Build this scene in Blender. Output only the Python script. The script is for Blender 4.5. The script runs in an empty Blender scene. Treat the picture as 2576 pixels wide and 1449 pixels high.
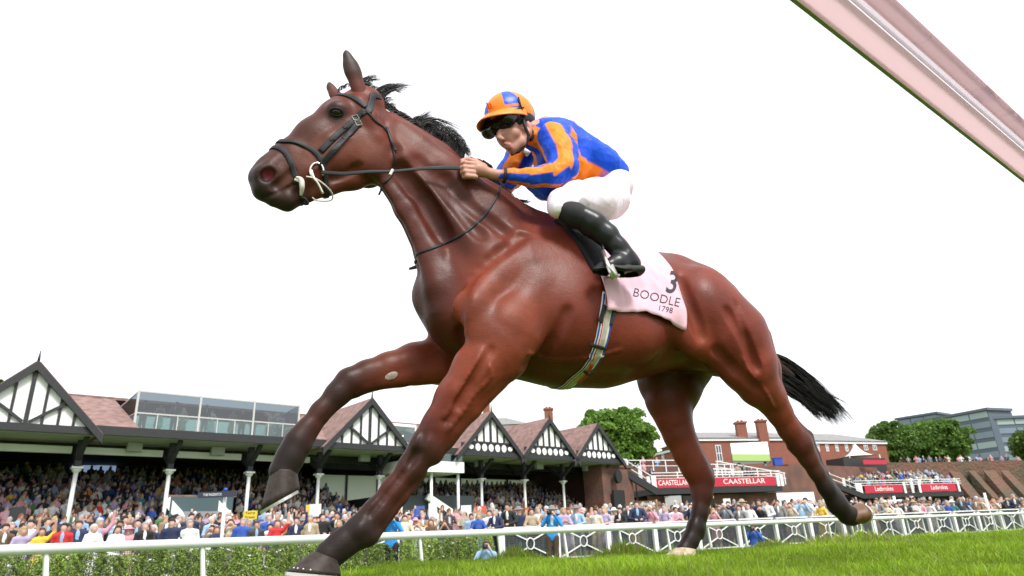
import bpy, bmesh, math, random
import numpy as np
from mathutils import Vector, Matrix

random.seed(7)
rng = np.random.default_rng(7)
SC = bpy.context.scene
COL = SC.collection
R = math.radians

# ------------------------------------------------------------------ camera
F, CX, CY = 1675.0, 1288.0, 724.5            # lens in the 2576 px wide picture used for measuring
PITCH, ROLL = R(20.55), R(2.56)
CAM = np.array([0.0, 0.0, 1.0])
_fw = np.array([0, math.cos(PITCH), math.sin(PITCH)])
_u0 = np.array([0, -math.sin(PITCH), math.cos(PITCH)])
_r0 = np.array([1.0, 0, 0])
_rt = math.cos(ROLL) * _r0 - math.sin(ROLL) * _u0
_up = math.sin(ROLL) * _r0 + math.cos(ROLL) * _u0
cd = bpy.data.cameras.new('camera')
cam = bpy.data.objects.new('camera', cd)
COL.objects.link(cam)
cd.sensor_width = 36.0
cd.lens = F / 2576.0 * 36.0
cd.clip_start, cd.clip_end = 0.05, 3000
cd.dof.use_dof = True
cd.dof.focus_distance = 2.75
cd.dof.aperture_fstop = 6.3
cam.matrix_world = Matrix(((_rt[0], _up[0], -_fw[0], CAM[0]), (_rt[1], _up[1], -_fw[1], CAM[1]),
                           (_rt[2], _up[2], -_fw[2], CAM[2]), (0, 0, 0, 1)))
SC.camera = cam

# ------------------------------------------------------------------ overcast sky, soft sun, exposure
SUN_EL, SUN_AZ = R(52), R(148)               # high, over the photographer's right shoulder
w = bpy.data.worlds.new('World')
SC.world = w
w.use_nodes = True
nt = w.node_tree
bg = nt.nodes['Background']
sky = nt.nodes.new('ShaderNodeTexSky')
sky.sky_type = 'NISHITA'
sky.sun_disc = False
sky.sun_elevation, sky.sun_rotation = SUN_EL, SUN_AZ
sky.dust_density, sky.air_density, sky.ozone_density = 4.0, 1.0, 1.0
hs = nt.nodes.new('ShaderNodeMix'); hs.data_type = 'RGBA'
hs.inputs[0].default_value = 0.86            # cloud cover: a white deck over the clear sky
nt.links.new(sky.outputs[0], hs.inputs[6])
hs.inputs[7].default_value = (10.6, 10.7, 10.9, 1)
nt.links.new(hs.outputs[2], bg.inputs[0])
bg.inputs[1].default_value = 0.06
sd = bpy.data.lights.new('sun', 'SUN')
sd.energy, sd.angle, sd.color = 1.5, R(14), (1.0, 0.97, 0.92)
sun = bpy.data.objects.new('sun', sd)
COL.objects.link(sun)
sdir = Vector((math.sin(SUN_AZ) * math.cos(SUN_EL), math.cos(SUN_AZ) * math.cos(SUN_EL), math.sin(SUN_EL)))
sun.rotation_euler = sdir.to_track_quat('Z', 'Y').to_euler()
vs = SC.view_settings
vs.view_transform, vs.look, vs.gamma = 'Standard', 'None', 1.0
vs.exposure = 1.3
SC.render.film_transparent = False
SC.cycles.max_bounces = 6
SC.cycles.transparent_max_bounces = 8

# ------------------------------------------------------------------ measuring helpers
def ray(x, y):
    return _fw + _rt * ((x - CX) / F) - _up * ((y - CY) / F)
def atY(x, y, Y):
    d = ray(x, y); return CAM + d * (Y / d[1])
def atZ(x, y, Z):
    d = ray(x, y); return CAM + d * ((Z - CAM[2]) / d[2])
def proj(P):
    v = np.asarray(P, float) - CAM
    d = v @ _fw
    return CX + F * (v @ _rt) / d, CY - F * (v @ _up) / d, d

# ------------------------------------------------------------------ objects
def link(name, data, parent=None):
    o = bpy.data.objects.new(name, data)
    COL.objects.link(o)
    if parent is not None:
        o.parent = parent
        o.matrix_parent_inverse = parent.matrix_basis.inverted()
    return o
def tag(o, label=None, cat=None, group=None, kind=None):
    if label: o['label'] = label
    if cat: o['category'] = cat
    if group: o['group'] = group
    if kind: o['kind'] = kind
    return o
def empty(name, loc, label=None, cat=None, group=None):
    o = link(name, None)
    o.empty_display_size = 0.1
    o.location = Vector(loc)
    return tag(o, label, cat, group)
def npmesh(name, V, Fc, mat=None, smooth=False, col=None):
    """V (n,3); Fc an (m,3)/(m,4) array or a list of polygons."""
    me = bpy.data.meshes.new(name)
    V = np.asarray(V, np.float32)
    if isinstance(Fc, np.ndarray):
        m, k = Fc.shape
        me.vertices.add(len(V)); me.vertices.foreach_set('co', V.ravel())
        me.loops.add(m * k); me.loops.foreach_set('vertex_index', Fc.astype(np.int32).ravel())
        me.polygons.add(m); me.polygons.foreach_set('loop_start', np.arange(0, m * k, k, dtype=np.int32))
        me.update(calc_edges=True)
    else:
        me.from_pydata([tuple(map(float, v)) for v in V], [], [tuple(map(int, f)) for f in Fc])
    if smooth:
        me.polygons.foreach_set('use_smooth', np.ones(len(me.polygons), bool))
    if col is not None:
        at = me.color_attributes.new('Col', 'FLOAT_COLOR', 'POINT')
        c4 = np.ones((len(V), 4), np.float32); c4[:, :3] = col
        at.data.foreach_set('color', c4.ravel())
    if mat is not None:
        for m_ in (mat if isinstance(mat, (list, tuple)) else [mat]):
            me.materials.append(m_)
    me.validate()
    return me
class MB:
    """collects polygons, then links them as one mesh object"""
    def __init__(s): s.v, s.f, s.mi = [], [], []
    def add(s, V, Fc, m=0):
        n = len(s.v); s.v += [tuple(map(float, p)) for p in V]
        s.f += [tuple(int(i) + n for i in f) for f in Fc]; s.mi += [m] * len(Fc); return s
    def box(s, o, ax, ay, az, m=0):
        """corner o and three edge vectors"""
        o, ax, ay, az = map(lambda q: np.asarray(q, float), (o, ax, ay, az))
        if np.dot(np.cross(ax, ay), az) < 0: ax, ay = ay, ax
        V = [o, o + ax, o + ax + ay, o + ay, o + az, o + ax + az, o + ax + ay + az, o + ay + az]
        return s.add(V, [(3, 2, 1, 0), (4, 5, 6, 7), (0, 1, 5, 4), (1, 2, 6, 5), (2, 3, 7, 6), (3, 0, 4, 7)], m)
    def bar(s, a, b, w_, h_=None, m=0, up=(0, 0, 1)):
        """rectangular bar from a to b"""
        a, b = np.asarray(a, float), np.asarray(b, float); h_ = h_ or w_
        d = b - a; d /= np.linalg.norm(d) + 1e-9
        u = np.asarray(up, float)
        if abs(d @ u) > 0.95: u = np.array([1.0, 0, 0])
        x = np.cross(d, u); x /= np.linalg.norm(x); y = np.cross(x, d)
        return s.box(a - x * w_ / 2 - y * h_ / 2, x * w_, y * h_, b - a, m)
    def tube(s, pts, r, n=8, m=0, cap=True):
        pts = [np.asarray(p, float) for p in pts]; rs = r if hasattr(r, '__len__') else [r] * len(pts)
        V, Fc = [], []
        px = None
        for i, p in enumerate(pts):
            d = pts[min(i + 1, len(pts) - 1)] - pts[max(i - 1, 0)]; d = d / (np.linalg.norm(d) + 1e-12)
            if px is None:
                u = np.array([0, 0, 1.0]) if abs(d[2]) < 0.9 else np.array([1.0, 0, 0])
                x = np.cross(d, u)
            else:
                x = px - d * (px @ d)
            x /= np.linalg.norm(x); px = x; y = np.cross(d, x)
            for k in range(n):
                t = 2 * math.pi * k / n
                V.append(p + (x * math.cos(t) + y * math.sin(t)) * rs[i])
        for i in range(len(pts) - 1):
            for k in range(n):
                k2 = (k + 1) % n
                Fc.append((i * n + k, i * n + k2, (i + 1) * n + k2, (i + 1) * n + k))
        if cap:
            Fc.append(tuple(range(n - 1, -1, -1))); Fc.append(tuple((len(pts) - 1) * n + k for k in range(n)))
        return s.add(V, Fc, m)
    def prism(s, poly, ext, m=0):
        """closed polygon (3D points) extruded by a vector"""
        n = len(poly); P = [np.asarray(p, float) for p in poly]; e = np.asarray(ext, float)
        nrm = sum(np.cross(P[i] - P[0], P[(i + 1) % n] - P[0]) for i in range(n))
        if nrm @ e > 0: P = P[::-1]
        V = P + [p + e for p in P]
        Fc = [tuple(range(n)), tuple(range(2 * n - 1, n - 1, -1))]
        Fc += [((i + 1) % n, i, i + n, (i + 1) % n + n) for i in range(n)]
        return s.add(V, Fc, m)
    def build(s, name, mat, parent=None, smooth=False):
        me = npmesh(name, s.v, s.f, mat, smooth)
        if isinstance(mat, (list, tuple)):
            me.polygons.foreach_set('material_index', s.mi)
        return link(name, me, parent)

# ------------------------------------------------------------------ materials
def mat(name, col=(0.5, 0.5, 0.5), rough=0.6, attr=None, spec=0.5, metal=0.0, noise=None, bump=None, emit=None, trans=0.0, coat=0.0, alpha=1.0, sheen=0.0, vary=0.0):
    """noise=(scale, amount 0..1, second colour)  bump=(scale, strength, distance)"""
    m = bpy.data.materials.new(name); m.use_nodes = True
    t = m.node_tree; N, L = t.nodes, t.links
    b = N['Principled BSDF']
    b.inputs['Base Color'].default_value = (*col, 1); b.inputs['Roughness'].default_value = rough
    b.inputs['Specular IOR Level'].default_value = spec; b.inputs['Metallic'].default_value = metal
    b.inputs['Transmission Weight'].default_value = trans; b.inputs['Coat Weight'].default_value = coat
    b.inputs['Alpha'].default_value = alpha; b.inputs['Sheen Weight'].default_value = sheen
    out = None
    if attr:
        a = N.new('ShaderNodeAttribute'); a.attribute_name = attr; out = a.outputs['Color']
    tc = N.new('ShaderNodeTexCoord')
    if noise:
        nz = N.new('ShaderNodeTexNoise'); nz.inputs['Scale'].default_value = noise[0]; nz.inputs['Detail'].default_value = 6
        L.new(tc.outputs['Object'], nz.inputs['Vector'])
        mr = N.new('ShaderNodeMapRange'); mr.inputs[1].default_value = 0.38; mr.inputs[2].default_value = 0.66
        mr.inputs[4].default_value = noise[1]
        L.new(nz.outputs[0], mr.inputs[0])
        mx = N.new('ShaderNodeMix'); mx.data_type = 'RGBA'
        L.new(mr.outputs[0], mx.inputs[0])
        if out: L.new(out, mx.inputs[6])
        else: mx.inputs[6].default_value = (*col, 1)
        mx.inputs[7].default_value = (*noise[2], 1); out = mx.outputs[2]
    if vary:
        oi = N.new('ShaderNodeObjectInfo'); hv = N.new('ShaderNodeHueSaturation')
        mr2 = N.new('ShaderNodeMapRange'); mr2.inputs[3].default_value = 1 - vary; mr2.inputs[4].default_value = 1 + vary
        L.new(oi.outputs['Random'], mr2.inputs[0]); L.new(mr2.outputs[0], hv.inputs['Value'])
        if out: L.new(out, hv.inputs['Color'])
        else: hv.inputs['Color'].default_value = (*col, 1)
        out = hv.outputs[0]
    if out: L.new(out, b.inputs['Base Color'])
    if bump:
        nb = N.new('ShaderNodeTexNoise'); nb.inputs['Scale'].default_value = bump[0]; nb.inputs['Detail'].default_value = 5
        L.new(tc.outputs['Object'], nb.inputs['Vector'])
        bp = N.new('ShaderNodeBump'); bp.inputs['Strength'].default_value = bump[1]; bp.inputs['Distance'].default_value = bump[2]
        L.new(nb.outputs[0], bp.inputs['Height']); L.new(bp.outputs[0], b.inputs['Normal'])
    if emit:
        b.inputs['Emission Color'].default_value = (*emit[0], 1); b.inputs['Emission Strength'].default_value = emit[1]
    return m

# ------------------------------------------------------------------ smooth bodies: distance field of tapered limbs and ellipsoids, meshed by surface nets
class Body:
    def __init__(s, frame, lo, hi, vox):
        """frame: 3x3 rows = local axes in world, origin at CAM"""
        s.Fr = np.asarray(frame, float); s.lo = np.asarray(lo, float); s.vox = vox
        s.n = np.ceil((np.asarray(hi, float) - s.lo) / vox).astype(int) + 1
        s.g = np.full(s.n, 1.0, np.float32); s.pr = []
    def L(s, P): return s.Fr @ (np.asarray(P, float))
    def W(s, Q): return np.asarray(Q) @ s.Fr
    def _dist(s, p, X):
        if p[0] == 'c':
            _, a, ra, b, rb, sq = p
            sc = np.array([1.0, 1.0 / sq, 1.0]); a, b = a * sc, b * sc; ba = b - a; l2 = max(ba @ ba, 1e-9)
            dx, dy, dz = X[0] - a[0], X[1] / sq - a[1], X[2] - a[2]
            t = np.clip((dx * ba[0] + dy * ba[1] + dz * ba[2]) / l2, 0, 1)
            return (np.sqrt((dx - t * ba[0]) ** 2 + (dy - t * ba[1]) ** 2 + (dz - t * ba[2]) ** 2) - (ra + (rb - ra) * t)) * min(1.0, sq ** 0.5)
        _, c, rad, M = p
        d = [X[i] - c[i] for i in range(3)]
        q = [sum(M[i][j] * d[j] for j in range(3)) / rad[i] for i in range(3)]
        k0 = np.sqrt(q[0] ** 2 + q[1] ** 2 + q[2] ** 2) + 1e-9
        k1 = np.sqrt(sum((q[i] / rad[i]) ** 2 for i in range(3))) + 1e-9
        return k0 * (k0 - 1) / k1
    def _bounds(s, p, mrg):
        if p[0] == 'c':
            _, a, ra, b, rb, sq = p
            e = max(ra, rb) * np.array([1, sq, 1]) + mrg; lo, hi = np.minimum(a, b) - e, np.maximum(a, b) + e
        else:
            e = max(p[2]) + mrg; lo, hi = p[1] - e, p[1] + e
        i0 = np.clip(np.floor((lo - s.lo) / s.vox).astype(int), 0, s.n); i1 = np.clip(np.ceil((hi - s.lo) / s.vox).astype(int) + 1, 0, s.n)
        return i0, i1
    def put(s, p, k, op, col):
        i0, i1 = s._bounds(p, k + 2.5 * s.vox if op != '-' else k + 2 * s.vox)
        if np.any(i1 <= i0): return
        ax = [(s.lo[i] + s.vox * np.arange(i0[i], i1[i])).astype(np.float32) for i in range(3)]
        X = (ax[0][:, None, None], ax[1][None, :, None], ax[2][None, None, :])
        d = s._dist(p, X)
        v = s.g[i0[0]:i1[0], i0[1]:i1[1], i0[2]:i1[2]]
        if op == '+':
            h = np.maximum(k - np.abs(v - d), 0) / k; v[...] = np.minimum(v, d) - h * h * k * 0.25
        else:
            h = np.maximum(k - np.abs(v + d), 0) / k; v[...] = np.maximum(v, -d) + h * h * k * 0.25
        if col is not None: s.pr.append((p, np.asarray(col, float)))
    def cone(s, A, ra, B, rb, k=0.03, sq=1.0, op='+', col=None):
        s.put(('c', np.asarray(A, float), ra, np.asarray(B, float), rb, sq), k, op, col)
    def ell(s, c, rad, k=0.03, op='+', col=None, fwd=None, upv=None):
        M = np.eye(3)
        if fwd is not None:
            f = np.asarray(fwd, float); f = f / np.linalg.norm(f)
            u = np.asarray(upv if upv is not None else (0, 0, 1), float); l = np.cross(u, f); l /= np.linalg.norm(l); u = np.cross(f, l)
            M = np.array([f, l, u])
        s.put(('e', np.asarray(c, float), np.asarray(rad, float), M), k, op, col)
    def sample(s, Q):
        """signed distance at local points Q (n,3)"""
        q = (np.asarray(Q, float) - s.lo) / s.vox
        i = np.clip(np.floor(q).astype(int), 0, s.n - 2); f = np.clip(q - i, 0, 1)
        r = 0
        for dx in (0, 1):
            for dy in (0, 1):
                for dz in (0, 1):
                    w_ = (f[:, 0] if dx else 1 - f[:, 0]) * (f[:, 1] if dy else 1 - f[:, 1]) * (f[:, 2] if dz else 1 - f[:, 2])
                    r = r + w_ * s.g[i[:, 0] + dx, i[:, 1] + dy, i[:, 2] + dz]
        return r
    def grad(s, Q):
        e = s.vox; Q = np.asarray(Q, float); g = np.stack([s.sample(Q + e * v) - s.sample(Q - e * v) for v in np.eye(3)], 1)
        return g / (np.linalg.norm(g, axis=1, keepdims=True) + 1e-9)
    def march(s, O, D, tmax=6.0, t0=0.0):
        """first hit of local rays O + t D (n,3); NaN where they miss"""
        O = np.atleast_2d(O).astype(float); D = np.atleast_2d(D).astype(float); D = D / np.linalg.norm(D, axis=1, keepdims=True)
        t = np.full(len(D), t0); hit = np.zeros(len(D), bool)
        hi = s.lo + s.vox * (s.n - 1)
        for _ in range(900):
            P = O + D * t[:, None]
            inside = np.all((P > s.lo) & (P < hi), axis=1)
            d = np.where(inside, s.sample(P), 0.05)
            hit |= (d < 0.0008) & inside
            t = np.where(hit, t, t + np.clip(d * 0.6, 0.0015, 0.04))
            if np.all(hit | (t > tmax)): break
        P = O + D * t[:, None]; P[~hit] = np.nan
        return P
    def smooth(s, it=1):
        for _ in range(it):
            for ax in range(3):
                g = s.g; a = np.swapaxes(g, 0, ax); b = a.copy(); b[1:-1] = 0.25 * a[:-2] + 0.5 * a[1:-1] + 0.25 * a[2:]
                s.g = np.ascontiguousarray(np.swapaxes(b, 0, ax))
    def mesh(s):
        g = s.g; ins = g < 0
        cnt = np.zeros(np.array(g.shape) - 1, np.uint8)
        for dx in (0, 1):
            for dy in (0, 1):
                for dz in (0, 1):
                    cnt += ins[dx:g.shape[0] - 1 + dx, dy:g.shape[1] - 1 + dy, dz:g.shape[2] - 1 + dz]
        act = (cnt > 0) & (cnt < 8)
        I = np.argwhere(act); idx = np.full(act.shape, -1, np.int32); idx[act] = np.arange(len(I))
        cor = [(dx, dy, dz) for dx in (0, 1) for dy in (0, 1) for dz in (0, 1)]
        val = {c: g[I[:, 0] + c[0], I[:, 1] + c[1], I[:, 2] + c[2]] for c in cor}
        acc = np.zeros((len(I), 3)); n = np.zeros(len(I))
        for c in cor:
            for ax in range(3):
                if c[ax] == 0:
                    c2 = list(c); c2[ax] = 1; a, b = val[c], val[tuple(c2)]
                    m = (a < 0) != (b < 0); t = np.where(m, a / np.where(m, a - b, 1), 0)
                    p = np.zeros((len(I), 3)); p += c; p[:, ax] = t
                    acc[m] += p[m]; n[m] += 1
        V = s.lo + s.vox * (I + acc / n[:, None])
        Fs = []
        for ax in range(3):
            sl0 = [slice(None)] * 3; sl1 = [slice(None)] * 3; sl0[ax] = slice(0, -1); sl1[ax] = slice(1, None)
            a, b = ins[tuple(sl0)], ins[tuple(sl1)]
            for sg in (0, 1):
                E_ = np.argwhere((a & ~b) if sg == 0 else (~a & b))
                o1, o2 = (ax + 1) % 3, (ax + 2) % 3
                E_ = E_[(E_[:, o1] > 0) & (E_[:, o2] > 0) & (E_[:, o1] < act.shape[o1]) & (E_[:, o2] < act.shape[o2])]
                q = []
                for d1, d2 in ((1, 1), (0, 1), (0, 0), (1, 0)):
                    e = E_.copy(); e[:, o1] -= d1; e[:, o2] -= d2; q.append(idx[e[:, 0], e[:, 1], e[:, 2]])
                q = np.stack(q, 1); Fs.append(q if sg == 0 else q[:, ::-1])
        return V, np.concatenate(Fs)
    def colours(s, V, sharp=60.0):
        W_ = np.zeros(len(V)); C = np.zeros((len(V), 3)); X = (V[:, 0], V[:, 1], V[:, 2])
        for p, c in s.pr:
            d = s._dist(p, X); w_ = np.exp(-np.clip(d, -0.02, 1) * sharp); W_ += w_; C += w_[:, None] * c
        return C / W_[:, None]
# ================================================================== ground
M_soil = mat('soil', (0.05, 0.06, 0.02), 0.9, noise=(30, 0.7, (0.06, 0.10, 0.02)))
M_far = mat('far_turf', (0.07, 0.13, 0.016), 0.9, spec=0.1, noise=(9, 0.7, (0.10, 0.17, 0.02)), bump=(60, 0.5, 0.02))
M_concourse = mat('concourse_tarmac', (0.10, 0.10, 0.10), 0.85, noise=(4, 0.5, (0.15, 0.145, 0.14)))
CR0, CR1 = np.array([-0.76, 3.0]), np.array([4.1, 5.2])             # where the turf bank tips over
_cd = (CR1 - CR0) / np.linalg.norm(CR1 - CR0); _cn = np.array([-_cd[1], _cd[0]])
def turf_z(X, Y):
    """height of the turf: a gently raised bank the horse runs on, falling away beyond its crest"""
    X, Y = np.asarray(X, float), np.asarray(Y, float)
    q = (X - CR0[0]) * _cn[0] + (Y - CR0[1]) * _cn[1]
    s_ = (X - CR0[0]) * _cd[0] + (Y - CR0[1]) * _cd[1]
    z = 0.886 + 0.012 * np.sin(s_ * 1.7 + 0.6) * np.exp(-np.clip(-q, 0, 9)) + 0.006 * np.sin(s_ * 4.1)
    z = z - 0.035 * np.clip((-q - 0.8) / 1.6, 0, 1.6)
    fall = np.clip(q, 0, None)
    return z - np.minimum(0.16 * fall ** 1.4, 0.886 * (1 - np.exp(-fall * 0.5)))
def build_turf():
    xs = np.concatenate([np.arange(-40, -6, 2.0), np.arange(-6, 9, 0.15), np.arange(9, 60, 2.0)])
    ys = np.concatenate([np.arange(-30, -2, 2.0), np.arange(-2, 9, 0.15), np.arange(9, 34, 1.0)])
    X, Y = np.meshgrid(xs, ys, indexing='ij'); Z = turf_z(X, Y)
    V = np.stack([X, Y, Z], -1).reshape(-1, 3)
    n, m = len(xs), len(ys); i = np.arange(n - 1)[:, None] * m + np.arange(m - 1)[None]
    Fc = np.stack([i, i + m, i + m + 1, i + 1], -1).reshape(-1, 4)
    tag(link('turf_ground', npmesh('turf_ground', V, Fc, M_far, True)), kind='structure')
build_turf()
g_ = MB(); g_.box((-900, -300, -0.6), (1800, 0, 0), (0, 2400, 0), (0, 0, 0.55))
tag(g_.build('ground', M_far), kind='structure')
DIVOTS = [(*atZ(x, y, 0.90)[:2], r_, h_) for x, y, r_, h_ in ((1560, 1392, 0.20, 1.0), (1300, 1412, 0.14, 0.7), (1945, 1374, 0.16, 0.6), (2175, 1366, 0.34, 0.7), (2050, 1372, 0.15, 0.4))]
def build_grass():
    """blades over the part of the bank the picture shows"""
    def cloud(n, x0, x1, y0, y1):
        P = np.stack([rng.uniform(x0, x1, n), rng.uniform(y0, y1, n)], 1)
        return P
    P = cloud(1100000, -2.2, 6.5, 0.35, 7.2)
    q = (P[:, 0] - CR0[0]) * _cn[0] + (P[:, 1] - CR0[1]) * _cn[1]
    Z = turf_z(P[:, 0], P[:, 1]); W3 = np.column_stack([P, Z])
    u, v, d = proj_n(W3)
    keep = (u > -60) & (u < 2640) & (v < 1530) & (q < 0.55) & (d > 0.3)
    dist = np.hypot(P[:, 0], P[:, 1])
    keep &= rng.random(len(P)) < np.clip(2.2 / dist, 0.4, 1.0)
    keep |= (rng.random(len(P)) < 0.0)
    Pw = cloud(420000, -6.0, 10.0, -1.5, 9.0); qw = (Pw[:, 0] - CR0[0]) * _cn[0] + (Pw[:, 1] - CR0[1]) * _cn[1]; Ww = np.column_stack([Pw, turf_z(Pw[:, 0], Pw[:, 1])]); uw, vw, dw = proj_n(Ww)
    kw = ~((uw > -60) & (uw < 2640) & (vw < 1530) & (dw > 0.3)) & (qw < 2.0) & (np.hypot(Pw[:, 0], Pw[:, 1]) > 0.25)
    W3 = np.concatenate([W3[keep], Ww[kw]]); dist = np.concatenate([dist[keep], np.full(kw.sum(), 4.0)]); n = len(W3)
    pn = np.sin(W3[:, 0] * 9 + 2 * np.sin(W3[:, 1] * 5)) * np.sin(W3[:, 1] * 11 + W3[:, 0] * 3)      # tufts and thin places
    tuft = 0.5 + 0.5 * np.sin(W3[:, 0] * 2.3 + 1.0) * np.sin(W3[:, 1] * 3.1 + 0.5 * W3[:, 0])
    H = rng.uniform(0.012, 0.030, n) * (1 + 0.35 * pn) * (0.8 + 0.5 * tuft)
    H[rng.random(n) < 0.02] *= 1.7
    ang = rng.uniform(0, 2 * np.pi, n); lean = rng.uniform(0.15, 0.95, n) * H
    lx, ly = np.cos(ang) * lean, np.sin(ang) * lean
    wd = rng.uniform(0.0008, 0.0016, n) * np.clip(dist / 2.2, 0.8, 2.0); wa = rng.uniform(0, 2 * np.pi, n); wx, wy = np.cos(wa) * wd, np.sin(wa) * wd
    b = W3.copy(); b[:, 2] -= 0.004
    # divots and longer tufts kicked up along the crest
    for (tx, ty, rr, hh) in DIVOTS:
        d2 = np.hypot(W3[:, 0] - tx, W3[:, 1] - ty); k_ = np.clip(1 - d2 / rr, 0, 1); b[:, 2] += 0.045 * hh * k_; H *= 1 + 1.5 * hh * k_
    z0 = np.zeros(n)
    V = np.stack([b + np.stack([-wx, -wy, z0], 1), b + np.stack([wx, wy, z0], 1),
                  b + np.stack([lx * 0.35 + wx * .8, ly * 0.35 + wy * .8, H * 0.6], 1), b + np.stack([lx * 0.35 - wx * .8, ly * 0.35 - wy * .8, H * 0.6], 1),
                  b + np.stack([lx, ly, H], 1)], 1).reshape(-1, 3)
    i = np.arange(n)[:, None] * 5
    Fc = np.concatenate([i + [0, 1, 2], i + [0, 2, 3], i + [3, 2, 4]], 0)
    hue = rng.random(n)[:, None]
    c = (1 - hue) * np.array([0.18, 0.34, 0.012]) + hue * np.array([0.39, 0.54, 0.034])
    dry = rng.random(n) < 0.035
    for (tx, ty, rr, hh) in DIVOTS:
        d2 = np.hypot(W3[:, 0] - tx, W3[:, 1] - ty); dry |= (d2 < rr * 0.8) & (rng.random(n) < 0.28); c[dry] = (0.36, 0.31, 0.13)
    c *= (0.80 + 0.20 * pn + 0.22 * (tuft - 0.5))[:, None]
    cv = np.repeat(c, 5, 0)
    m = mat('grass_blade', attr='Col', rough=0.5, spec=0.35)
    bs = m.node_tree.nodes['Principled BSDF']
    bs.inputs['Subsurface Weight'].default_value = 0.0
    o = link('turf_grass', npmesh('turf_grass', V, Fc, m, False, cv))
    tag(o, 'short bright green turf grass under the galloping horse', 'grass', kind='stuff')
    # translucency of thin blades
    N, L = m.node_tree.nodes, m.node_tree.links
    tr = N.new('ShaderNodeBsdfTranslucent'); mx = N.new('ShaderNodeMixShader'); mx.inputs[0].default_value = 0.35
    at = [x for x in N if x.type == 'ATTRIBUTE'][0]
    L.new(at.outputs['Color'], tr.inputs[0]); L.new(bs.outputs[0], mx.inputs[1]); L.new(tr.outputs[0], mx.inputs[2])
    L.new(mx.outputs[0], N['Material Output'].inputs['Surface'])
def proj_n(P):
    v = P - CAM; d = v @ _fw; d_ = np.where(d > 1e-3, d, 1e-3)
    return CX + F * (v @ _rt) / d_, CY - F * (v @ _up) / d_, d
build_grass()
# ================================================================== the racehorse
YAW = R(25)
HF = np.array([[-math.cos(YAW), -math.sin(YAW), 0], [math.sin(YAW), -math.cos(YAW), 0], [0, 0, 1.0]])   # forward, left (toward the photographer), up
HO = np.array([0, 2.6, 0]); LM = HF[1] @ HO
MIRROR = [False]
def sides():
    """near side, then the same shapes mirrored to the far side"""
    for s in (1, -1):
        MIRROR[0] = s < 0; yield s
    MIRROR[0] = False
def hp(x, y, l=0.0):
    """measured point -> world, on the plane l metres to the horse's left of its middle"""
    d = ray(x, y); n = HF[1]
    if MIRROR[0]:
        P = CAM + d * (((HO - CAM) @ n - l) / (d @ n)); return P - n * (2 * ((P - HO) @ n))
    return CAM + d * (((HO - CAM) @ n + l) / (d @ n))
def hq(x, y, l=0.0):
    return HF @ hp(x, y, l)
def pm(x, y, l, r):
    """r measured px -> metres at that point"""
    m_ = MIRROR[0]; MIRROR[0] = False; v = r * ((hp(x, y, -l if m_ else l) - CAM) @ _fw) / F; MIRROR[0] = m_; return v
HB = Body(HF, (-2.78, LM - 0.44, 0.86), (0.08, LM + 0.46, 2.84), 0.0058)
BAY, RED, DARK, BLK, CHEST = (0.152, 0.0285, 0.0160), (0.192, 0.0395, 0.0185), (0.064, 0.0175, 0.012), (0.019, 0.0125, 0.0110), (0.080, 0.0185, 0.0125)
MUZ = (0.022, 0.017, 0.017)
def chain(pts, k=0.03, sq=1.0, col=BAY, op='+', B=None):
    """pts: (x, y, l, r_px[, colour])"""
    B = B or HB
    for p, q in zip(pts[:-1], pts[1:]):
        c = p[4] if len(p) > 4 else col
        B.cone(hq(*p[:3]), pm(*p[:4]), hq(*q[:3]), pm(*q[:4]), k, sq, op, c if op == '+' else None)
def blob(x, y, l, r, rl, r2=None, ang=0.0, k=0.03, col=BAY, op='+', B=None):
    """ellipsoid: r px along the picture direction ang (deg, 0 = right, 90 = down), r2 px across it, rl metres sideways"""
    B = B or HB
    c = hq(x, y, l); e = hq(x + math.cos(R(ang)) * 20, y + math.sin(R(ang)) * 20, l) - c
    side = np.array([0, 1.0, 0])
    upv = np.cross(e, side)
    B.ell(c, (pm(x, y, l, r), rl, pm(x, y, l, r2 or r)), k, op, col if op == '+' else None, e, upv)

# --- trunk
chain([(1165, 745, 0, 118, CHEST), (1280, 752, 0, 190), (1400, 765, 0, 203), (1500, 783, 0, 186), (1590, 783, 0, 160), (1690, 785, 0, 132)], 0.05, 0.78)
chain([(1690, 785, 0, 132), (1770, 815, 0.02, 118), (1820, 860, 0.03, 88)], 0.06, 0.86)
chain([(1560, 680, 0, 55), (1690, 708, 0, 55), (1760, 735, 0.02, 56), (1830, 800, 0.04, 52)], 0.07, 0.9)      # loins and croup
chain([(1370, 602, 0, 52), (1450, 640, 0, 60), (1560, 680, 0, 60)], 0.09, 0.9)                          # withers
blob(1440, 800, 0.16, 150, 0.15, 130, 5, 0.06)                                                          # rib cage swell
blob(1560, 830, 0.17, 120, 0.12, 95, 8, 0.06)
blob(1440, 800, -0.16, 150, 0.15, 130, 5, 0.06)
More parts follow.
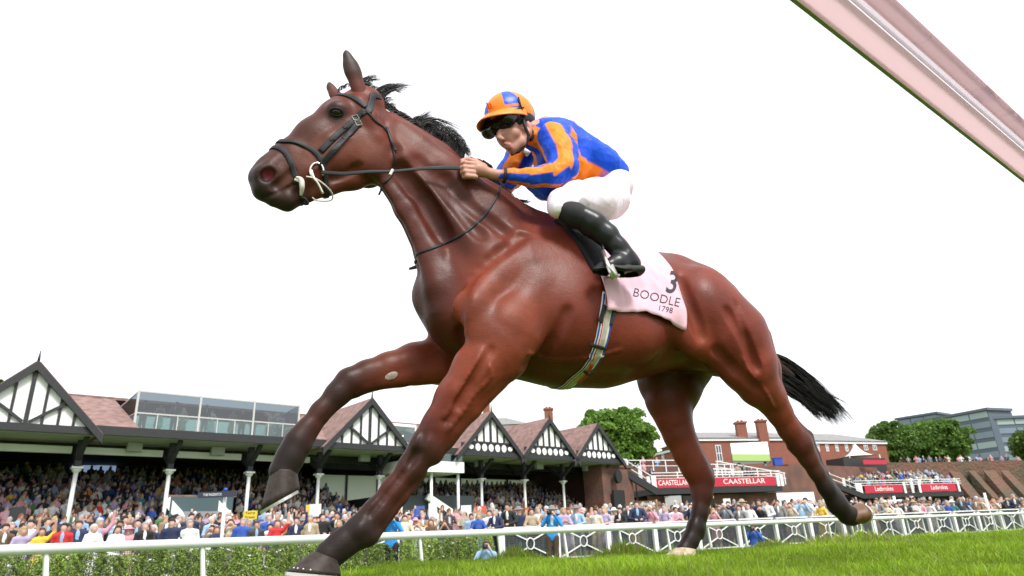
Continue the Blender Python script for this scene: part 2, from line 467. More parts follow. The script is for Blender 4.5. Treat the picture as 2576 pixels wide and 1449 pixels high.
# --- neck
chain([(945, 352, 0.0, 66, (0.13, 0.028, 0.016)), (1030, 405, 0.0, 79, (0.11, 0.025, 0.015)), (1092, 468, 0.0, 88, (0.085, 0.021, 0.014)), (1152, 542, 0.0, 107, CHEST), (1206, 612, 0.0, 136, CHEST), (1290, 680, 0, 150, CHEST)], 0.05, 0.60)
chain([(985, 300, 0, 18, BAY), (1105, 390, 0, 24, DARK), (1240, 505, 0, 34, CHEST), (1350, 570, 0, 40, CHEST)], 0.05, 0.8)
for s_ in sides():
    s_ = s_ if s_ > 0 else -0.2
    chain([(985, 372, 0.062 * s_, 30), (1080, 452, 0.075 * s_, 36), (1180, 560, 0.10 * s_, 46), (1235, 650, 0.15 * s_, 52)], 0.03, 0.6, (0.085, 0.022, 0.015))   # brachiocephalic muscle
    chain([(1010, 330, 0.045 * s_, 26), (1120, 420, 0.06 * s_, 34), (1260, 540, 0.085 * s_, 46)], 0.035, 0.6, (0.12, 0.028, 0.016))
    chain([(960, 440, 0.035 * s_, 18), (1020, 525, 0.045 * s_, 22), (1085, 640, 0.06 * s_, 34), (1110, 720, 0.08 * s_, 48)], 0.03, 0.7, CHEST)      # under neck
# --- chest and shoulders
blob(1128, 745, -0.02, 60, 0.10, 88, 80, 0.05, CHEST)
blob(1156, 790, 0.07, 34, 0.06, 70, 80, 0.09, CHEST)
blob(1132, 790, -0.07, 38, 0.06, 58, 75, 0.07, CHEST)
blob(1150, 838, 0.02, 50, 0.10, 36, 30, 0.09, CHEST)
for s_ in sides():
    s_ = s_ if s_ > 0 else -0.74
    chain([(1350, 625, 0.11 * s_, 48), (1270, 700, 0.17 * s_, 62), (1195, 775, 0.205 * s_, 56)], 0.03, 0.62, RED)        # scapula
    chain([(1400, 660, 0.15 * s_, 50), (1360, 740, 0.20 * s_, 70), (1290, 830, 0.225 * s_, 78), (1262, 900, 0.215 * s_, 56)], 0.028, 0.6, RED)  # triceps
    chain([(1195, 782, 0.205 * s_, 50), (1235, 850, 0.215 * s_, 58), (1255, 905, 0.21 * s_, 56)], 0.03, 0.65, RED)
# --- near fore leg
chain([(1262, 878, 0.20, 78, RED), (1205, 930, 0.19, 66, RED), (1150, 1005, 0.17, 55, BAY), (1108, 1075, 0.155, 47, DARK), (1073, 1124, 0.15, 42, BLK), (1035, 1174, 0.145, 32, DARK),
       (988, 1230, 0.14, 26, DARK), (945, 1288, 0.135, 31, BLK), (908, 1336, 0.13, 38, BLK), (862, 1368, 0.13, 34, BLK), (828, 1398, 0.13, 38, BLK)], 0.022, 0.82)
chain([(1215, 905, 0.245, 34, RED), (1150, 985, 0.215, 27, BAY), (1095, 1070, 0.185, 18, DARK)], 0.018, 0.7)          # extensor
chain([(1250, 960, 0.20, 26, RED), (1185, 1030, 0.18, 24, BAY), (1120, 1105, 0.16, 22, DARK), (1088, 1146, 0.15, 20, BLK)], 0.016, 0.8)
chain([(1062, 1192, 0.14, 13, DARK), (1012, 1254, 0.135, 13, DARK), (950, 1330, 0.13, 18, BLK)], 0.012, 0.8)           # tendons
blob(1062, 1116, 0.172, 32, 0.03, 26, -50, 0.015, BLK); blob(1097, 1152, 0.15, 15, 0.022, 13, 130, 0.012, DARK)
blob(936, 1352, 0.13, 22, 0.03, 16, 120, 0.015, BLK); blob(905, 1330, 0.16, 22, 0.02, 18, 120, 0.015, BLK)
# --- far fore leg
chain([(1200, 880, -0.19, 78, BAY), (1120, 905, -0.185, 62, RED), (1045, 915, -0.175, 52, RED), (980, 930, -0.165, 43, (0.1, 0.03, 0.015)), (925, 945, -0.16, 38, DARK), (880, 962, -0.155, 35, BLK), (850, 990, -0.15, 29, BLK),
       (806, 1034, -0.145, 23, DARK), (770, 1080, -0.14, 24, BLK), (750, 1110, -0.14, 31, BLK), (731, 1148, -0.14, 33, BLK), (713, 1185, -0.14, 36, BLK)], 0.022, 0.85)
chain([(1110, 930, -0.14, 36, RED), (1010, 950, -0.14, 22, BAY), (920, 968, -0.145, 17, DARK), (895, 984, -0.15, 16, BLK)], 0.016, 0.8)
chain([(868, 1000, -0.145, 12, DARK), (815, 1050, -0.14, 11, DARK), (775, 1105, -0.14, 16, BLK)], 0.012, 0.8)
blob(768, 1128, -0.14, 18, 0.028, 13, 120, 0.015, BLK)
# --- near hind leg, trailing
HQ = (0.160, 0.031, 0.019)
chain([(1760, 770, 0.14, 105, HQ), (1840, 850, 0.19, 100, HQ), (1880, 915, 0.2, 78, HQ), (1908, 968, 0.19, 56, RED), (1937, 1000, 0.175, 43, RED), (1960, 1036, 0.165, 34, RED), (1985, 1080, 0.155, 29, CHEST), (2013, 1116, 0.15, 32, DARK),
       (2033, 1152, 0.145, 24, DARK), (2053, 1186, 0.14, 20, BLK), (2078, 1226, 0.135, 21, BLK), (2106, 1268, 0.13, 26, BLK), (2130, 1294, 0.125, 23, BLK), (2143, 1298, 0.125, 24, (0.5, 0.44, 0.38))], 0.022, 0.8)
chain([(1790, 870, 0.19, 40, RED), (1840, 930, 0.20, 28, RED), (1890, 975, 0.19, 20, RED)], 0.03, 0.7)                # stifle and front of the thigh
chain([(1700, 800, 0.20, 45, BAY), (1745, 850, 0.20, 42, RED), (1795, 880, 0.19, 30, RED)], 0.05, 0.6)               # flank fold
chain([(1890, 860, 0.15, 62, HQ), (1925, 925, 0.17, 42, HQ), (1955, 985, 0.165, 20, RED), (1992, 1055, 0.155, 11, DARK), (2034, 1096, 0.15, 12, DARK)], 0.02, 0.7)  # hamstring
chain([(2034, 1096, 0.15, 12, DARK), (2052, 1144, 0.145, 11, BLK), (2075, 1192, 0.14, 9, BLK), (2110, 1246, 0.135, 12, BLK)], 0.014, 0.8)
blob(1808, 790, 0.23, 88, 0.075, 70, 40, 0.05, HQ)
blob(1988, 1126, 0.13, 9, 0.015, 6, 60, 0.01, BLK)
# --- far hind leg, planted
chain([(1740, 800, -0.13, 105, BAY), (1705, 890, -0.18, 100, DARK), (1685, 955, -0.18, 86, CHEST), (1682, 1010, -0.165, 58, BAY), (1694, 1052, -0.155, 46, BAY), (1708, 1095, -0.15, 40, RED), (1728, 1140, -0.145, 36, RED), (1748, 1176, -0.14, 35, BAY),
       (1764, 1206, -0.14, 33, CHEST), (1766, 1242, -0.135, 26, DARK), (1760, 1288, -0.13, 19, BLK), (1750, 1328, -0.13, 21, BLK), (1738, 1358, -0.13, 20, BLK), (1722, 1384, -0.13, 22, (0.5, 0.44, 0.38))], 0.022, 0.82)
chain([(1735, 985, -0.17, 30, CHEST), (1725, 1040, -0.155, 14, DARK), (1745, 1110, -0.15, 10, BAY), (1782, 1182, -0.14, 13, DARK)], 0.02, 0.8)
chain([(1784, 1190, -0.14, 12, DARK), (1780, 1240, -0.135, 11, BLK), (1770, 1300, -0.13, 9, BLK), (1760, 1345, -0.13, 13, BLK)], 0.012, 0.8)
# --- sheath and tail dock
blob(1722, 905, 0.0, 40, 0.06, 24, 20, 0.03, BLK)
chain([(1850, 850, 0, 30, HQ), (1925, 905, 0.02, 26, BLK), (1985, 945, 0.04, 15, BLK)], 0.03)
# --- head
SK, JW = (0.115, 0.030, 0.016), (0.135, 0.036, 0.019)
chain([(918, 262, 0, 50, BAY), (868, 310, 0, 66, (0.075, 0.024, 0.016)), (800, 352, 0, 56, (0.065, 0.022, 0.016)), (735, 400, 0, 47, SK), (692, 430, 0, 42, MUZ), (670, 446, 0, 40, MUZ)], 0.03, 0.74)
chain([(935, 395, 0, 62, JW), (880, 430, 0, 48, JW), (815, 455, 0, 37, SK), (760, 476, 0, 33, DARK), (716, 494, 0, 32, MUZ)], 0.03, 0.58)
chain([(930, 320, 0, 52, BAY), (935, 395, 0, 62, JW)], 0.03, 0.68)
for s_ in sides():
    chain([(905, 350, 0.052 * s_, 44, SK), (840, 385, 0.048 * s_, 40, SK), (770, 425, 0.038 * s_, 34, SK), (715, 455, 0.03 * s_, 30, MUZ)], 0.03, 0.5)
    blob(930, 388, 0.052 * s_, 62, 0.036, 56, 60, 0.02, JW)                          # cheek
    blob(852, 276, 0.064 * s_, 30, 0.034, 24, 0, 0.02, DARK)                         # orbit
    chain([(880, 318, 0.064 * s_, 15, SK), (830, 352, 0.062 * s_, 12, SK), (775, 392, 0.050 * s_, 10, SK)], 0.024, 0.8)   # facial crest
    chain([(905, 262, 0.06 * s_, 22, BAY), (930, 300, 0.064 * s_, 24, BAY), (950, 345, 0.06 * s_, 24, BAY)], 0.03, 0.8)
    blob(672, 436, 0.040 * s_, 34, 0.028, 29, -30, 0.014, MUZ)                       # nostril rim
    chain([(700, 400, 0.03 * s_, 14, DARK), (680, 415, 0.038 * s_, 14, MUZ)], 0.015)
chain([(650, 450, 0, 22, MUZ), (662, 478, 0, 24, MUZ), (684, 492, 0, 22, MUZ)], 0.02, 1.2)
chain([(690, 504, 0, 16, MUZ), (722, 506, 0, 24, MUZ), (742, 500, 0, 18, MUZ)], 0.016, 1.1)
chain([(664, 497, 0.085, 5), (700, 484, 0.075, 5), (745, 462, 0.06, 4)], 0.012, 1.0, op='-')   # mouth line
for s_ in sides():
    blob(674, 437, 0.066 * s_, 23, 0.036, 17, -30, 0.008, op='-')                    # nostril
    blob(846, 282, 0.101 * s_, 13, 0.016, 10, 10, 0.010, op='-')                     # eye socket
    chain([(985, 455, 0.085 * s_, 12), (1050, 560, 0.12 * s_, 14), (1120, 690, 0.175 * s_, 16)], 0.04, op='-')          # jugular groove
    chain([(968, 300, 0.085 * s_, 8), (992, 370, 0.10 * s_, 10), (972, 440, 0.09 * s_, 8)], 0.03, op='-')               # behind the jaw
    chain([(1320, 590, 0.20 * s_, 9), (1230, 655, 0.25 * s_, 10), (1168, 720, 0.26 * s_, 12), (1150, 790, 0.235 * s_, 9)], 0.035, op='-')  # front of the shoulder
    chain([(1432, 760, 0.335 * s_, 8), (1415, 810, 0.338 * s_, 11), (1350, 890, 0.32 * s_, 12), (1290, 935, 0.30 * s_, 9)], 0.04, op='-')     # behind the triceps
    pass
chain([(1700, 700, 0.27, 8), (1745, 790, 0.315, 12), (1775, 860, 0.30, 10)], 0.05, op='-')       # before the hip
       # between the hamstrings
chain([(1185, 960, 0.262, 5), (1120, 1060, 0.215, 5)], 0.018, op='-')
chain([(1225, 955, 0.27, 4), (1165, 1030, 0.232, 4)], 0.018, op='-')
for i in range(6):
    x0 = 1470 + i * 34
    chain([(x0, 740 + i * 8, 0.36, 3), (x0 - 14, 830, 0.385, 4), (x0 - 40, 905, 0.34, 3)], 0.03, op='-')   # ribs
HB.smooth(1)
def surf(pts):
    """camera-ray hits on the horse for measured points -> local points, local normals"""
    D = np.array([HF @ ray(*p) for p in pts]); O = np.repeat((HF @ CAM)[None], len(pts), 0)
    P = HB.march(O, D, 6.0, 1.2)
    return P, HB.grad(np.nan_to_num(P, nan=0))
def dense(pts, n):
    pts = np.asarray(pts, float); d = np.r_[0, np.cumsum(np.linalg.norm(np.diff(pts, axis=0), axis=1))]
    t = np.linspace(0, d[-1], n); return np.stack([np.interp(t, d, pts[:, i]) for i in range(pts.shape[1])], 1)
def spline(pts, n):
    """smooth curve through the points"""
    P = np.asarray(pts, float); m = len(P); t = np.linspace(0, m - 1.0001, n); i = t.astype(int); f = (t - i)[:, None]
    g = lambda k: P[np.clip(k, 0, m - 1)]
    a, b, c, d = g(i - 1), g(i), g(i + 1), g(i + 2)
    return 0.5 * (2 * b + (c - a) * f + (2 * a - 5 * b + 4 * c - d) * f ** 2 + (3 * b - a - 3 * c + d) * f ** 3)
def vein(pts, r, op='+', col=None, k=0.012, sink=0.4):
    P, N_ = surf(spline(pts, 14))
    for a, b, na, nb in zip(P[:-1], P[1:], N_[:-1], N_[1:]):
        if np.isnan(a).any() or np.isnan(b).any(): continue
        sg = -sink * r if op == '+' else sink * r
        HB.cone(a + na * sg, r, b + nb * sg, r, k, 1.0, op, col)
vein([(664, 497), (690, 488), (720, 474), (742, 462)], 0.006, '-', None, 0.006)                 # mouth
vein([(880, 345), (845, 375), (812, 400), (790, 430)], 0.003, '+', None)                         # facial vein
vein([(1205, 900), (1180, 945), (1150, 1000), (1118, 1050)], 0.005, '+', None)
vein([(1228, 915), (1232, 950), (1195, 990), (1160, 1040), (1125, 1085)], 0.0045, '+', None)
vein([(1330, 890), (1400, 905), (1480, 900), (1560, 880)], 0.004, '+', None)
vein([(1868, 900), (1890, 945), (1925, 985), (1945, 1025)], 0.004)
vein([(1060, 1135), (1020, 1185), (975, 1240), (930, 1296)], 0.005, '-', None, 0.014, 0.3)
vein([(1830, 780), (1870, 850), (1905, 930)], 0.004, '-', None, 0.035, 0.8)
for pts in ([(1010, 420), (1070, 500), (1120, 600)], [(1050, 400), (1130, 490), (1210, 590)], [(1100, 430), (1190, 520), (1280, 590)]):
    vein(pts, 0.008, '-', None, 0.05, 0.7)
for pts, r_, k_, sk in (([(1428, 780), (1390, 860), (1320, 920)], 0.008, 0.030, 1.0), ([(1310, 595), (1225, 660), (1170, 725), (1150, 790), (1165, 850)], 0.010, 0.034, 0.9),
                        ([(1235, 880), (1195, 950), (1150, 1020)], 0.008, 0.022, 0.8), ([(1705, 700), (1738, 780), (1765, 850)], 0.010, 0.034, 0.95), ([(1850, 760), (1880, 850), (1905, 925)], 0.006, 0.022, 1.0), ([(1800, 878), (1850, 928), (1905, 978)], 0.008, 0.03, 0.9),
                        ([(1066, 1090), (1052, 1130), (1030, 1165)], 0.006, 0.018, 0.8), ([(690, 470), (715, 452), (735, 430)], 0.006, 0.02, 0.85), ([(905, 415), (870, 440), (830, 452)], 0.006, 0.02, 0.85)):
    vein(pts, r_, '-', None, k_, sk)
_V, _F = HB.mesh()
_C = HB.colours(_V, 55)
def paint(x, y, r, col, soft=0.5, far=False):
    """coat patch of its own colour around a measured point"""
    P, _n = surf([(x, y)]); c = P[0]; d = np.linalg.norm(_V - c, axis=1); rr = pm(x, y, 0, r)
    w_ = np.clip((rr - d) / (rr * soft), 0, 1)[:, None]; _C[:] = _C * (1 - w_) + np.array(col) * w_
    if far:
        c = c.copy(); c[1] = 2 * LM - c[1]; d = np.linalg.norm(_V - c, axis=1); w_ = np.clip((rr - d) / (rr * soft), 0, 1)[:, None]; _C[:] = _C * (1 - w_) + np.array(col) * w_
paint(846, 283, 34, (0.02, 0.014, 0.013), 0.8, True)
paint(674, 437, 17, (0.22, 0.028, 0.05), 0.35, True)
for x, y in ((985, 946), ):
    P_, _n = surf([(x, y)])
_bw = 0.5 + 0.5 * np.sin(_V[:, 0] * 7 + 3 * np.sin(_V[:, 2] * 5)) * np.sin(_V[:, 2] * 6 + 2 * np.sin(_V[:, 0] * 4))
_C *= (0.86 + 0.28 * _bw)[:, None]                                                               # faint dapples
horse = None
def horse_build():
    global horse
    m = mat('bay_coat', attr='Col', rough=0.42, spec=0.20)
    t = m.node_tree; N, L = t.nodes, t.links; bsdf = N['Principled BSDF']
    tc = N.new('ShaderNodeTexCoord'); mp = N.new('ShaderNodeMapping'); mp.inputs['Rotation'].default_value = (0, R(18), -YAW); mp.inputs['Scale'].default_value = (0.16, 1, 1)
    L.new(tc.outputs['Object'], mp.inputs[0])
    def nz(scale, det, vec):
        n = N.new('ShaderNodeTexNoise'); n.inputs['Scale'].default_value = scale; n.inputs['Detail'].default_value = det; L.new(vec, n.inputs['Vector']); return n.outputs[0]
    def rng_(v, a, b, c_, d_):
        r_ = N.new('ShaderNodeMapRange'); r_.inputs[1].default_value, r_.inputs[2].default_value, r_.inputs[3].default_value, r_.inputs[4].default_value = a, b, c_, d_; L.new(v, r_.inputs[0]); return r_.outputs[0]
    blot, streak, fine, pore = nz(7, 5, tc.outputs['Object']), nz(95, 4, mp.outputs[0]), nz(300, 3, mp.outputs[0]), nz(160, 4, tc.outputs['Object'])
    hv = N.new('ShaderNodeHueSaturation'); hv.inputs['Saturation'].default_value = 1.0
    mul = N.new('ShaderNodeMath'); mul.operation = 'MULTIPLY'; L.new(rng_(blot, 0.3, 0.7, 0.74, 1.22), mul.inputs[0]); L.new(rng_(streak, 0.3, 0.7, 0.93, 1.06), mul.inputs[1])
    L.new(mul.outputs[0], hv.inputs['Value']); L.new([x for x in N if x.type == 'ATTRIBUTE'][0].outputs['Color'], hv.inputs['Color']); L.new(hv.outputs[0], bsdf.inputs['Base Color'])
    L.new(rng_(blot, 0.3, 0.7, 0.36, 0.50), bsdf.inputs['Roughness'])
    prev = None
    for src, st, di in ((nz(14, 3, tc.outputs['Object']), 0.22, 0.010), (streak, 0.10, 0.003), (pore, 0.20, 0.003), (fine, 0.22, 0.0012)):
        b2 = N.new('ShaderNodeBump'); b2.inputs['Strength'].default_value = st; b2.inputs['Distance'].default_value = di; L.new(src, b2.inputs['Height'])
        if prev is not None: L.new(prev, b2.inputs['Normal'])
        prev = b2.outputs[0]
    L.new(prev, bsdf.inputs['Normal'])
    horse = link('racehorse', npmesh('racehorse', HB.W(_V), _F, m, True, _C))
    tag(horse, 'bay racehorse galloping left across the turf with a jockey in its saddle', 'horse')
horse_build()

# --- ears
M_ear = mat('ear_coat', attr='Col', rough=0.5, spec=0.25, bump=(300, 0.2, 0.002))
def ear(pts, hollow):
    P = np.array([hq(*p[:3]) for p in pts])
    B = Body(HF, P.min(0) - 0.06, P.max(0) + 0.06, 0.0035)
    for p, q in zip(pts[:-1], pts[1:]):
        B.cone(hq(*p[:3]), pm(*p[:4]), hq(*q[:3]), pm(*q[:4]), 0.03, 0.6, '+', p[4])
    for p, q in zip(hollow[:-1], hollow[1:]):
        B.cone(hq(*p[:3]), pm(*p[:4]), hq(*q[:3]), pm(*q[:4]), 0.008, 0.5, '-')
    B.smooth(3)
    V, Fc = B.mesh()
    link('ear', npmesh('ear', B.W(V), Fc, M_ear, True, B.colours(V, 80)), horse)
EA, EB = (0.075, 0.026, 0.018), (0.030, 0.018, 0.016)
ear([(908, 240, 0.040, 20, BAY), (899, 214, 0.046, 14, EA), (888, 182, 0.052, 17, EB), (881, 160, 0.055, 13, EB), (873, 138, 0.056, 5, EB), (870, 126, 0.056, 1.5, EB)],
    [(876, 205, 0.030, 10), (870, 172, 0.034, 10), (868, 150, 0.04, 5)])
ear([(856, 256, -0.050, 18, BAY), (843, 238, -0.066, 11, EA), (832, 220, -0.075, 6, EB), (826, 202, -0.08, 1.5, EB)], [(846, 228, -0.095, 6), (834, 212, -0.095, 4)])
# --- eyes
M_eye = mat('eyeball', (0.007, 0.005, 0.005), 0.10, spec=0.45)
M_lid = mat('eyelid', (0.017, 0.012, 0.011), 0.6, spec=0.2)
def uvsphere(c, r, ax=None, n=16, sc=(1, 1, 1)):
    V, Fc = [], []
    for i in range(n + 1):
        for j in range(2 * n):
            a, b = math.pi * i / n, math.pi * j / n
            V.append(np.array([math.sin(a) * math.cos(b), math.sin(a) * math.sin(b), math.cos(a)]) * r * np.array(sc))
    for i in range(n):
        for j in range(2 * n):
            j2 = (j + 1) % (2 * n); Fc.append((i * 2 * n + j, (i + 1) * 2 * n + j, (i + 1) * 2 * n + j2, i * 2 * n + j2))
    V = np.array(V)
    if ax is not None: V = V @ np.asarray(ax)
    return V + np.asarray(c), Fc
_Pe, _Ne = surf([(846, 283)])
for s_ in (1, -1):
    c, nn = _Pe[0].copy(), _Ne[0].copy()
    if s_ < 0: c[1] = 2 * LM - c[1]; nn[1] *= -1
    c = c - nn * 0.014
    V, Fc = uvsphere(HB.W(c), 0.024)
    eye = link('eye', npmesh('eye', V, Fc, M_eye, True), horse)
    t1 = np.cross(nn, [0, 0, 1.0]); t1 /= np.linalg.norm(t1); t2 = np.cross(nn, t1); mb = MB()
    ring = []
    for j in range(25):
        a = 2 * math.pi * j / 24; e = t1 * math.cos(a) * 0.024 + t2 * math.sin(a) * (0.0150 if math.sin(a) < 0 else 0.0135)
        ring.append(HB.W(c + nn * (0.0185 - 0.005 * abs(math.cos(a))) + e))
    mb.tube(ring, [0.0046 + 0.0022 * max(0.0, -math.sin(2 * math.pi * j / 24)) for j in range(25)], 8, cap=False); mb.build('eyelid', M_lid, eye, True)

# --- hooves with shoes
M_hoof = mat('dark_hoof', (0.030, 0.021, 0.018), 0.55, spec=0.3, noise=(60, 0.6, (0.065, 0.045, 0.038)), bump=(200, 0.25, 0.002))
M_hoofw = mat('pale_hoof', (0.42, 0.30, 0.18), 0.5, noise=(40, 0.7, (0.62, 0.55, 0.45)), bump=(200, 0.25, 0.002))
M_hoofb = mat('brown_hoof', (0.17, 0.075, 0.03), 0.45, noise=(40, 0.7, (0.05, 0.028, 0.016)), bump=(200, 0.25, 0.002))
M_sole = mat('hoof_sole', (0.10, 0.085, 0.05), 0.8, noise=(50, 0.6, (0.08, 0.13, 0.03)), bump=(90, 0.6, 0.006))
M_shoe = mat('racing_plate', (0.62, 0.61, 0.59), 0.35, metal=0.7)
def hoof(toe, heel, cf, cb, l, width, m, nails=False):
    T, H_, A, B_ = hq(*toe, l), hq(*heel, l), hq(*cf, l), hq(*cb, l)
    lat = np.array([0, 1.0, 0]); n = 28; V, Fc = [], []
    fwd = T - H_; nrm = np.cross(fwd, lat); nrm /= np.linalg.norm(nrm)
    if nrm @ ((A + B_) / 2 - (T + H_) / 2) < 0: nrm = -nrm
    def ringpts(t, grow=1.0):
        out = []
        for j in range(n):
            a = 2 * math.pi * j / n; ca, sa = math.cos(a), math.sin(a)
            fb = (T + H_) / 2 + fwd / 2 * (ca if ca > 0 else ca * 0.94) * grow; wb = width / 2 * sa * (1 - 0.18 * max(-ca, 0)) * grow
            ft = (A + B_) / 2 + (A - B_) / 2 * ca * 0.86; wt = width * 0.35 * sa
            s_ = t ** 0.9
            out.append((fb + lat * wb) * (1 - s_) + (ft + lat * wt) * s_)
        return out
    lv = [0, 0.2, 0.45, 0.7, 0.92, 1.0]
    for t in lv: V += ringpts(t)
    top = (A + B_) / 2 + nrm * 0.006; V.append(top); bot = (T + H_) / 2 + nrm * 0.01; V.append(bot)
    for i in range(len(lv) - 1):
        for j in range(n):
            j2 = (j + 1) % n; Fc.append((i * n + j, i * n + j2, (i + 1) * n + j2, (i + 1) * n + j))
    o = (len(lv) - 1) * n
    Fc += [(o + j, o + (j + 1) % n, len(V) - 2) for j in range(n)]
    me_f = len(Fc); Fc += [((j + 1) % n, j, len(V) - 1) for j in range(n)]
    me = npmesh('hoof', HB.W(np.array(V)), Fc, [m, M_sole], True)
    mi = [0] * me_f + [1] * (len(Fc) - me_f); me.polygons.foreach_set('material_index', mi)
    h = link('hoof', me, horse)
    mb = MB(); P = [np.array(ringpts(0, g)) - nrm * dz for g, dz in ((1.015, 0.0), (1.02, 0.010), (0.80, 0.010), (0.80, 0.0))]
    js = [(j + 4) % n for j in range(0, n)]
    js = [j for j in range(-11, 12)]
    for a, b in zip(js[:-1], js[1:]):
        q = [HB.W(P[k][a % n]) for k in range(4)] + [HB.W(P[k][b % n]) for k in range(4)]
        mb.add(q, [(0, 1, 5, 4), (1, 2, 6, 5), (2, 3, 7, 6), (3, 0, 4, 7)])
    mb.build('horseshoe', M_shoe, h)
    if nails:
        for a in (0.35, 0.62, 0.9, 1.2):
            j = a / (2 * math.pi) * n; r_ = np.array(ringpts(0.16)); p = r_[int(j)] * (1 - j % 1) + r_[(int(j) + 1) % n] * (j % 1)
            V_, F_ = uvsphere(HB.W(p), 0.0032, n=4); link('nail_clench', npmesh('nail_clench', V_, F_, M_shoe, True), h)
hoof((719, 1438), (862, 1450), (784, 1384), (858, 1416), 0.13, 0.128, M_hoof, True)
hoof((654, 1286), (758, 1228), (676, 1180), (752, 1186), -0.14, 0.122, M_hoof)
hoof((2168, 1318), (2160, 1264), (2136, 1322), (2143, 1274), 0.125, 0.118, M_hoofb)
hoof((1676, 1398), (1748, 1402), (1703, 1376), (1748, 1384), -0.13, 0.12, M_hoofw)

# --- mane, forelock and tail
M_hair = mat('black_horsehair', (0.012, 0.010, 0.011), 0.45, spec=0.3)
def hair(name, tufts, parent, segs=9):
    """tufts: (roots polyline, mid polyline, tip polyline, count, l_root, l_tip, jitter px, radius m)"""
    VV, FF = [], []; off = 0
    for roots, mids, tips, cnt, l0, l1, jit, rad in tufts:
        t = rng.random(cnt); nc = max(5, cnt // 26); tq = (np.floor(t * nc) + 0.5) / nc; kk = np.floor(t * nc).astype(int)
        cj, cln, clw = rng.normal(0, jit * 0.9, (nc + 1, 2)), rng.uniform(0.70, 1.10, nc + 1), rng.normal(0, 0.5, nc + 1)
        g = lambda P, t: np.stack([np.interp(t, np.linspace(0, 1, len(P)), [p[i] for p in P]) for i in (0, 1)], 1)
        r0, r1, r2 = g(roots, t), g(mids, 0.55 * t + 0.45 * tq), g(tips, 0.2 * t + 0.8 * tq) + cj[kk]
        j1, j2 = rng.normal(0, jit * 0.35, (cnt, 2)), rng.normal(0, jit * 0.35, (cnt, 2)); ln = (cln[kk] * rng.uniform(0.80, 1.05, cnt))[:, None]
        r1, r2 = r1 + j1, r0 + (r2 - r0) * ln + j2
        la = rng.uniform(l0[0], l0[1], cnt); lb = np.clip(0.5 + 0.35 * clw[kk] + rng.normal(0, 0.10, cnt), 0, 1) * (l1[1] - l1[0]) + l1[0]
        for i in range(cnt):
            A, B_, C_ = hp(*r0[i], la[i]), hp(*r1[i], (la[i] + lb[i]) / 2), hp(*r2[i], lb[i])
            s_ = np.linspace(0, 1, segs)[:, None]
            P = A * (1 - s_) ** 2 + 2 * B_ * s_ * (1 - s_) + C_ * s_ ** 2
            P += np.outer(np.sin(s_[:, 0] * rng.uniform(3, 8) + rng.uniform(0, 6)) * s_[:, 0], rng.normal(0, 0.004, 3))
            d = np.gradient(P, axis=0); x = np.cross(d, [0.3, 0.5, 0.8]); x /= np.linalg.norm(x, axis=1, keepdims=True); y = np.cross(d, x); y /= np.linalg.norm(y, axis=1, keepdims=True)
            rr = (rad * rng.uniform(0.6, 1.3) * (1 - s_ ** 2 * 0.85))
            ring = np.stack([P + x * rr, P + (-x * 0.5 + y * 0.87) * rr, P + (-x * 0.5 - y * 0.87) * rr], 1).reshape(-1, 3)
            k = np.arange(segs - 1)[:, None] * 3
            f = np.concatenate([k + [a, (a + 1) % 3, 3 + (a + 1) % 3, 3 + a] for a in range(3)], 0) + off
            VV.append(ring); FF.append(f); off += len(ring)
    return link(name, npmesh(name, np.concatenate(VV), np.concatenate(FF), M_hair, True), parent)
hair('mane', [
    ([(935, 248), (960, 268)], [(950, 205), (975, 215)], [(1010, 200), (1042, 214)], 130, (-0.01, 0.012), (-0.02, 0.02), 4, 0.0016),
    ([(930, 240), (985, 285)], [(948, 225), (990, 250)], [(965, 225), (1010, 268)], 70, (-0.012, 0.012), (-0.03, 0.03), 8, 0.0013),
    ([(940, 252), (1060, 335)], [(965, 250), (1075, 315)], [(990, 268), (1105, 345)], 320, (-0.02, 0.01), (-0.05, 0.02), 8, 0.0017),
    ([(1030, 315), (1165, 418)], [(1045, 280), (1170, 350)], [(1090, 290), (1180, 400)], 600, (-0.03, 0.008), (-0.09, 0.03), 11, 0.0017),
    ([(1040, 320), (1160, 415)], [(1060, 270), (1165, 310)], [(1140, 310), (1182, 392)], 220, (-0.03, 0.008), (-0.07, 0.03), 7, 0.0013),
    ([(1150, 408), (1310, 518)], [(1180, 405), (1315, 505)], [(1215, 440), (1322, 520)], 320, (-0.03, 0.008), (-0.08, 0.01), 9, 0.0016),
], horse)
hair('forelock', [
    ([(888, 215), (915, 215)], [(915, 190), (935, 195)], [(945, 182), (968, 200)], 60, (0.0, 0.03), (-0.02, 0.04), 5, 0.0012),
    ([(905, 212), (925, 225)], [(935, 205), (945, 220)], [(958, 205), (965, 235)], 40, (-0.02, 0.03), (-0.03, 0.04), 6, 0.0012),
    ([(848, 232), (885, 215)], [(850, 215), (880, 205)], [(868, 214), (900, 212)], 40, (-0.03, 0.01), (-0.03, 0.01), 3, 0.0012)], horse)
hair('tail', [
    ([(1940, 886), (1968, 985)], [(2010, 905), (2020, 1015)], [(2128, 1046), (2078, 1064)], 1200, (0.0, 0.07), (-0.03, 0.12), 12, 0.0021),
    ([(1940, 888), (1968, 980)], [(2030, 922), (2045, 1010)], [(2116, 1022), (2118, 1066)], 420, (0.0, 0.06), (-0.06, 0.14), 10, 0.0014)], horse)

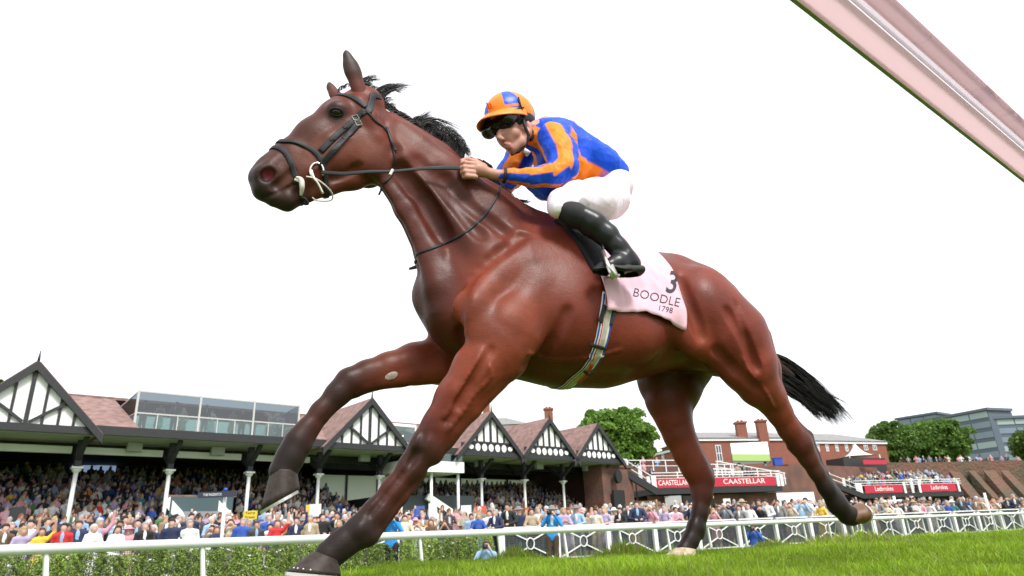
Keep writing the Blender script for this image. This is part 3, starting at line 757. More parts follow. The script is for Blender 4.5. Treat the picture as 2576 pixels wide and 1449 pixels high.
# --- chestnut callus inside the far fore leg
_Pc, _Nc = surf([(985, 946)])
V, Fc = uvsphere((0, 0, 0), 1.0, n=10); ax = np.cross(_Nc[0], [0, 0, 1.0]); ax /= np.linalg.norm(ax); a1 = ax * 0.9 + np.cross(_Nc[0], ax) * 0.42; a1 /= np.linalg.norm(a1); a2 = np.cross(_Nc[0], a1)
V = _Pc[0] + np.outer(V[:, 0] * 0.027, a1) + np.outer(V[:, 1] * 0.015, a2) + np.outer(V[:, 2] * 0.004, _Nc[0])
link('leg_chestnut', npmesh('leg_chestnut', HB.W(V), Fc, mat('callus', (0.42, 0.33, 0.29), 0.8, noise=(150, 0.8, (0.22, 0.15, 0.13)), bump=(250, 0.6, 0.002)), True), horse)
# ================================================================== tack
M_lea = mat('black_leather', (0.018, 0.018, 0.022), 0.5, spec=0.22, noise=(30, 0.5, (0.034, 0.035, 0.044)), bump=(500, 0.15, 0.001))
M_steel = mat('steel', (0.62, 0.60, 0.57), 0.28, metal=0.9)
M_whiteband = mat('white_bit_wrap', (0.72, 0.66, 0.62), 0.7, noise=(60, 0.5, (0.5, 0.42, 0.40)))
def ribbon(P, N_, wid, thick, closed=False):
    """flat strap along local points P with outward normals N_"""
    P, N_ = np.asarray(P), np.asarray(N_)
    T = np.gradient(P, axis=0)
    if closed: T[0] = T[-1] = (P[1] - P[-2])
    T /= np.linalg.norm(T, axis=1, keepdims=True) + 1e-9
    S = np.cross(T, N_); S /= np.linalg.norm(S, axis=1, keepdims=True) + 1e-9
    wv = (np.asarray(wid) if hasattr(wid, '__len__') else np.full(len(P), wid))[:, None] / 2
    pr = [(-1, 0), (-0.93, 0.8), (-0.6, 1), (0.6, 1), (0.93, 0.8), (1, 0)]
    V = np.stack([P + S * wv * a + N_ * thick * b for a, b in pr], 1); n, k = V.shape[:2]
    V = V.reshape(-1, 3); Fc = []
    for i in range(n - 1):
        for j in range(k):
            j2 = (j + 1) % k; Fc.append((i * k + j, (i + 1) * k + j, (i + 1) * k + j2, i * k + j2))
    if not closed: Fc += [tuple(range(k)), tuple((n - 1) * k + j for j in range(k - 1, -1, -1))]
    return HB.W(V), Fc
def strap(name, pts, wpx, parent, m=None, thick=0.004, lift=0.0015, n=26, mirror=None, over=None):
    """pts on the near side of the horse; mirror='start'/'end' carries the strap round to the other side; over: local points that bridge the two"""
    Q = spline(pts, n); P, N_ = surf(Q); ok = ~np.isnan(P[:, 0]); P, N_ = P[ok], N_[ok]
    P = P + N_ * lift; wm = pm(*pts[0], 0.06, wpx)
    if mirror:
        Pm, Nm = P.copy(), N_.copy(); Pm[:, 1] = 2 * LM - Pm[:, 1]; Nm[:, 1] *= -1
        if mirror == 'start':
            P, N_ = np.concatenate([Pm[::-1], P]), np.concatenate([Nm[::-1], N_])
        elif mirror == 'loop':
            P, N_ = np.concatenate([Pm[::-1], P, Pm[-1:]]), np.concatenate([Nm[::-1], N_, Nm[-1:]])
        # fill the jump across the middle by walking over the surface
        out_p, out_n = [P[0]], [N_[0]]
        for a, b, na, nb in zip(P[:-1], P[1:], N_[:-1], N_[1:]):
            g = np.linalg.norm(b - a)
            if g > 0.012:
                k = int(g / 0.006)
                for i in range(1, k):
                    t = i / k; q = a * (1 - t) + b * t
                    g1 = HB.grad(q[None])[0]; d = HB.sample(q[None])[0]
                    for _ in range(6):
                        q = q - g1 * (d - lift); g1 = HB.grad(q[None])[0]; d = HB.sample(q[None])[0]
                    out_p.append(q); out_n.append(g1)
            out_p.append(b); out_n.append(nb)
        P, N_ = np.array(out_p), np.array(out_n)
        for _ in range(3):
            P[1:-1] = 0.25 * P[:-2] + 0.5 * P[1:-1] + 0.25 * P[2:]; N_[1:-1] = 0.25 * N_[:-2] + 0.5 * N_[1:-1] + 0.25 * N_[2:]
        N_ /= np.linalg.norm(N_, axis=1, keepdims=True)
    V, Fc = ribbon(P, N_, wm, thick)
    return link(name, npmesh(name, V, Fc, m or M_lea, True), parent)
bridle = empty('bridle', hp(905, 240), 'black leather bridle with white bit wrap on the bay horse\'s head', 'bridle')
strap('browband', [(826, 243), (850, 238), (882, 243), (901, 254), (921, 270)], 14, bridle, mirror='start')
strap('headpiece', [(938, 240), (934, 258), (926, 284)], 18, bridle, mirror='start')
ck = strap('cheekpiece', [(917, 278), (880, 312), (845, 342), (806, 381)], 15, bridle, lift=0.002)
ck2 = strap('cheekpiece', [(906, 305), (872, 345), (842, 376), (815, 405), (806, 420)], 15, bridle, lift=0.004)
for s_, cx_, cy_ in ((0, 893, 299), (1, 900, 312)):
    P, N_ = surf([(cx_, cy_)]); c, nn = P[0] + N_[0] * 0.009, N_[0]
    t1 = np.cross(nn, [0.5, 0, 0.8]); t1 /= np.linalg.norm(t1); t2 = np.cross(nn, t1)
    ring = [HB.W(c + t1 * a * 0.012 + t2 * b * 0.010) for a, b in ((1, 1), (1, -1), (-1, -1), (-1, 1), (1, 1))]
    mb = MB(); mb.tube(ring, 0.0022, 6); mb.build('buckle', M_steel, (ck, ck2)[s_])
for (cx_, cy_, par) in ((868, 322, ck), (835, 352, ck), (868, 349, ck2), (840, 378, ck2)):
    P, N_ = surf([(cx_ - 5, cy_ + 5), (cx_ + 5, cy_ - 5)])
    V, Fc = ribbon(P + N_ * 0.006 + np.array([[0, 0, 0.006], [0, 0, -0.006]]), N_, 0.012, 0.003); link('keeper', npmesh('keeper', V, Fc, M_lea, False), par)
strap('cavesson_noseband', [(714, 357), (735, 356), (755, 362), (785, 377), (805, 397), (814, 425), (819, 452), (822, 478)], 13, bridle, mirror='loop', lift=0.003)
strap('grackle_noseband', [(697, 371), (709, 377), (722, 390), (734, 415), (746, 447)], 13, bridle, mirror='start', lift=0.002)
strap('chin_strap', [(746, 447), (752, 470), (757, 492)], 9, bridle, mirror='loop', lift=0.003)
strap('throat_lash', [(927, 284), (946, 307), (966, 322), (980, 342), (988, 372), (994, 402), (986, 438), (970, 458)], 5, bridle, mirror='loop', lift=0.002)
strap('throat_lash_tail', [(972, 322), (980, 346), (990, 370), (997, 382)], 6, bridle, lift=0.006)
def wire(name, pts, r, m, parent, n=22, closed=False):
    mb = MB(); Q = spline(np.array([HB.W(p) if False else p for p in pts]), n); mb.tube(list(Q), r, 8); return mb.build(name, m, parent, True)
bitp = lambda x, y, l: hp(x, y, l)
LB = 0.075
a0 = np.linspace(-0.6, 4.6, 18)
wire('bit_ring', [bitp(797 + 17 * math.cos(a), 430 - 20 * math.sin(a), LB) for a in a0], 0.0042, M_steel, bridle, 40)
wire('bit_cheek', [bitp(783, 428, LB), bitp(790, 448, LB + 0.004), bitp(800, 462, LB + 0.004), bitp(812, 486, LB)], 0.0052, M_steel, bridle)
wire('bit_curl', [bitp(770, 444, LB), bitp(795, 450, LB + 0.006), bitp(820, 468, LB), bitp(836, 488, 0.05), bitp(832, 504, 0.03), bitp(800, 505, 0.02), bitp(785, 497, 0.02)], 0.0030, M_whiteband, bridle, 40)
wire('bit_wrap', [bitp(745, 446, LB - 0.006), bitp(757, 452, LB), bitp(760, 470, LB), bitp(757, 492, 0.055)], [0.004 + 0.006 * math.sin(i / 21 * 3.1) for i in range(22)], M_whiteband, bridle)
wire('bit_wrap', [bitp(742, 452, LB - 0.012), bitp(754, 456, LB - 0.004), bitp(765, 460, LB)], 0.0055, M_whiteband, bridle)
wire('chin_buckle', [bitp(757, 497, 0.03), bitp(768, 500, 0.035), bitp(775, 512, 0.03), bitp(766, 514, 0.02)], 0.0045, M_lea, bridle)
# reins: from the bit rings to the jockey's hands, each a flat leather strap in the air
def rein(pts, wid, name='rein'):
    P = spline(np.array([HF @ hp(*p) for p in pts]), 40); n = np.zeros_like(P); n[:, 1] = 1.0
    V, Fc = ribbon(P, n, np.interp(np.linspace(0, 1, 40), np.linspace(0, 1, len(wid)), wid), 0.003)
    return link(name, npmesh(name, V, Fc, M_lea, True), bridle)
rein([(808, 433, 0.080), (866, 437, 0.105), (930, 432, 0.122), (989, 431, 0.128), (1054, 425, 0.13), (1110, 422, 0.135), (1160, 423, 0.14), (1190, 428, 0.14)], (0.016, 0.016, 0.013, 0.012, 0.018, 0.021, 0.018))
rein([(800, 425, -0.080), (866, 425, -0.105), (989, 415, -0.128), (1110, 412, -0.13), (1200, 424, -0.10)], (0.012, 0.013, 0.012, 0.014, 0.014))
wire('rein_stop', [hp(981, 440, 0.135), hp(988, 427, 0.135)], 0.006, M_whiteband, bridle)
# neck strap
ns = strap('neck_strap', [(1262, 455), (1252, 490), (1218, 542), (1170, 585), (1120, 612), (1064, 633)], 6, None, mirror='loop', lift=0.001, n=40)
tag(ns, 'thin black neck strap lying round the base of the horse\'s neck', 'strap')

# --- saddle cloth wrapped over the back: columns along the back, rows round the barrel
def wrap(al, ph, lift, axis_z):
    """al: position along the horse, ph: angle from straight up (positive to the near side); returns local surface points"""
    al, ph = np.broadcast_arrays(al, ph); sh = al.shape; al, ph = al.ravel(), ph.ravel()
    c = np.stack([al, np.full_like(al, LM), axis_z(al)], 1)
    D = np.stack([np.zeros_like(al), np.sin(ph), np.cos(ph)], 1)
    O = c + D * 0.55
    P = HB.march(O, -D, 0.6); N_ = HB.grad(np.nan_to_num(P))
    return (P + N_ * lift).reshape(*sh, 3), N_.reshape(*sh, 3)
_b0, _b1 = hq(1420, 765, 0), hq(1690, 785, 0)
axz = lambda a: np.interp(a, [_b1[0], _b0[0]], [_b1[2], _b0[2]])
def phi_of(x, y):
    P, _n = surf([(x, y)]); p = P[0]; return p[0], math.atan2(p[1] - LM, p[2] - axz(p[0]))
# corners measured on the photograph -> (position along the horse, angle)
M_pink = mat('pink_saddle_cloth', (0.76, 0.47, 0.57), 0.85, spec=0.1, noise=(12, 0.35, (0.80, 0.55, 0.63)), bump=(900, 0.15, 0.0006))
cl_f = [phi_of(*p) for p in ((1506, 700), (1522, 745), (1546, 786))]
cl_r = [phi_of(*p) for p in ((1690, 668), (1722, 700), (1727, 744), (1732, 800), (1716, 830))]
cl_b = [phi_of(*p) for p in ((1546, 786), (1617, 787), (1680, 811), (1716, 830))]
def cloth():
    nu, nv = 64, 90
    aF, aR = cl_f[1][0] + 0.02, np.mean([c[0] for c in cl_r[1:]]) + 0.028
    al = np.linspace(aF, aR, nu)
    bl = np.interp(al[::-1], [c[0] for c in cl_b][::-1], [c[1] for c in cl_b][::-1])[::-1]
    t = np.linspace(-1, 1, nv)
    PH = bl[:, None] * t[None, :]; AL = np.repeat(al[:, None], nv, 1)
    AL = AL + 0.012 * np.sin(PH * 3)
    P, N_ = wrap(AL, PH, 0.004, axz)
    uu, vv = np.linspace(0, 1, nu)[:, None], np.abs(t)[None, :]
    edge = np.clip((vv - 0.55) / 0.45, 0, 1) * (1 - np.exp(-((1 - uu) * 6)))
    fl = edge ** 1.5 * (0.010 + 0.012 * np.sin(uu * 9 + vv * 2.0)) + 0.0050 * np.sin(uu * 17 + vv * 9 + 2 * np.sin(vv * 5)) * vv + 0.003 * np.sin(uu * 34 - vv * 13) * vv + 0.012 * np.clip((uu - 0.7) / 0.3, 0, 1) ** 1.5 * vv
    P = P + N_ * np.abs(fl)[..., None]
    i = np.arange(nu - 1)[:, None] * nv + np.arange(nv - 1)[None]
    Fc = np.stack([i, i + 1, i + nv + 1, i + nv], -1).reshape(-1, 4)
    V = HB.W(P.reshape(-1, 3)); o = link('saddle_cloth', npmesh('saddle_cloth', V, Fc, M_pink, True))
    sm = o.modifiers.new('thickness', 'SOLIDIFY'); sm.thickness = 0.0025; sm.offset = 1
    tag(o, 'pink number cloth printed with dark lettering under the racing saddle', 'saddle cloth')
    return o, P, N_, al, bl
scloth, CP, CN, CAL, CBL = cloth()
M_ink = mat('dark_print', (0.03, 0.032, 0.05), 0.7)
def text_mesh(txt, bold=0.0, font_shear=0.0, fill=3):
    cu = bpy.data.curves.new('lettering', 'FONT'); cu.body = txt; cu.size = 1.0; cu.align_x = 'CENTER'; cu.align_y = 'CENTER'
    cu.offset = bold; cu.shear = font_shear; cu.resolution_u = 4
    o = bpy.data.objects.new('lettering', cu); COL.objects.link(o)
    dg = bpy.context.evaluated_depsgraph_get(); me = bpy.data.meshes.new_from_object(o.evaluated_get(dg))
    bm = bmesh.new(); bm.from_mesh(me); bmesh.ops.triangulate(bm, faces=bm.faces)
    for _ in range(fill):
        lng = [e for e in bm.edges if e.calc_length() > 0.09]
        if not lng: break
        bmesh.ops.subdivide_edges(bm, edges=lng, cuts=1); bmesh.ops.triangulate(bm, faces=bm.faces)
    V = np.array([v.co[:] for v in bm.verts]); Fc = [tuple(v.index for v in f.verts) for f in bm.faces]
    bm.free(); bpy.data.objects.remove(o); bpy.data.curves.remove(cu); bpy.data.meshes.remove(me)
    return V, Fc
def cloth_at(fu, fv):
    """bilinear point on the near half of the cloth; fu 0 front..1 rear, fv 0 spine..1 hem"""
    nu, nv = CP.shape[:2]; x = np.clip(fu, 0, 1) * (nu - 1); y = (np.clip(fv, 0, 1) * 0.5 + 0.5) * (nv - 1)
    i, j = np.minimum(x.astype(int), nu - 2), np.minimum(y.astype(int), nv - 2); a, b = (x - i)[:, None], (y - j)[:, None]
    g = lambda A: A[i, j] * (1 - a) * (1 - b) + A[i + 1, j] * a * (1 - b) + A[i, j + 1] * (1 - a) * b + A[i + 1, j + 1] * a * b
    return g(CP), g(CN)
def cloth_uv(x, y):
    """nearest cloth parameter under a measured pixel"""
    Wp = HB.W(CP.reshape(-1, 3)); u, v, d = proj_n(Wp); k = np.arange(len(u)) % CP.shape[1] >= CP.shape[1] // 2
    e = np.where(k, (u - x) ** 2 + (v - y) ** 2, 1e9); q = int(np.argmin(e)); return (q // CP.shape[1]) / (CP.shape[0] - 1), ((q % CP.shape[1]) / (CP.shape[1] - 1) - 0.5) * 2
def print_on_cloth(txt, cx_, cy_, hpx, ang, name, bold=0.0, stretch=1.0):
    V, Fc = text_mesh(txt, bold); c0 = cloth_uv(cx_, cy_)
    ca, sa = math.cos(R(ang)), math.sin(R(ang)); q = []
    P3 = []
    for v in V[:, :2]:
        x = cx_ + (v[0] * stretch * ca - v[1] * -sa * -1) * hpx if False else cx_ + (v[0] * stretch * ca + v[1] * sa) * hpx
        y = cy_ + (v[0] * stretch * sa - v[1] * ca) * hpx
        q.append((x, y))
    # local linear map pixel -> cloth parameter
    e = 14.0; cu, cv = c0
    p0 = np.array(proj(HB.W(cloth_at(np.array([cu]), np.array([cv]))[0][0]))[:2]); pu = np.array(proj(HB.W(cloth_at(np.array([cu + 0.04]), np.array([cv]))[0][0]))[:2]); pv = np.array(proj(HB.W(cloth_at(np.array([cu]), np.array([cv + 0.04]))[0][0]))[:2])
    J = np.linalg.inv(np.stack([(pu - p0) / 0.04, (pv - p0) / 0.04], 1)); d = (np.array(q) - p0) @ J.T
    for _ in range(4):
        P, N_ = cloth_at(cu + d[:, 0], cv + d[:, 1]); u, v, _d = proj_n(HB.W(P)); d += (np.array(q) - np.stack([u, v], 1)) @ J.T * 0.7
    P, N_ = cloth_at(cu + d[:, 0], cv + d[:, 1])
    return link(name, npmesh(name, HB.W(P + N_ * 0.0042), Fc, M_ink, False), scloth)
print_on_cloth('3', 1690, 714, 78, 14, 'number', 0.012, 0.8)
print_on_cloth('BOODLE', 1650, 750, 31, 13, 'lettering', -0.008, 1.0)
print_on_cloth('1798', 1672, 779, 20, 11, 'lettering', -0.004, 1.0)
# --- girth round the barrel
def band(pts, wpx, name, m, lift, parent=None, offs=0.0, thick=0.003, n=120):
    """band round the whole barrel through the measured near-side points"""
    k = np.array([phi_of(*p) for p in pts]); o = np.argsort(k[:, 1]); k = k[o]
    ph = np.linspace(k[0, 1], math.pi - 0.02, n); al = np.interp(ph, k[:, 1], k[:, 0]) + offs
    PH = np.concatenate([ph, -ph[::-1]]); AL = np.concatenate([al, al[::-1]])
    P, N_ = wrap(AL, PH, lift, axz); ok = ~np.isnan(P[:, 0]); P, N_ = P[ok], N_[ok]
    for _ in range(4):
        P[1:-1] = 0.25 * P[:-2] + 0.5 * P[1:-1] + 0.25 * P[2:]
    wm = pm(*pts[len(pts) // 2], 0.3, wpx); V, Fc = ribbon(P, N_, wm, thick)
    return link(name, npmesh(name, V, Fc, m, True), parent)
GP = [(1531, 742), (1523, 800), (1509, 868), (1494, 905), (1470, 935), (1440, 962)]
M_gw = mat('girth_white_webbing', (0.80, 0.76, 0.74), 0.8, bump=(400, 0.3, 0.001)); M_gb = mat('girth_blue_stripe', (0.03, 0.07, 0.42), 0.7)
M_gt = mat('girth_taupe', (0.50, 0.43, 0.38), 0.8, noise=(80, 0.4, (0.62, 0.56, 0.5))); M_gr = mat('girth_red_stripe', (0.55, 0.05, 0.035), 0.7); M_blk = mat('black_webbing', (0.015, 0.015, 0.018), 0.7)
girth = band(GP, 43, 'girth', M_gw, 0.002); tag(girth, 'white elastic racing girth with blue edges round the horse\'s barrel', 'girth')
gw_ = pm(1509, 868, 0.3, 43)
band(GP, 5, 'edge_stripe', M_gb, 0.0035, girth, gw_ * 0.40); band(GP, 5, 'edge_stripe', M_gb, 0.0035, girth, -gw_ * 0.40)
band(GP, 13, 'centre_strap', M_gt, 0.0045, girth, -gw_ * 0.04); band(GP, 3, 'red_stripe', M_gr, 0.0035, girth, gw_ * 0.2)
def patch(pts, wpx, name, m, lift, par):
    P, N_ = surf(spline(pts, 14)); P = P + N_ * lift; V, Fc = ribbon(P, N_, pm(*pts[0], 0.3, wpx), 0.003); return link(name, npmesh(name, V, Fc, m, True), par)
patch([(1545, 745), (1536, 775)], 26, 'buckle_guard', M_blk, 0.009, girth)
patch([(1518, 770), (1506, 812)], 13, 'buckle_tab', M_blk, 0.009, girth); patch([(1543, 780), (1533, 818)], 10, 'buckle_tab', M_blk, 0.009, girth)
patch([(1481, 866), (1500, 870), (1520, 876)], 10, 'keeper', M_blk, 0.010, girth)
patch([(1487, 912), (1474, 938), (1452, 958)], 10, 'red_tab', M_gr, 0.010, girth)
patch([(1468, 928), (1478, 936), (1490, 934)], 8, 'black_tab', M_blk, 0.011, girth)
# --- saddle: seat over the back and a flap on each side
def saddle():
    edge = [(1392, 556), (1408, 566), (1432, 592), (1458, 628), (1478, 664), (1494, 690), (1506, 684), (1516, 662), (1517, 636), (1508, 606), (1490, 582), (1462, 566), (1430, 556)]
    E_ = [phi_of(*p) for p in edge]
    def flap(sg):
        P2 = dense(np.array(E_ + E_[:1]), 60)[:-1]; c = P2.mean(0); V, Fc = [], []; n = len(P2); lv = (0.0, 0.25, 0.5, 0.75, 0.93, 1.0)
        al = np.array([c[0] + (p[0] - c[0]) * t for t in lv for p in P2]); ph = np.array([c[1] + (p[1] - c[1]) * t for t in lv for p in P2])
        P, N_ = wrap(al, sg * ph, 0.0, axz); th = np.repeat([0.020, 0.020, 0.019, 0.018, 0.016, 0.003], n)
        V = P + N_ * th[:, None]
        for i in range(len(lv) - 1):
            for j in range(n):
                j2 = (j + 1) % n; q = (i * n + j, (i + 1) * n + j, (i + 1) * n + j2, i * n + j2); Fc.append(q if sg > 0 else q[::-1])
        return HB.W(V), Fc
    root = None
    ph = np.linspace(-0.62, 0.62, 26); al = np.linspace(hq(1400, 570)[0], hq(1515, 620)[0], 22)
    A, PHI = np.meshgrid(al, ph, indexing='ij'); t = np.linspace(0, 1, 22)[:, None]
    PHI = PHI * (0.75 + 0.55 * np.sin(t * math.pi)); lift = 0.020 + 0.012 * t ** 3 + 0.020 * (1 - t) ** 4 - 0.012 * np.abs(PHI) / 0.6
    P, N_ = wrap(A, PHI, 0.0, axz); P = P + N_ * lift[..., None]
    i = np.arange(21)[:, None] * 26 + np.arange(25)[None]; Fc = np.stack([i, i + 1, i + 27, i + 26], -1).reshape(-1, 4)
    o = link('racing_saddle', npmesh('racing_saddle', HB.W(P.reshape(-1, 3)), Fc, M_sad, True))
    sm = o.modifiers.new('thickness', 'SOLIDIFY'); sm.thickness = 0.02; sm.offset = -1
    tag(o, 'small black racing saddle under the jockey above the pink cloth', 'saddle')
    for sg in (1, -1):
        V, Fc = flap(sg); link('saddle_flap', npmesh('saddle_flap', V, Fc, M_sad, True), o)
    return o
M_sad = mat('saddle_rubber', (0.010, 0.010, 0.012), 0.62, spec=0.15, bump=(300, 0.2, 0.001))
sad = saddle()
for s_ in sides():
    LS = lambda x, y, l: hp(x, y, s_ * l)
    mb = MB(); mb.bar(LS(1512, 600, 0.325), LS(1521, 648, 0.36), 0.006, 0.022); mb.build('stirrup_leather', M_lea, sad)
    mb = MB(); mb.tube([LS(1517, 632, 0.385), LS(1528, 664, 0.425 * s_ ** 2), LS(1546, 696, 0.432)], 0.0075, 8); mb.tube([LS(1519, 640, 0.35), LS(1524, 664, 0.335), LS(1532, 692, 0.315)], 0.006, 8)
    mb.bar(LS(1546, 694, 0.432), LS(1531, 698, 0.31), 0.04, 0.012); mb.bar(LS(1533, 668, 0.428), LS(1548, 700, 0.434), 0.008, 0.028); mb.build('stirrup_iron', M_steel, sad, True)
# ================================================================== jockey
SKIN = (0.50, 0.25, 0.19)
M_skin = mat('skin', attr='Col', rough=0.5, spec=0.35, noise=(60, 0.15, (0.55, 0.22, 0.17)), bump=(500, 0.08, 0.001))
M_skin.node_tree.nodes['Principled BSDF'].inputs['Subsurface Weight'].default_value = 0.08
M_skin.node_tree.nodes['Principled BSDF'].inputs['Subsurface Radius'].default_value = (0.02, 0.008, 0.004)
jlo = np.minimum(np.minimum(hq(1150, 220, 0.3), hq(1650, 720, 0.3)), np.minimum(hq(1150, 220, -0.3), hq(1650, 720, -0.3)))
jhi = np.maximum(np.maximum(hq(1150, 220, 0.3), hq(1650, 720, 0.3)), np.maximum(hq(1150, 220, -0.3), hq(1650, 720, -0.3)))
jlo[1], jhi[1] = LM - 0.47, LM + 0.47
def JB(v): return Body(HF, jlo, jhi, v)
def folds(V, N_, amp, seed, n=14, fmin=18, fmax=70, aniso=None):
    r = np.random.default_rng(seed); d = np.zeros(len(V))
    for _ in range(n):
        k = r.normal(0, 1, 3); k /= np.linalg.norm(k); f = r.uniform(fmin, fmax)
        ph = V @ k * f + 1.5 * np.sin(V @ r.normal(0, 1, 3) * 14 + r.uniform(0, 6))
        d += (1 - np.abs(np.sin(ph))) ** 2 * (fmin / f) ** 0.5 - 0.35
    return V + N_ * (d * amp / math.sqrt(n))[:, None]
# --- body: one continuous figure, mostly under the clothes
JBd = JB(0.0042)
c = lambda pts, k=0.02, sq=1.0, col=SKIN, op='+': chain(pts, k, sq, col, op, JBd)
c([(1520, 445, 0, 40), (1450, 400, 0, 46), (1390, 355, 0, 42), (1352, 338, 0, 30), (1330, 330, 0.01, 24)], 0.03, 1.25)
for s_ in sides():
    c([(1535, 495, 0.10 * s_, 42), (1470, 505, 0.20 * s_, 36), (1410, 522, 0.265 * s_, 20), (1488, 562, 0.318 * s_, 16), (1562, 634, 0.362 * s_, 12), (1540, 670, 0.372 * s_, 9)], 0.02)
c([(1395, 350, 0.16, 26), (1412, 420, 0.235, 20), (1330, 443, 0.20, 17), (1258, 441, 0.155, 12), (1238, 438, 0.15, 12), (1205, 428, 0.148, 16), (1190, 425, 0.146, 17)], 0.015)
c([(1360, 350, -0.16, 26), (1292, 425, -0.235, 20), (1262, 450, -0.2, 17), (1222, 440, -0.13, 12), (1200, 428, -0.105, 15)], 0.015)
for (hx, hl, sg) in ((0, 0.142, 1), (8, -0.105, -1)):
    for i in range(4):
        y0 = 409 + i * 11; dx = (3, 0, 2, 7)[i] + hx; o = 0.024 * sg
        c([(1190 + dx, y0 + 3, hl + o, 6.3), (1168 + dx, y0 + 1, hl + o * 0.8, 6.0), (1161 + dx, y0 + 3, hl - o * 0.1, 5.6), (1172 + dx, y0 + 4, hl - o * 0.9, 5.2), (1186 + dx, y0 + 3, hl - o * 0.8, 5.0)], 0.006)
    c([(1216 + hx, 421, hl, 11), (1196 + hx, 408, hl - 0.004 * sg, 8), (1176 + hx, 402, hl - 0.004 * sg, 6.5), (1162 + hx, 404, hl - 0.006 * sg, 5.2)], 0.01)
# head
def hd(pts, k=0.012, sq=1.0, op='+', col=SKIN): chain(pts, k, sq, col, op, JBd)
hd([(1286, 298, 0.005, 44), (1292, 308, 0.005, 43)], 0.02, 0.95)
hd([(1278, 318, 0.020, 36), (1280, 345, 0.026, 29), (1287, 370, 0.030, 15)], 0.02, 0.95)
hd([(1324, 336, 0.056, 15), (1312, 360, 0.05, 12), (1291, 376, 0.036, 11)], 0.016)
hd([(1318, 336, -0.05, 15), (1300, 360, -0.025, 12), (1286, 376, 0.012, 10)], 0.016)
hd([(1262, 318, 0.048, 6), (1257, 338, 0.054, 6.5), (1255, 347, 0.057, 7)], 0.010)
hd([(1263, 350, 0.068, 6), (1262, 350, 0.046, 6)], 0.008)
hd([(1294, 336, 0.062, 13), (1282, 330, 0.062, 10)], 0.014)
hd([(1270, 362, 0.048, 4.5, (0.42, 0.15, 0.13)), (1281, 364, 0.056, 4, (0.42, 0.15, 0.13))], 0.010)
hd([(1274, 371, 0.044, 4.5, (0.42, 0.15, 0.13)), (1283, 371, 0.052, 3.5, (0.42, 0.15, 0.13))], 0.010)
hd([(1266, 367, 0.066, 2.2), (1284, 368, 0.068, 2.0)], 0.004, op='-')
hd([(1278, 352, 0.078, 3), (1290, 366, 0.074, 2)], 0.012, op='-')
blob(1331, 318, 0.074, 16, 0.010, 8, 75, 0.008, (0.52, 0.24, 0.19), '+', JBd)
blob(1329, 318, 0.086, 9, 0.006, 4, 75, 0.006, SKIN, '-', JBd)
V, Fc = JBd.mesh(); jcol = JBd.colours(V, 120)
jockey = link('jockey', npmesh('jockey', JBd.W(V), Fc, M_skin, True, jcol))
tag(jockey, 'jockey in blue and orange striped silks crouching over the bay horse, holding the reins', 'person')
# --- silk jacket
BLUE, ORG = np.array((0.004, 0.072, 0.64)), np.array((0.90, 0.23, 0.006))
JK = JB(0.0045)
TOR = [(1528, 447, 0, 52), (1494, 427, 0, 58), (1448, 402, 0, 62), (1402, 360, 0, 56), (1370, 340, 0, 42)]
chain(TOR, 0.03, 1.30, BLUE, B=JK)
chain([(1370, 338, 0, 40), (1346, 342, 0.01, 33), (1334, 348, 0.014, 31)], 0.02, 1.0, BLUE, B=JK)
chain([(1400, 400, 0.0, 52), (1420, 440, 0, 46), (1380, 470, 0.0, 28), (1345, 450, 0.0, 26)], 0.04, 1.7, BLUE, B=JK)
ARM = [(1392, 348, 0.17, 44), (1412, 385, 0.215, 45), (1418, 422, 0.245, 40), (1395, 440, 0.245, 33), (1340, 446, 0.21, 27), (1290, 443, 0.175, 21), (1256, 440, 0.155, 17)]
ARF = [(1358, 348, -0.17, 44), (1310, 392, -0.22, 38), (1285, 440, -0.24, 38), (1268, 462, -0.225, 30), (1240, 458, -0.17, 22), (1226, 446, -0.14, 16)]
chain(ARM, 0.02, 0.95, BLUE, B=JK); chain(ARF, 0.02, 0.95, BLUE, B=JK)
chain([(1400, 348, 0.10, 46), (1365, 348, -0.10, 46)], 0.04, 1.0, BLUE, B=JK)
JK.smooth(1)
V, Fc = JK.mesh(); N_ = JK.grad(V); V0 = V.copy()
V = folds(V, N_, 0.0065, 3, 16, 22, 85)
def axis_angle(P, pts, upv):
    """nearest segment of a measured chain: distance, parameter, angle round it"""
    best = np.full(len(P), 1e9); ang = np.zeros(len(P)); tt = np.zeros(len(P))
    for i, (a, b) in enumerate(zip(pts[:-1], pts[1:])):
        A, B_ = hq(*a[:3]), hq(*b[:3]); d = B_ - A; L_ = np.linalg.norm(d); d = d / L_
        t = np.clip((P - A) @ d, 0, L_); q = P - A - t[:, None] * d; r = np.linalg.norm(q, axis=1) - (pm(*a[:4]) + (pm(*b[:4]) - pm(*a[:4])) * t / L_)
        e1 = np.array(upv) - d * (np.array(upv) @ d); e1 /= np.linalg.norm(e1); e2 = np.cross(d, e1)
        m = r < best; best[m] = r[m]; ang[m] = np.arctan2(q[m] @ e2, q[m] @ e1); tt[m] = i + t[m] / L_
    return best, tt, ang
dA, tA, aA = axis_angle(V0, ARM, (0, 1.0, 0)); dF, tF, aF = axis_angle(V0, ARF, (0, 1.0, 0)); dT, tT, aT = axis_angle(V0, TOR, (0, 0, 1.0))
JKC = np.repeat(BLUE[None], len(V), 0)
def stripe(a, n, ph): return np.sin(a * n / 1.0 + ph) > 0.12
arm = (dA < dT - 0.012) & (dA < dF); far_ = (dF < dT - 0.012) & (dF < dA)
sm = lambda x, w_: np.clip(x / w_ + 0.5, 0, 1)
wA = sm(np.sin(aA * 3 + 0.65), 0.30) * arm
wF = sm(np.sin(aF * 3 + 0.2), 0.30) * far_
th_side = np.abs(aT)
wT = sm(th_side - R(122), 0.07) * sm(R(168) - th_side, 0.07) * sm(tT - 1.0, 0.1) * ~(arm | far_)
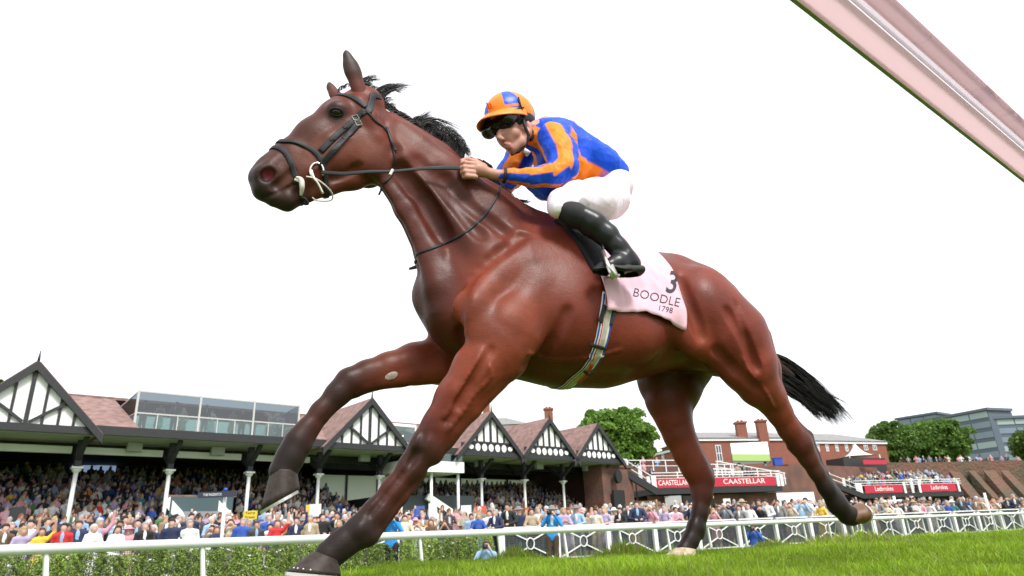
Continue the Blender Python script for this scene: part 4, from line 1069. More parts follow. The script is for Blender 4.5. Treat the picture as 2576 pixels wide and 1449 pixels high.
wT = np.maximum(wT, sm(tT - 2.75, 0.1) * sm(th_side - R(40), 0.06) * sm(R(66) - th_side, 0.06) * ~(arm | far_))
wO = np.maximum(np.maximum(wA, wF), wT)[:, None]
JKC = JKC * (1 - wO) + ORG * wO
M_silk = mat('racing_silk', attr='Col', rough=0.5, spec=0.25, bump=(700, 0.08, 0.0006))
jk = link('silk_jacket', npmesh('silk_jacket', JK.W(V), Fc, M_silk, True, JKC), jockey)
# cuff band
mb = MB(); mb.tube([hp(1266, 441, 0.162), hp(1273, 442, 0.165)], pm(1268, 441, 0.16, 20.5), 20); mb.build('cuff_band', M_blk, jk, True)
# --- white breeches
BR = JB(0.0045); BW = (0.80, 0.80, 0.84)
chain([(1512, 452, 0, 46), (1530, 478, 0, 58)], 0.03, 1.35, BW, B=BR)
for s_ in sides():
    chain([(1532, 500, 0.09 * s_, 55), (1500, 505, 0.16 * s_, 56), (1450, 502, 0.225 * s_, 46), (1412, 510, 0.262 * s_, 34), (1402, 524, 0.272 * s_, 27)], 0.03, 1.0, BW, B=BR)
BR.smooth(1); V, Fc = BR.mesh(); N_ = BR.grad(V); V = folds(V, N_, 0.0042, 8, 12, 18, 50)
M_white = mat('white_breeches', (0.90, 0.80, 0.92), 0.6, spec=0.3, bump=(600, 0.08, 0.0006))
link('breeches', npmesh('breeches', BR.W(V), Fc, M_white, True), jockey)
# --- boots
M_sock = mat('black_knee_sock', (0.012, 0.012, 0.014), 0.8); M_boot = mat('patent_boot', (0.014, 0.014, 0.017), 0.32, spec=0.30)
M_bsole = mat('boot_sole', (0.020, 0.020, 0.021), 0.7, bump=(200, 0.3, 0.002))
for s_ in sides():
    B_ = JB(0.0045); chain([(1416, 528, 0.279 * s_, 25), (1446, 540, 0.298 * s_, 29), (1474, 554, 0.312 * s_, 30)], 0.02, 1.0, BLK, B=B_)
    V, Fc = B_.mesh(); link('knee_sock', npmesh('knee_sock', B_.W(V), Fc, M_sock, True), jockey)
    B_ = JB(0.0045); chain([(1468, 550, 0.31 * s_, 32), (1494, 566, 0.322 * s_, 33), (1526, 592, 0.342 * s_, 29), (1554, 622, 0.36 * s_, 25), (1574, 646, 0.37 * s_, 26)], 0.02, 1.0, BLK, B=B_)
    chain([(1590, 662, 0.372 * s_, 24), (1555, 664, 0.374 * s_, 25), (1520, 676, 0.372 * s_, 19), (1504, 682, 0.37 * s_, 15)], 0.02, 0.9, BLK, B=B_)
    V, Fc = B_.mesh(); N_ = B_.grad(V); V = folds(V, N_, 0.0022, 20, 8, 14, 34); bt = link('riding_boot', npmesh('riding_boot', B_.W(V), Fc, M_boot, True), jockey)
    B_ = JB(0.0045); chain([(1606, 682, 0.372 * s_, 13), (1570, 684, 0.374 * s_, 15), (1530, 685, 0.374 * s_, 16), (1503, 686, 0.37 * s_, 11)], 0.01, 1.9, BLK, B=B_)
    V, Fc = B_.mesh(); link('boot_sole', npmesh('boot_sole', B_.W(V), Fc, M_bsole, True), bt)
# --- helmet with striped cap cover, goggles, chin strap
hc = hq(1277, 294, 0.005)
hf = np.array([0.90, 0.36, -0.34]); hf /= np.linalg.norm(hf); hs_ = np.cross([0, 0, 1.0], hf); hs_ /= np.linalg.norm(hs_); hu = np.cross(hf, hs_)
def hl(f, s, u): return hc + hf * f + hs_ * s + hu * u
pxm = pm(1290, 292, 0, 1)
HM = JB(0.0042)
HM.ell(hl(-0.020, 0, 0.006), (0.134, 0.106, 0.112), 0.02, '+', BLUE, hf, hu)
HM.cone(hl(-0.03, 0.12, -0.135), 0.05, hl(-0.03, -0.12, -0.135), 0.05, 0.01, op='-')
HM.cone(hl(0.02, 0.10, -0.10), 0.06, hl(0.02, -0.10, -0.10), 0.06, 0.01, op='-')
HM.cone(hl(0.09, 0.12, -0.085), 0.065, hl(0.09, -0.12, -0.085), 0.065, 0.01, op='-')
V, Fc = HM.mesh(); q = V - hc; az = np.arctan2(q @ hs_, q @ hf); el = q @ hu
colr = np.where((np.sin(az * 4 + 0.5) > 0)[:, None], ORG[None], BLUE[None]); colr[(el < 0.018) & (el > 0.004)] = ORG
colr[(el < -0.045)] = ORG
M_cap = mat('cap_silk', attr='Col', rough=0.4, spec=0.4, bump=(30, 0.4, 0.004))
hel = link('helmet', npmesh('helmet', HM.W(folds(V, HM.grad(V), 0.0018, 5, 8, 25, 60)), Fc, M_cap, True, colr), jockey)
def peak():
    V, Fc = [], []; n, m = 30, 7
    for i in range(n + 1):
        th = R(-88 + 176 * i / n)
        for j in range(m + 1):
            t = j / m; ex = 0.085 * max(math.cos(th * 0.96), 0.0) ** 0.8 * t
            rf, rs = 0.114 + ex, 0.102 + ex * 0.35
            V.append(hl(rf * math.cos(th) - 0.006, rs * math.sin(th), 0.006 - 0.010 * (1 - math.cos(th)) * 2 - 0.020 * t - 0.020 * t * t * math.cos(th) - 0.010 * t * abs(math.sin(th))))
    for i in range(n):
        for j in range(m):
            a = i * (m + 1) + j; Fc.append((a, a + 1, a + m + 2, a + m + 1))
    o = link('peak', npmesh('peak', HB.W(np.array(V)), Fc, M_org, True), hel); md = o.modifiers.new('thickness', 'SOLIDIFY'); md.thickness = 0.005; md.offset = 0
M_org = mat('orange_silk', tuple(ORG), 0.42, bump=(60, 0.2, 0.002)); peak()
mb = MB(); mb.tube([HB.W(hl(0.116, 0.012, 0.03)), HB.W(hl(0.128, 0.022, 0.045)), HB.W(hl(0.118, 0.018, 0.04)), HB.W(hl(0.130, 0.006, 0.050)), HB.W(hl(0.112, -0.004, 0.03))], 0.005, 6); mb.build('bow', M_org, hel, True)
HS = JB(0.0042); HS.ell(hl(-0.018, 0, -0.022), (0.124, 0.101, 0.096), 0.02, '+', BLK, hf, hu)
HS.cone(hl(0.10, 0.12, -0.118), 0.076, hl(0.10, -0.12, -0.118), 0.076, 0.01, op='-'); HS.cone(hl(-0.02, 0.13, -0.135), 0.072, hl(-0.02, -0.13, -0.135), 0.072, 0.01, op='-')
V, Fc = HS.mesh(); link('helmet_shell', npmesh('helmet_shell', HS.W(V), Fc, M_blk, True), hel)
GG = JB(0.0038)
for p, q in (((0.088, -0.060, -0.052), (0.100, 0.0, -0.058)), ((0.100, 0.0, -0.058), (0.088, 0.060, -0.052)), ((0.088, 0.060, -0.052), (0.055, 0.084, -0.040)), ((0.088, -0.060, -0.052), (0.055, -0.084, -0.040))):
    GG.cone(hl(*p), 0.034, hl(*q), 0.034 if abs(q[1]) < 0.08 else 0.020, 0.012, 1.0, '+', BLK)
GG.cone(hl(0.10, 0, -0.098), 0.020, hl(0.13, 0, -0.108), 0.020, 0.008, 1.0, '-')
V, Fc = GG.mesh(); M_lens = mat('goggle_lens', (0.006, 0.006, 0.007), 0.12, spec=0.35)
link('goggles', npmesh('goggles', GG.W(V), Fc, M_lens, True), jockey)
mb = MB(); mb.tube([HB.W(hl(0.075, s * 0.09, -0.022)) for s in (1,)] + [HB.W(hl(0.02, 0.104, -0.006)), HB.W(hl(-0.06, 0.092, 0.004)), HB.W(hl(-0.118, 0.02, 0.0)), HB.W(hl(-0.118, -0.02, 0.0)), HB.W(hl(-0.06, -0.092, 0.004)), HB.W(hl(0.075, -0.09, -0.022))], 0.004, 8); mb.build('goggle_strap', M_blk, hel, True)
mb = MB(); mb.tube([HB.W(hl(0.02, 0.103, 0.045)), HB.W(hl(0.025, 0.106, 0.0)), HB.W(hl(0.012, 0.098, -0.05))], 0.004, 8); mb.build('cap_tie', M_blk, hel, True)
mb = MB(); mb.tube([hp(1316, 300, 0.088), hp(1322, 322, 0.088), hp(1330, 340, 0.078), hp(1322, 362, 0.062), hp(1304, 382, 0.045), hp(1288, 388, 0.02), hp(1290, 372, -0.02), hp(1312, 345, -0.055)], 0.0075, 8); mb.build('chin_strap', M_blk, hel, True)
mb = MB(); mb.tube([hp(1334, 322, 0.072), hp(1342, 338, 0.06), hp(1334, 352, 0.062)], 0.009, 8); mb.build('ear_pad', M_blk, hel, True)
mb = MB(); mb.tube([hp(1318, 378, 0.05), hp(1330, 384, 0.05), hp(1325, 390, 0.03)], [0.012, 0.01, 0.008], 8); mb.build('white_stock', M_white, jockey, True)
mb = MB(); mb.tube([hp(1215, 405, 0.06), hp(1235, 418, 0.04), hp(1250, 452, 0.02), hp(1300, 512, 0.02)], 0.006, 8); o = mb.build('riding_whip', M_blk, None, True); tag(o, 'thin black riding whip held along the horse\'s neck by the jockey', 'whip')
# ================================================================== rails, hedge and fences
hz = lambda x: 1352 - 0.0448 * (x - 1288)             # eye level in the picture
def dir_to(x):
    d = ray(x, hz(x)); g = np.array([d[0], d[1], 0.0]); return g / np.linalg.norm(g)
Z3 = np.array([0, 0, 1.0])
M_rail = mat('white_rail_plastic', (0.80, 0.81, 0.82), 0.35, noise=(5, 0.25, (0.70, 0.71, 0.70)))
M_wpaint = mat('white_paint', (0.78, 0.79, 0.80), 0.5, noise=(6, 0.3, (0.66, 0.66, 0.65)))
M_pinkrail = mat('pink_rail_plastic', (0.55, 0.42, 0.42), 0.5, noise=(6, 0.4, (0.60, 0.47, 0.46)), bump=(40, 0.15, 0.002))
M_whiteedge = mat('rail_white_strip', (0.82, 0.78, 0.80), 0.35); M_green = mat('green_rail_edge', (0.19, 0.27, 0.10), 0.6, noise=(20, 0.5, (0.26, 0.32, 0.16)))
M_grime = mat('grime_rail_flange', (0.55, 0.35, 0.40), 0.6)
def grime(m):
    t = m.node_tree; N, L = t.nodes, t.links; b = N['Principled BSDF']; tc = N.new('ShaderNodeTexCoord')
    n1 = N.new('ShaderNodeTexNoise'); n1.inputs['Scale'].default_value = 26; n1.inputs['Detail'].default_value = 7
    n2 = N.new('ShaderNodeTexNoise'); n2.inputs['Scale'].default_value = 5
    L.new(tc.outputs['Object'], n1.inputs[0]); L.new(tc.outputs['Object'], n2.inputs[0])
    mu = N.new('ShaderNodeMath'); mu.operation = 'MULTIPLY'; L.new(n1.outputs[0], mu.inputs[0]); L.new(n2.outputs[0], mu.inputs[1])
    mr = N.new('ShaderNodeMapRange'); mr.inputs[1].default_value = 0.29; mr.inputs[2].default_value = 0.36; L.new(mu.outputs[0], mr.inputs[0])
    mx = N.new('ShaderNodeMix'); mx.data_type = 'RGBA'; mx.inputs[6].default_value = (0.55, 0.35, 0.40, 1); mx.inputs[7].default_value = (0.14, 0.07, 0.06, 1)
    L.new(mr.outputs[0], mx.inputs[0]); L.new(mx.outputs[2], b.inputs['Base Color'])
grime(M_grime)
# --- running rail on the far side of the track
GR = dir_to(3210); RA = atY(0, 1385, 5.7); RZ = RA[2]
def on_rail(x, z):
    """point of the rail's vertical plane at picture column x"""
    d = ray(x, hz(x)); A = np.array([[d[0], -GR[0]], [d[1], -GR[1]]]); k, s = np.linalg.solve(A, (RA - CAM)[:2])
    P = RA + GR * s; P[2] = z; return P
rail = empty('running_rail', (RA[0], RA[1], 0), 'long white running rail on slim posts along the far edge of the track', 'rail')
def oval_tube(mb, a, b, rw, rh, n=14):
    d = (b - a) / np.linalg.norm(b - a); x = np.cross(d, Z3); x /= np.linalg.norm(x); y = np.cross(x, d); V, Fc = [], []
    for p in (a, b):
        V += [p + x * rw * math.cos(2 * math.pi * k / n) + y * rh * math.sin(2 * math.pi * k / n) for k in range(n)]
    Fc = [(k, (k + 1) % n, n + (k + 1) % n, n + k) for k in range(n)] + [tuple(range(n)), tuple(range(2 * n - 1, n - 1, -1))]
    mb.add(V, Fc)
mb = MB(); oval_tube(mb, RA - GR * 4.0, RA + GR * 62, 0.055, 0.044); mb.build('rail_tube', M_rail, rail, True)
k0 = None
for i in range(-1, 30):
    x = 3210 - 1 / ((3.22 + 0.470 * i) * 1e-4) if (3.22 + 0.470 * i) > 0 else -999
    P = on_rail(x, 0); top = P + Z3 * RZ
    mb = MB(); mb.tube([P - Z3 * 0.05 + GR * 0.12, P + Z3 * 0.6 + GR * 0.09, top + GR * 0.02, top], [0.021, 0.021, 0.024, 0.03], 10); mb.build('post', M_rail, rail, True)
# --- near rail over the photographer's head
e1, e2 = (1970, 0), (2576, 468); zr = 1.0 + 1.02
A1, A2 = atZ(*e1, zr), atZ(*e2, zr); GN = (A2 - A1); GN[2] = 0; L1 = np.linalg.norm(GN); GN /= L1
nr = np.array([GN[1], -GN[0], 0.0]); nr = nr if nr @ (atZ(2400, 100, zr) - A1) > 0 else -nr
def across(x, y): return (atZ(x, y, zr) - A1) @ nr
w1 = (across(2120, 0) + across(2576, 382)) / 2            # inner edge of the broad underside
w2 = (across(2235, 0) + across(2576, 316)) / 2
near = empty('pink_rail', A1 + np.array([0, 0, 0]), 'pale pink plastic running rail overhead in the top right corner, seen from below', 'rail')
s0, s1 = -3.0, L1 + 2.5
def along(prof, name, m, smooth=False):
    """profile (across, up) swept along the rail"""
    a = A1 + GN * s0; P = [a + nr * p[0] + Z3 * p[1] for p in prof]
    mb = MB(); mb.prism(P, GN * (s1 - s0)); return mb.build(name, m, near, smooth)
def arc(c, r0, a0, a1, n=8): return [(c[0] + r0 * math.cos(R(a0 + (a1 - a0) * i / n)), c[1] + r0 * math.sin(R(a0 + (a1 - a0) * i / n))) for i in range(n + 1)]
print('near rail widths', w1, w2)
def sheet(prof, name, m):
    """thin plastic skin: an open profile (across, up) swept along the rail"""
    a = A1 + GN * s0; V = []; n = len(prof)
    for q in (a, a + GN * (s1 - s0)): V += [q + nr * p[0] + Z3 * p[1] for p in prof]
    Fc = [(i, i + 1, n + i + 1, n + i) for i in range(n - 1)]
    o = link(name, npmesh(name, V, Fc, m, False), near); md = o.modifiers.new('thickness', 'SOLIDIFY'); md.thickness = 0.003; md.offset = -1; return o
def translucent(m, col, f):
    N, L = m.node_tree.nodes, m.node_tree.links; b = N['Principled BSDF']; tr = N.new('ShaderNodeBsdfTranslucent'); tr.inputs[0].default_value = (*col, 1)
    mx = N.new('ShaderNodeMixShader'); mx.inputs[0].default_value = f
    L.new(b.outputs[0], mx.inputs[1]); L.new(tr.outputs[0], mx.inputs[2]); L.new(mx.outputs[0], N['Material Output'].inputs['Surface'])
translucent(M_pinkrail, (0.88, 0.74, 0.765), 0.70); translucent(M_grime, (0.82, 0.68, 0.715), 0.65); translucent(M_whiteedge, (0.80, 0.76, 0.80), 0.7)
wg = w2 - w1
sheet([(0.016, 0.012), (0.020, 0.003), (w1 * 0.27, -0.002), (w1 * 0.33, 0.002), (w1 * 0.92, 0.0), (w1, 0.007)], 'rail_body', M_pinkrail)
sheet([(0.002, 0.035), (0.003, 0.016), (0.008, 0.006), (0.015, 0.005)], 'edge_bead', M_green)
sheet([(w1 + wg * 0.02, 0.012), (w1 + wg * 0.10, 0.020), (w1 + wg * 0.42, 0.020)], 'white_strip', M_whiteedge)
sheet([(w1 + wg * 0.44, 0.012), (w1 + wg * 0.46, 0.002), (w1 + wg * 0.52, -0.003), (w2, 0.002), (w2 + 0.004, 0.012)], 'flange', M_grime)

# --- hedge of screening conifers and the mesh fence behind it
def nth(i): return f"{i}{'th' if 10 < i % 100 < 14 else {1: 'st', 2: 'nd', 3: 'rd'}.get(i % 10, 'th')}"
M_needle = mat('conifer_leaf', attr='Col', rough=0.7, spec=0.2)
def leafmesh(name, P, size, cols, parent, m=M_needle, elong=2.0, jit=0.25):
    """many small pointed leaves at points P"""
    n = len(P); r = rng
    a = r.normal(0, 1, (n, 3)); a[:, 2] += 0.4; a /= np.linalg.norm(a, axis=1, keepdims=True)
    b = np.cross(a, r.normal(0, 1, (n, 3))); b /= np.linalg.norm(b, axis=1, keepdims=True)
    sz = (np.asarray(size) * r.uniform(1 - jit, 1 + jit, n))[:, None]
    V = np.stack([P - a * sz * elong * 0.5, P + b * sz * 0.5, P + a * sz * elong * 0.5, P - b * sz * 0.5], 1).reshape(-1, 3)
    Fc = np.arange(n * 4).reshape(-1, 4)
    return link(name, npmesh(name, V, Fc, m, False, np.repeat(cols, 4, 0)), parent)
HA, HBp = atY(-60, hz(-60), 15.2), atY(1236, hz(1236), 20.3)
HA[2] = HBp[2] = 0.0
hd_ = HBp - HA; HL = np.linalg.norm(hd_); hd_ /= HL; hn_ = np.array([-hd_[1], hd_[0], 0])
M_stem = mat('hedge_stem', (0.09, 0.06, 0.035), 0.9)
k = 0; s = 0.2
while s < HL:
    h_ = random.uniform(0.92, 1.18); hue_ = random.uniform(1.4, 2.8); base = HA + hd_ * s + hn_ * random.uniform(-0.06, 0.06)
    hg = empty('hedge_conifer', base, None, None)
    nl = 5200
    t = rng.random(nl) ** 0.8; ang = rng.uniform(0, 2 * np.pi, nl); rad = (0.44 * (1 - 0.42 * t ** 2.2)) * np.sqrt(rng.uniform(0.15, 1, nl))
    P = base + np.stack([np.cos(ang) * rad, np.sin(ang) * rad, 0.05 + t * h_], 1)
    nb = np.sin(P @ np.array([17, 9, 13.0]) + k) * np.sin(P @ np.array([-8, 15, 11.0]))
    P = P[nb > -0.02]; g_ = rng.random(len(P))[:, None]
    C_ = hue_ * np.array([0.05, 0.095, 0.018]) * (1 - g_) + hue_ * np.array([0.15, 0.19, 0.045]) * g_
    br = rng.random(len(P)) < 0.06; C_[br] = (0.16, 0.12, 0.06)
    leafmesh('foliage', P, 0.024, C_, hg, elong=2.4)
    mb = MB(); mb.tube([base, base + Z3 * h_ * 0.5, base + Z3 * h_ * 0.95], [0.018, 0.012, 0.004], 6); mb.build('stem', M_stem, hg, True)
    k += 1; tag(hg, f'{nth(k)} feathery green hedge conifer from the left behind the rail', 'conifer', 'conifers of the hedge')
    s += random.uniform(0.36, 0.46)
# --- white ornamental fence with crossed braces and rings
M_wire = mat('fence_mesh_wire', (0.13, 0.14, 0.15), 0.5, metal=0.3)
FA, FB = atY(1262, hz(1262), 22.4), atY(2700, hz(2700), 40.0)
FA[2] = FB[2] = 0.2
fd_ = FB - FA; FL = np.linalg.norm(fd_); fd_ /= FL; fn_ = np.array([-fd_[1], fd_[0], 0])
fence = empty('crowd_fence', FA, 'white metal crowd fence with crossed braces, rings and dark mesh', 'fence')
PW, FHt = 2.05, 1.1
npan = int(FL / PW)
def fence_panel(A, d, w_, par, rings=True):
    pn = empty('panel', A, None, None); pn.parent = par; pn.matrix_parent_inverse = par.matrix_basis.inverted()
    B_ = A + d * w_; n = np.array([-d[1], d[0], 0])
    mb = MB(); mb.bar(A + Z3 * FHt, B_ + Z3 * FHt, 0.06, 0.05); mb.build('top_rail', M_wpaint, pn)
    mb = MB(); mb.bar(A + Z3 * 0.12, B_ + Z3 * 0.12, 0.04, 0.04); mb.build('bottom_rail', M_wpaint, pn)
    c = A + d * w_ / 2 + Z3 * 0.60 - n * 0.012
    if rings:
        rg = [c + d * 0.14 * math.cos(a) + Z3 * 0.17 * math.sin(a) for a in np.linspace(0, 2 * math.pi, 19)]
        mb = MB(); mb.tube(rg, 0.022, 6, cap=False); mb.build('ring', M_wpaint, pn, True)
        for sx in (-1, 1):
            for sz in (-1, 1):
                e = A + d * (w_ / 2 + sx * (w_ / 2 - 0.06)) + Z3 * (0.60 + sz * 0.44) - n * 0.012
                s_ = c + d * sx * 0.12 + Z3 * sz * 0.12
                mb = MB(); mb.bar(s_, e, 0.03, 0.036); mb.build('brace', M_wpaint, pn)
    mb = MB(); q = n * 0.03
    for i in range(1, int(w_ / 0.05)): mb.bar(A + d * 0.05 * i + Z3 * 0.14 + q, A + d * 0.05 * i + Z3 * 1.07 + q, 0.010)
    for i in range(19): mb.bar(A + Z3 * (0.16 + 0.05 * i) + q, B_ + Z3 * (0.16 + 0.05 * i) + q, 0.010)
    o = mb.build('wire_mesh', M_wire, pn); o['kind'] = 'stuff'
for i in range(npan + 1):
    A = FA + fd_ * PW * i
    mb = MB(); mb.box(A - fd_ * 0.08 - fn_ * 0.06, fd_ * 0.16, fn_ * 0.12, Z3 * (FHt - 0.06)); mb.build('post', M_wpaint, fence)
    if i < npan: fence_panel(A + fd_ * 0.09, fd_, PW - 0.18, fence)
# the fence turns behind the hedge
HF0 = FA - fd_ * 0.9; hfA = HA + hn_ * 0.9 - hd_ * 0.5 + Z3 * 0.1
hfence = empty('hedge_fence', hfA, 'white mesh fence standing behind the conifer hedge', 'fence')
hfd = (HF0 - hfA) * np.array([1, 1, 0]); hfL = np.linalg.norm(hfd); hfd /= hfL; hfn = np.array([-hfd[1], hfd[0], 0]); pw = hfL / 5
for i in range(6):
    A = hfA + hfd * pw * i
    mb = MB(); mb.box(A - hfd * 0.06 - hfn * 0.05, hfd * 0.12, hfn * 0.10, Z3 * (FHt - 0.08)); mb.build('post', M_wpaint, hfence)
    if i < 5: fence_panel(A + hfd * 0.07, hfd, pw - 0.14, hfence)
# ================================================================== timbered grandstand
GG_ = dir_to(3300); GNn = np.array([-GG_[1], GG_[0], 0.0]); GP0 = atY(152, hz(152), 33.1); GP0[2] = 0
def G(s, t, z): return GP0 + GG_ * s + GNn * t + Z3 * z
def onG(x, y, t):
    """measured point -> (s, z) on the plane t behind the front columns"""
    d = ray(x, y); A = np.array([[d[0], -GG_[0]], [d[1], -GG_[1]]]); k, s = np.linalg.solve(A, (GP0 + GNn * t - CAM)[:2]); return s, 1 + k * d[2]
def gbox(mb, s0, s1, t0, t1, z0, z1, m=0): return mb.box(G(s0, t0, z0), GG_ * (s1 - s0), GNn * (t1 - t0), Z3 * (z1 - z0), m)
def glass(name, tint, refl=0.12, rough=0.02):
    m = bpy.data.materials.new(name); m.use_nodes = True; N, L = m.node_tree.nodes, m.node_tree.links; N.remove(N['Principled BSDF'])
    t = N.new('ShaderNodeBsdfTransparent'); t.inputs[0].default_value = (*tint, 1); g = N.new('ShaderNodeBsdfGlossy'); g.inputs[1].default_value = rough
    x = N.new('ShaderNodeMixShader'); x.inputs[0].default_value = refl; L.new(t.outputs[0], x.inputs[1]); L.new(g.outputs[0], x.inputs[2]); L.new(x.outputs[0], N['Material Output'].inputs[0]); return m
def tiles(name, c1, c2, scale=5.0):
    m = mat(name, c1, 0.85, noise=(2.6, 0.95, c2)); N, L = m.node_tree.nodes, m.node_tree.links
    tc = N.new('ShaderNodeTexCoord'); wv = N.new('ShaderNodeTexWave'); wv.bands_direction = 'Z'; wv.inputs['Scale'].default_value = scale; wv.inputs['Distortion'].default_value = 1.0
    L.new(tc.outputs['Object'], wv.inputs[0]); b = N.new('ShaderNodeBump'); b.inputs['Strength'].default_value = 0.6; b.inputs['Distance'].default_value = 0.03
    L.new(wv.outputs[0], b.inputs['Height']); L.new(b.outputs[0], N['Principled BSDF'].inputs['Normal']); return m
M_tile = tiles('clay_tiles', (0.29, 0.175, 0.155), (0.155, 0.095, 0.085))
M_slate = tiles('slates', (0.20, 0.20, 0.21), (0.28, 0.27, 0.26))
M_blackt = mat('black_timber', (0.020, 0.020, 0.024), 0.55, noise=(8, 0.4, (0.035, 0.035, 0.04)))
M_plaster = mat('white_plaster', (0.88, 0.88, 0.89), 0.7, noise=(2, 0.3, (0.80, 0.80, 0.80)))
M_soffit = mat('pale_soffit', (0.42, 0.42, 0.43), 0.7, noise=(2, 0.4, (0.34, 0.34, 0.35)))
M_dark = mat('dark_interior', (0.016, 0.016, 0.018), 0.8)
M_step = mat('terrace_concrete', (0.16, 0.155, 0.15), 0.9, noise=(3, 0.5, (0.11, 0.11, 0.11)))
M_teal = mat('teal_panel', (0.06, 0.10, 0.115), 0.6); M_grey = mat('grey_sheet', (0.20, 0.20, 0.20), 0.6)
M_alu = mat('aluminium', (0.55, 0.55, 0.53), 0.4, metal=0.4)
M_gl1 = glass('smoked_glass', (0.40, 0.46, 0.50), 0.12); M_gl2 = glass('pale_glass', (0.50, 0.70, 0.68), 0.14)
M_frost = mat('frosted_pane', (0.62, 0.63, 0.60), 0.6); translucent(M_frost, (0.88, 0.90, 0.86), 0.75)
stand = empty('grandstand', G(15, 0, 0), 'black and white timbered grandstand with red tiled gables and covered terraces', 'grandstand')
# roofs
def quad(name, P, m, par=stand, th=0.12):
    mb = MB(); n = np.cross(np.asarray(P[1]) - P[0], np.asarray(P[2]) - P[0]); n /= np.linalg.norm(n); n = n if n[2] > 0 else -n
    mb.prism(P, n * th); return mb.build(name, m, par)
for a, b in ((-14, 2.2), (11.1, 18.0), (20.9, 39.3)):
    quad('roof_slope', [G(a, -1.5, 6.75), G(b, -1.5, 6.75), G(b, 6, 9.6), G(a, 6, 9.6)], M_tile)
quad('roof_slope', [G(-14, 6.1, 9.6), G(39.3, 6.1, 9.6), G(39.3, 13, 6.9), G(-14, 13, 6.9)], M_tile)
mb = MB(); gbox(mb, -14, 39.3, 5.8, 6.3, 9.62, 9.78); mb.build('ridge_tiles', M_tile, stand)
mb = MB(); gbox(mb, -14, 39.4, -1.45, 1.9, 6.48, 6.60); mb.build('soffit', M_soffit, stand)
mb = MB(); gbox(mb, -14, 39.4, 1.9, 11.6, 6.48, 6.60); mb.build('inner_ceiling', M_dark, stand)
for a, b in ((-14, -5.4), (0.2, 12.2), (17.8, 21.9)):
    mb = MB(); gbox(mb, a, b, -1.62, -1.47, 6.50, 6.92); mb.build('fascia_board', M_blackt, stand)
mb = MB(); gbox(mb, -14, 39.4, 1.9, 2.15, 6.05, 6.47); mb.build('main_beam', M_blackt, stand)
for i in range(-2, 3): mb = MB(); gbox(mb, i * 4.2 + 0.2, i * 4.2 + 4.0, 0.9, 1.1, 5.86, 6.20); mb.build('white_beam', M_plaster, stand)
for s in (2.1, 6.3, 10.2, 15.5, 25, 31, 36.5):
    mb = MB(); gbox(mb, s, s + 0.7, 0.2, 0.5, 6.0, 6.46); mb.build('light_box', M_soffit, stand)
# columns
for i in range(-3, 10):
    s = 4.2 * i
    if s in (21.0,): continue
    c = empty('column', G(s, 0, 0), None, None); c.parent = stand; c.matrix_parent_inverse = stand.matrix_basis.inverted()
    mb = MB(); mb.tube([G(s, 0, 1.2), G(s, 0, 4.86)], 0.10, 12); mb.build('shaft', M_wpaint, c, True)
    mb = MB(); mb.tube([G(s, 0, 4.84), G(s, 0, 4.95), G(s, 0, 5.02)], [0.11, 0.20, 0.22], 12); gbox(mb, s - 0.24, s + 0.24, -0.24, 0.24, 5.03, 5.12); mb.build('capital', M_wpaint, c)
    mb = MB(); gbox(mb, s - 0.14, s + 0.14, -0.14, 0.14, 5.13, 6.47); mb.build('upper_post', M_blackt, c)
    for sg in (-1, 1):
        mb = MB(); mb.bar(G(s, -0.1, 5.5), G(s, -1.35, 6.42), 0.2, 0.22) if sg < 0 else mb.bar(G(s, 0.1, 5.4), G(s, 1.8, 6.3), 0.2, 0.22); mb.build('bracket', M_blackt, c)
# terraces
def zt(t): return 1.35 + 0.32 * max(t, 0)
for a, b, n in ((-14, 16.8, 14), (24.2, 39.0, 12)):
    for r_ in range(n):
        mb = MB(); gbox(mb, a, b, 0.8 * r_, 0.8 * r_ + 0.8, 0, zt(0.8 * r_)); mb.build('terrace_step', M_step, stand)
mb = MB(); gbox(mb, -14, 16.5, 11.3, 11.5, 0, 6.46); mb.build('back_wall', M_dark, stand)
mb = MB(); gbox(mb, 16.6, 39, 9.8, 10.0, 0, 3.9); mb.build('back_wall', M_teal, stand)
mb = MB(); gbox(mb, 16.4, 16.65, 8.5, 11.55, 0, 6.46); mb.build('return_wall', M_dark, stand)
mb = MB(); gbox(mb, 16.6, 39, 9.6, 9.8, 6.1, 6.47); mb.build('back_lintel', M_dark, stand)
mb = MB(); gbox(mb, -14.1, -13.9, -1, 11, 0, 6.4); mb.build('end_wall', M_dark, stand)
mb = MB(); gbox(mb, 39.05, 39.35, 0.6, 11.5, 0, 6.46); mb.build('end_wall', mat('sandstone_end', (0.12, 0.06, 0.05), 0.9, noise=(1, 0.7, (0.07, 0.045, 0.04))), stand)
M_tv = mat('screen_glow', (0.05, 0.06, 0.09), 0.3, emit=((0.20, 0.28, 0.42), 0.35))
for x in (200, 233, 266):
    s, z = onG(x, 1184, 11.2); mb = MB(); gbox(mb, s - 0.55, s + 0.55, 11.15, 11.25, z - 0.32, z + 0.32); mb.build('television', M_tv, stand)
for s in np.arange(16.9, 38.8, 2.75):
    mb = MB(); gbox(mb, s + 0.08, s + 2.65, 9.85, 9.90, 3.95, 6.15); mb.build('window_pane', M_frost, stand)
    mb = MB(); gbox(mb, s - 0.06, s + 0.06, 9.7, 9.95, 3.9, 6.46); mb.build('window_post', M_blackt, stand)
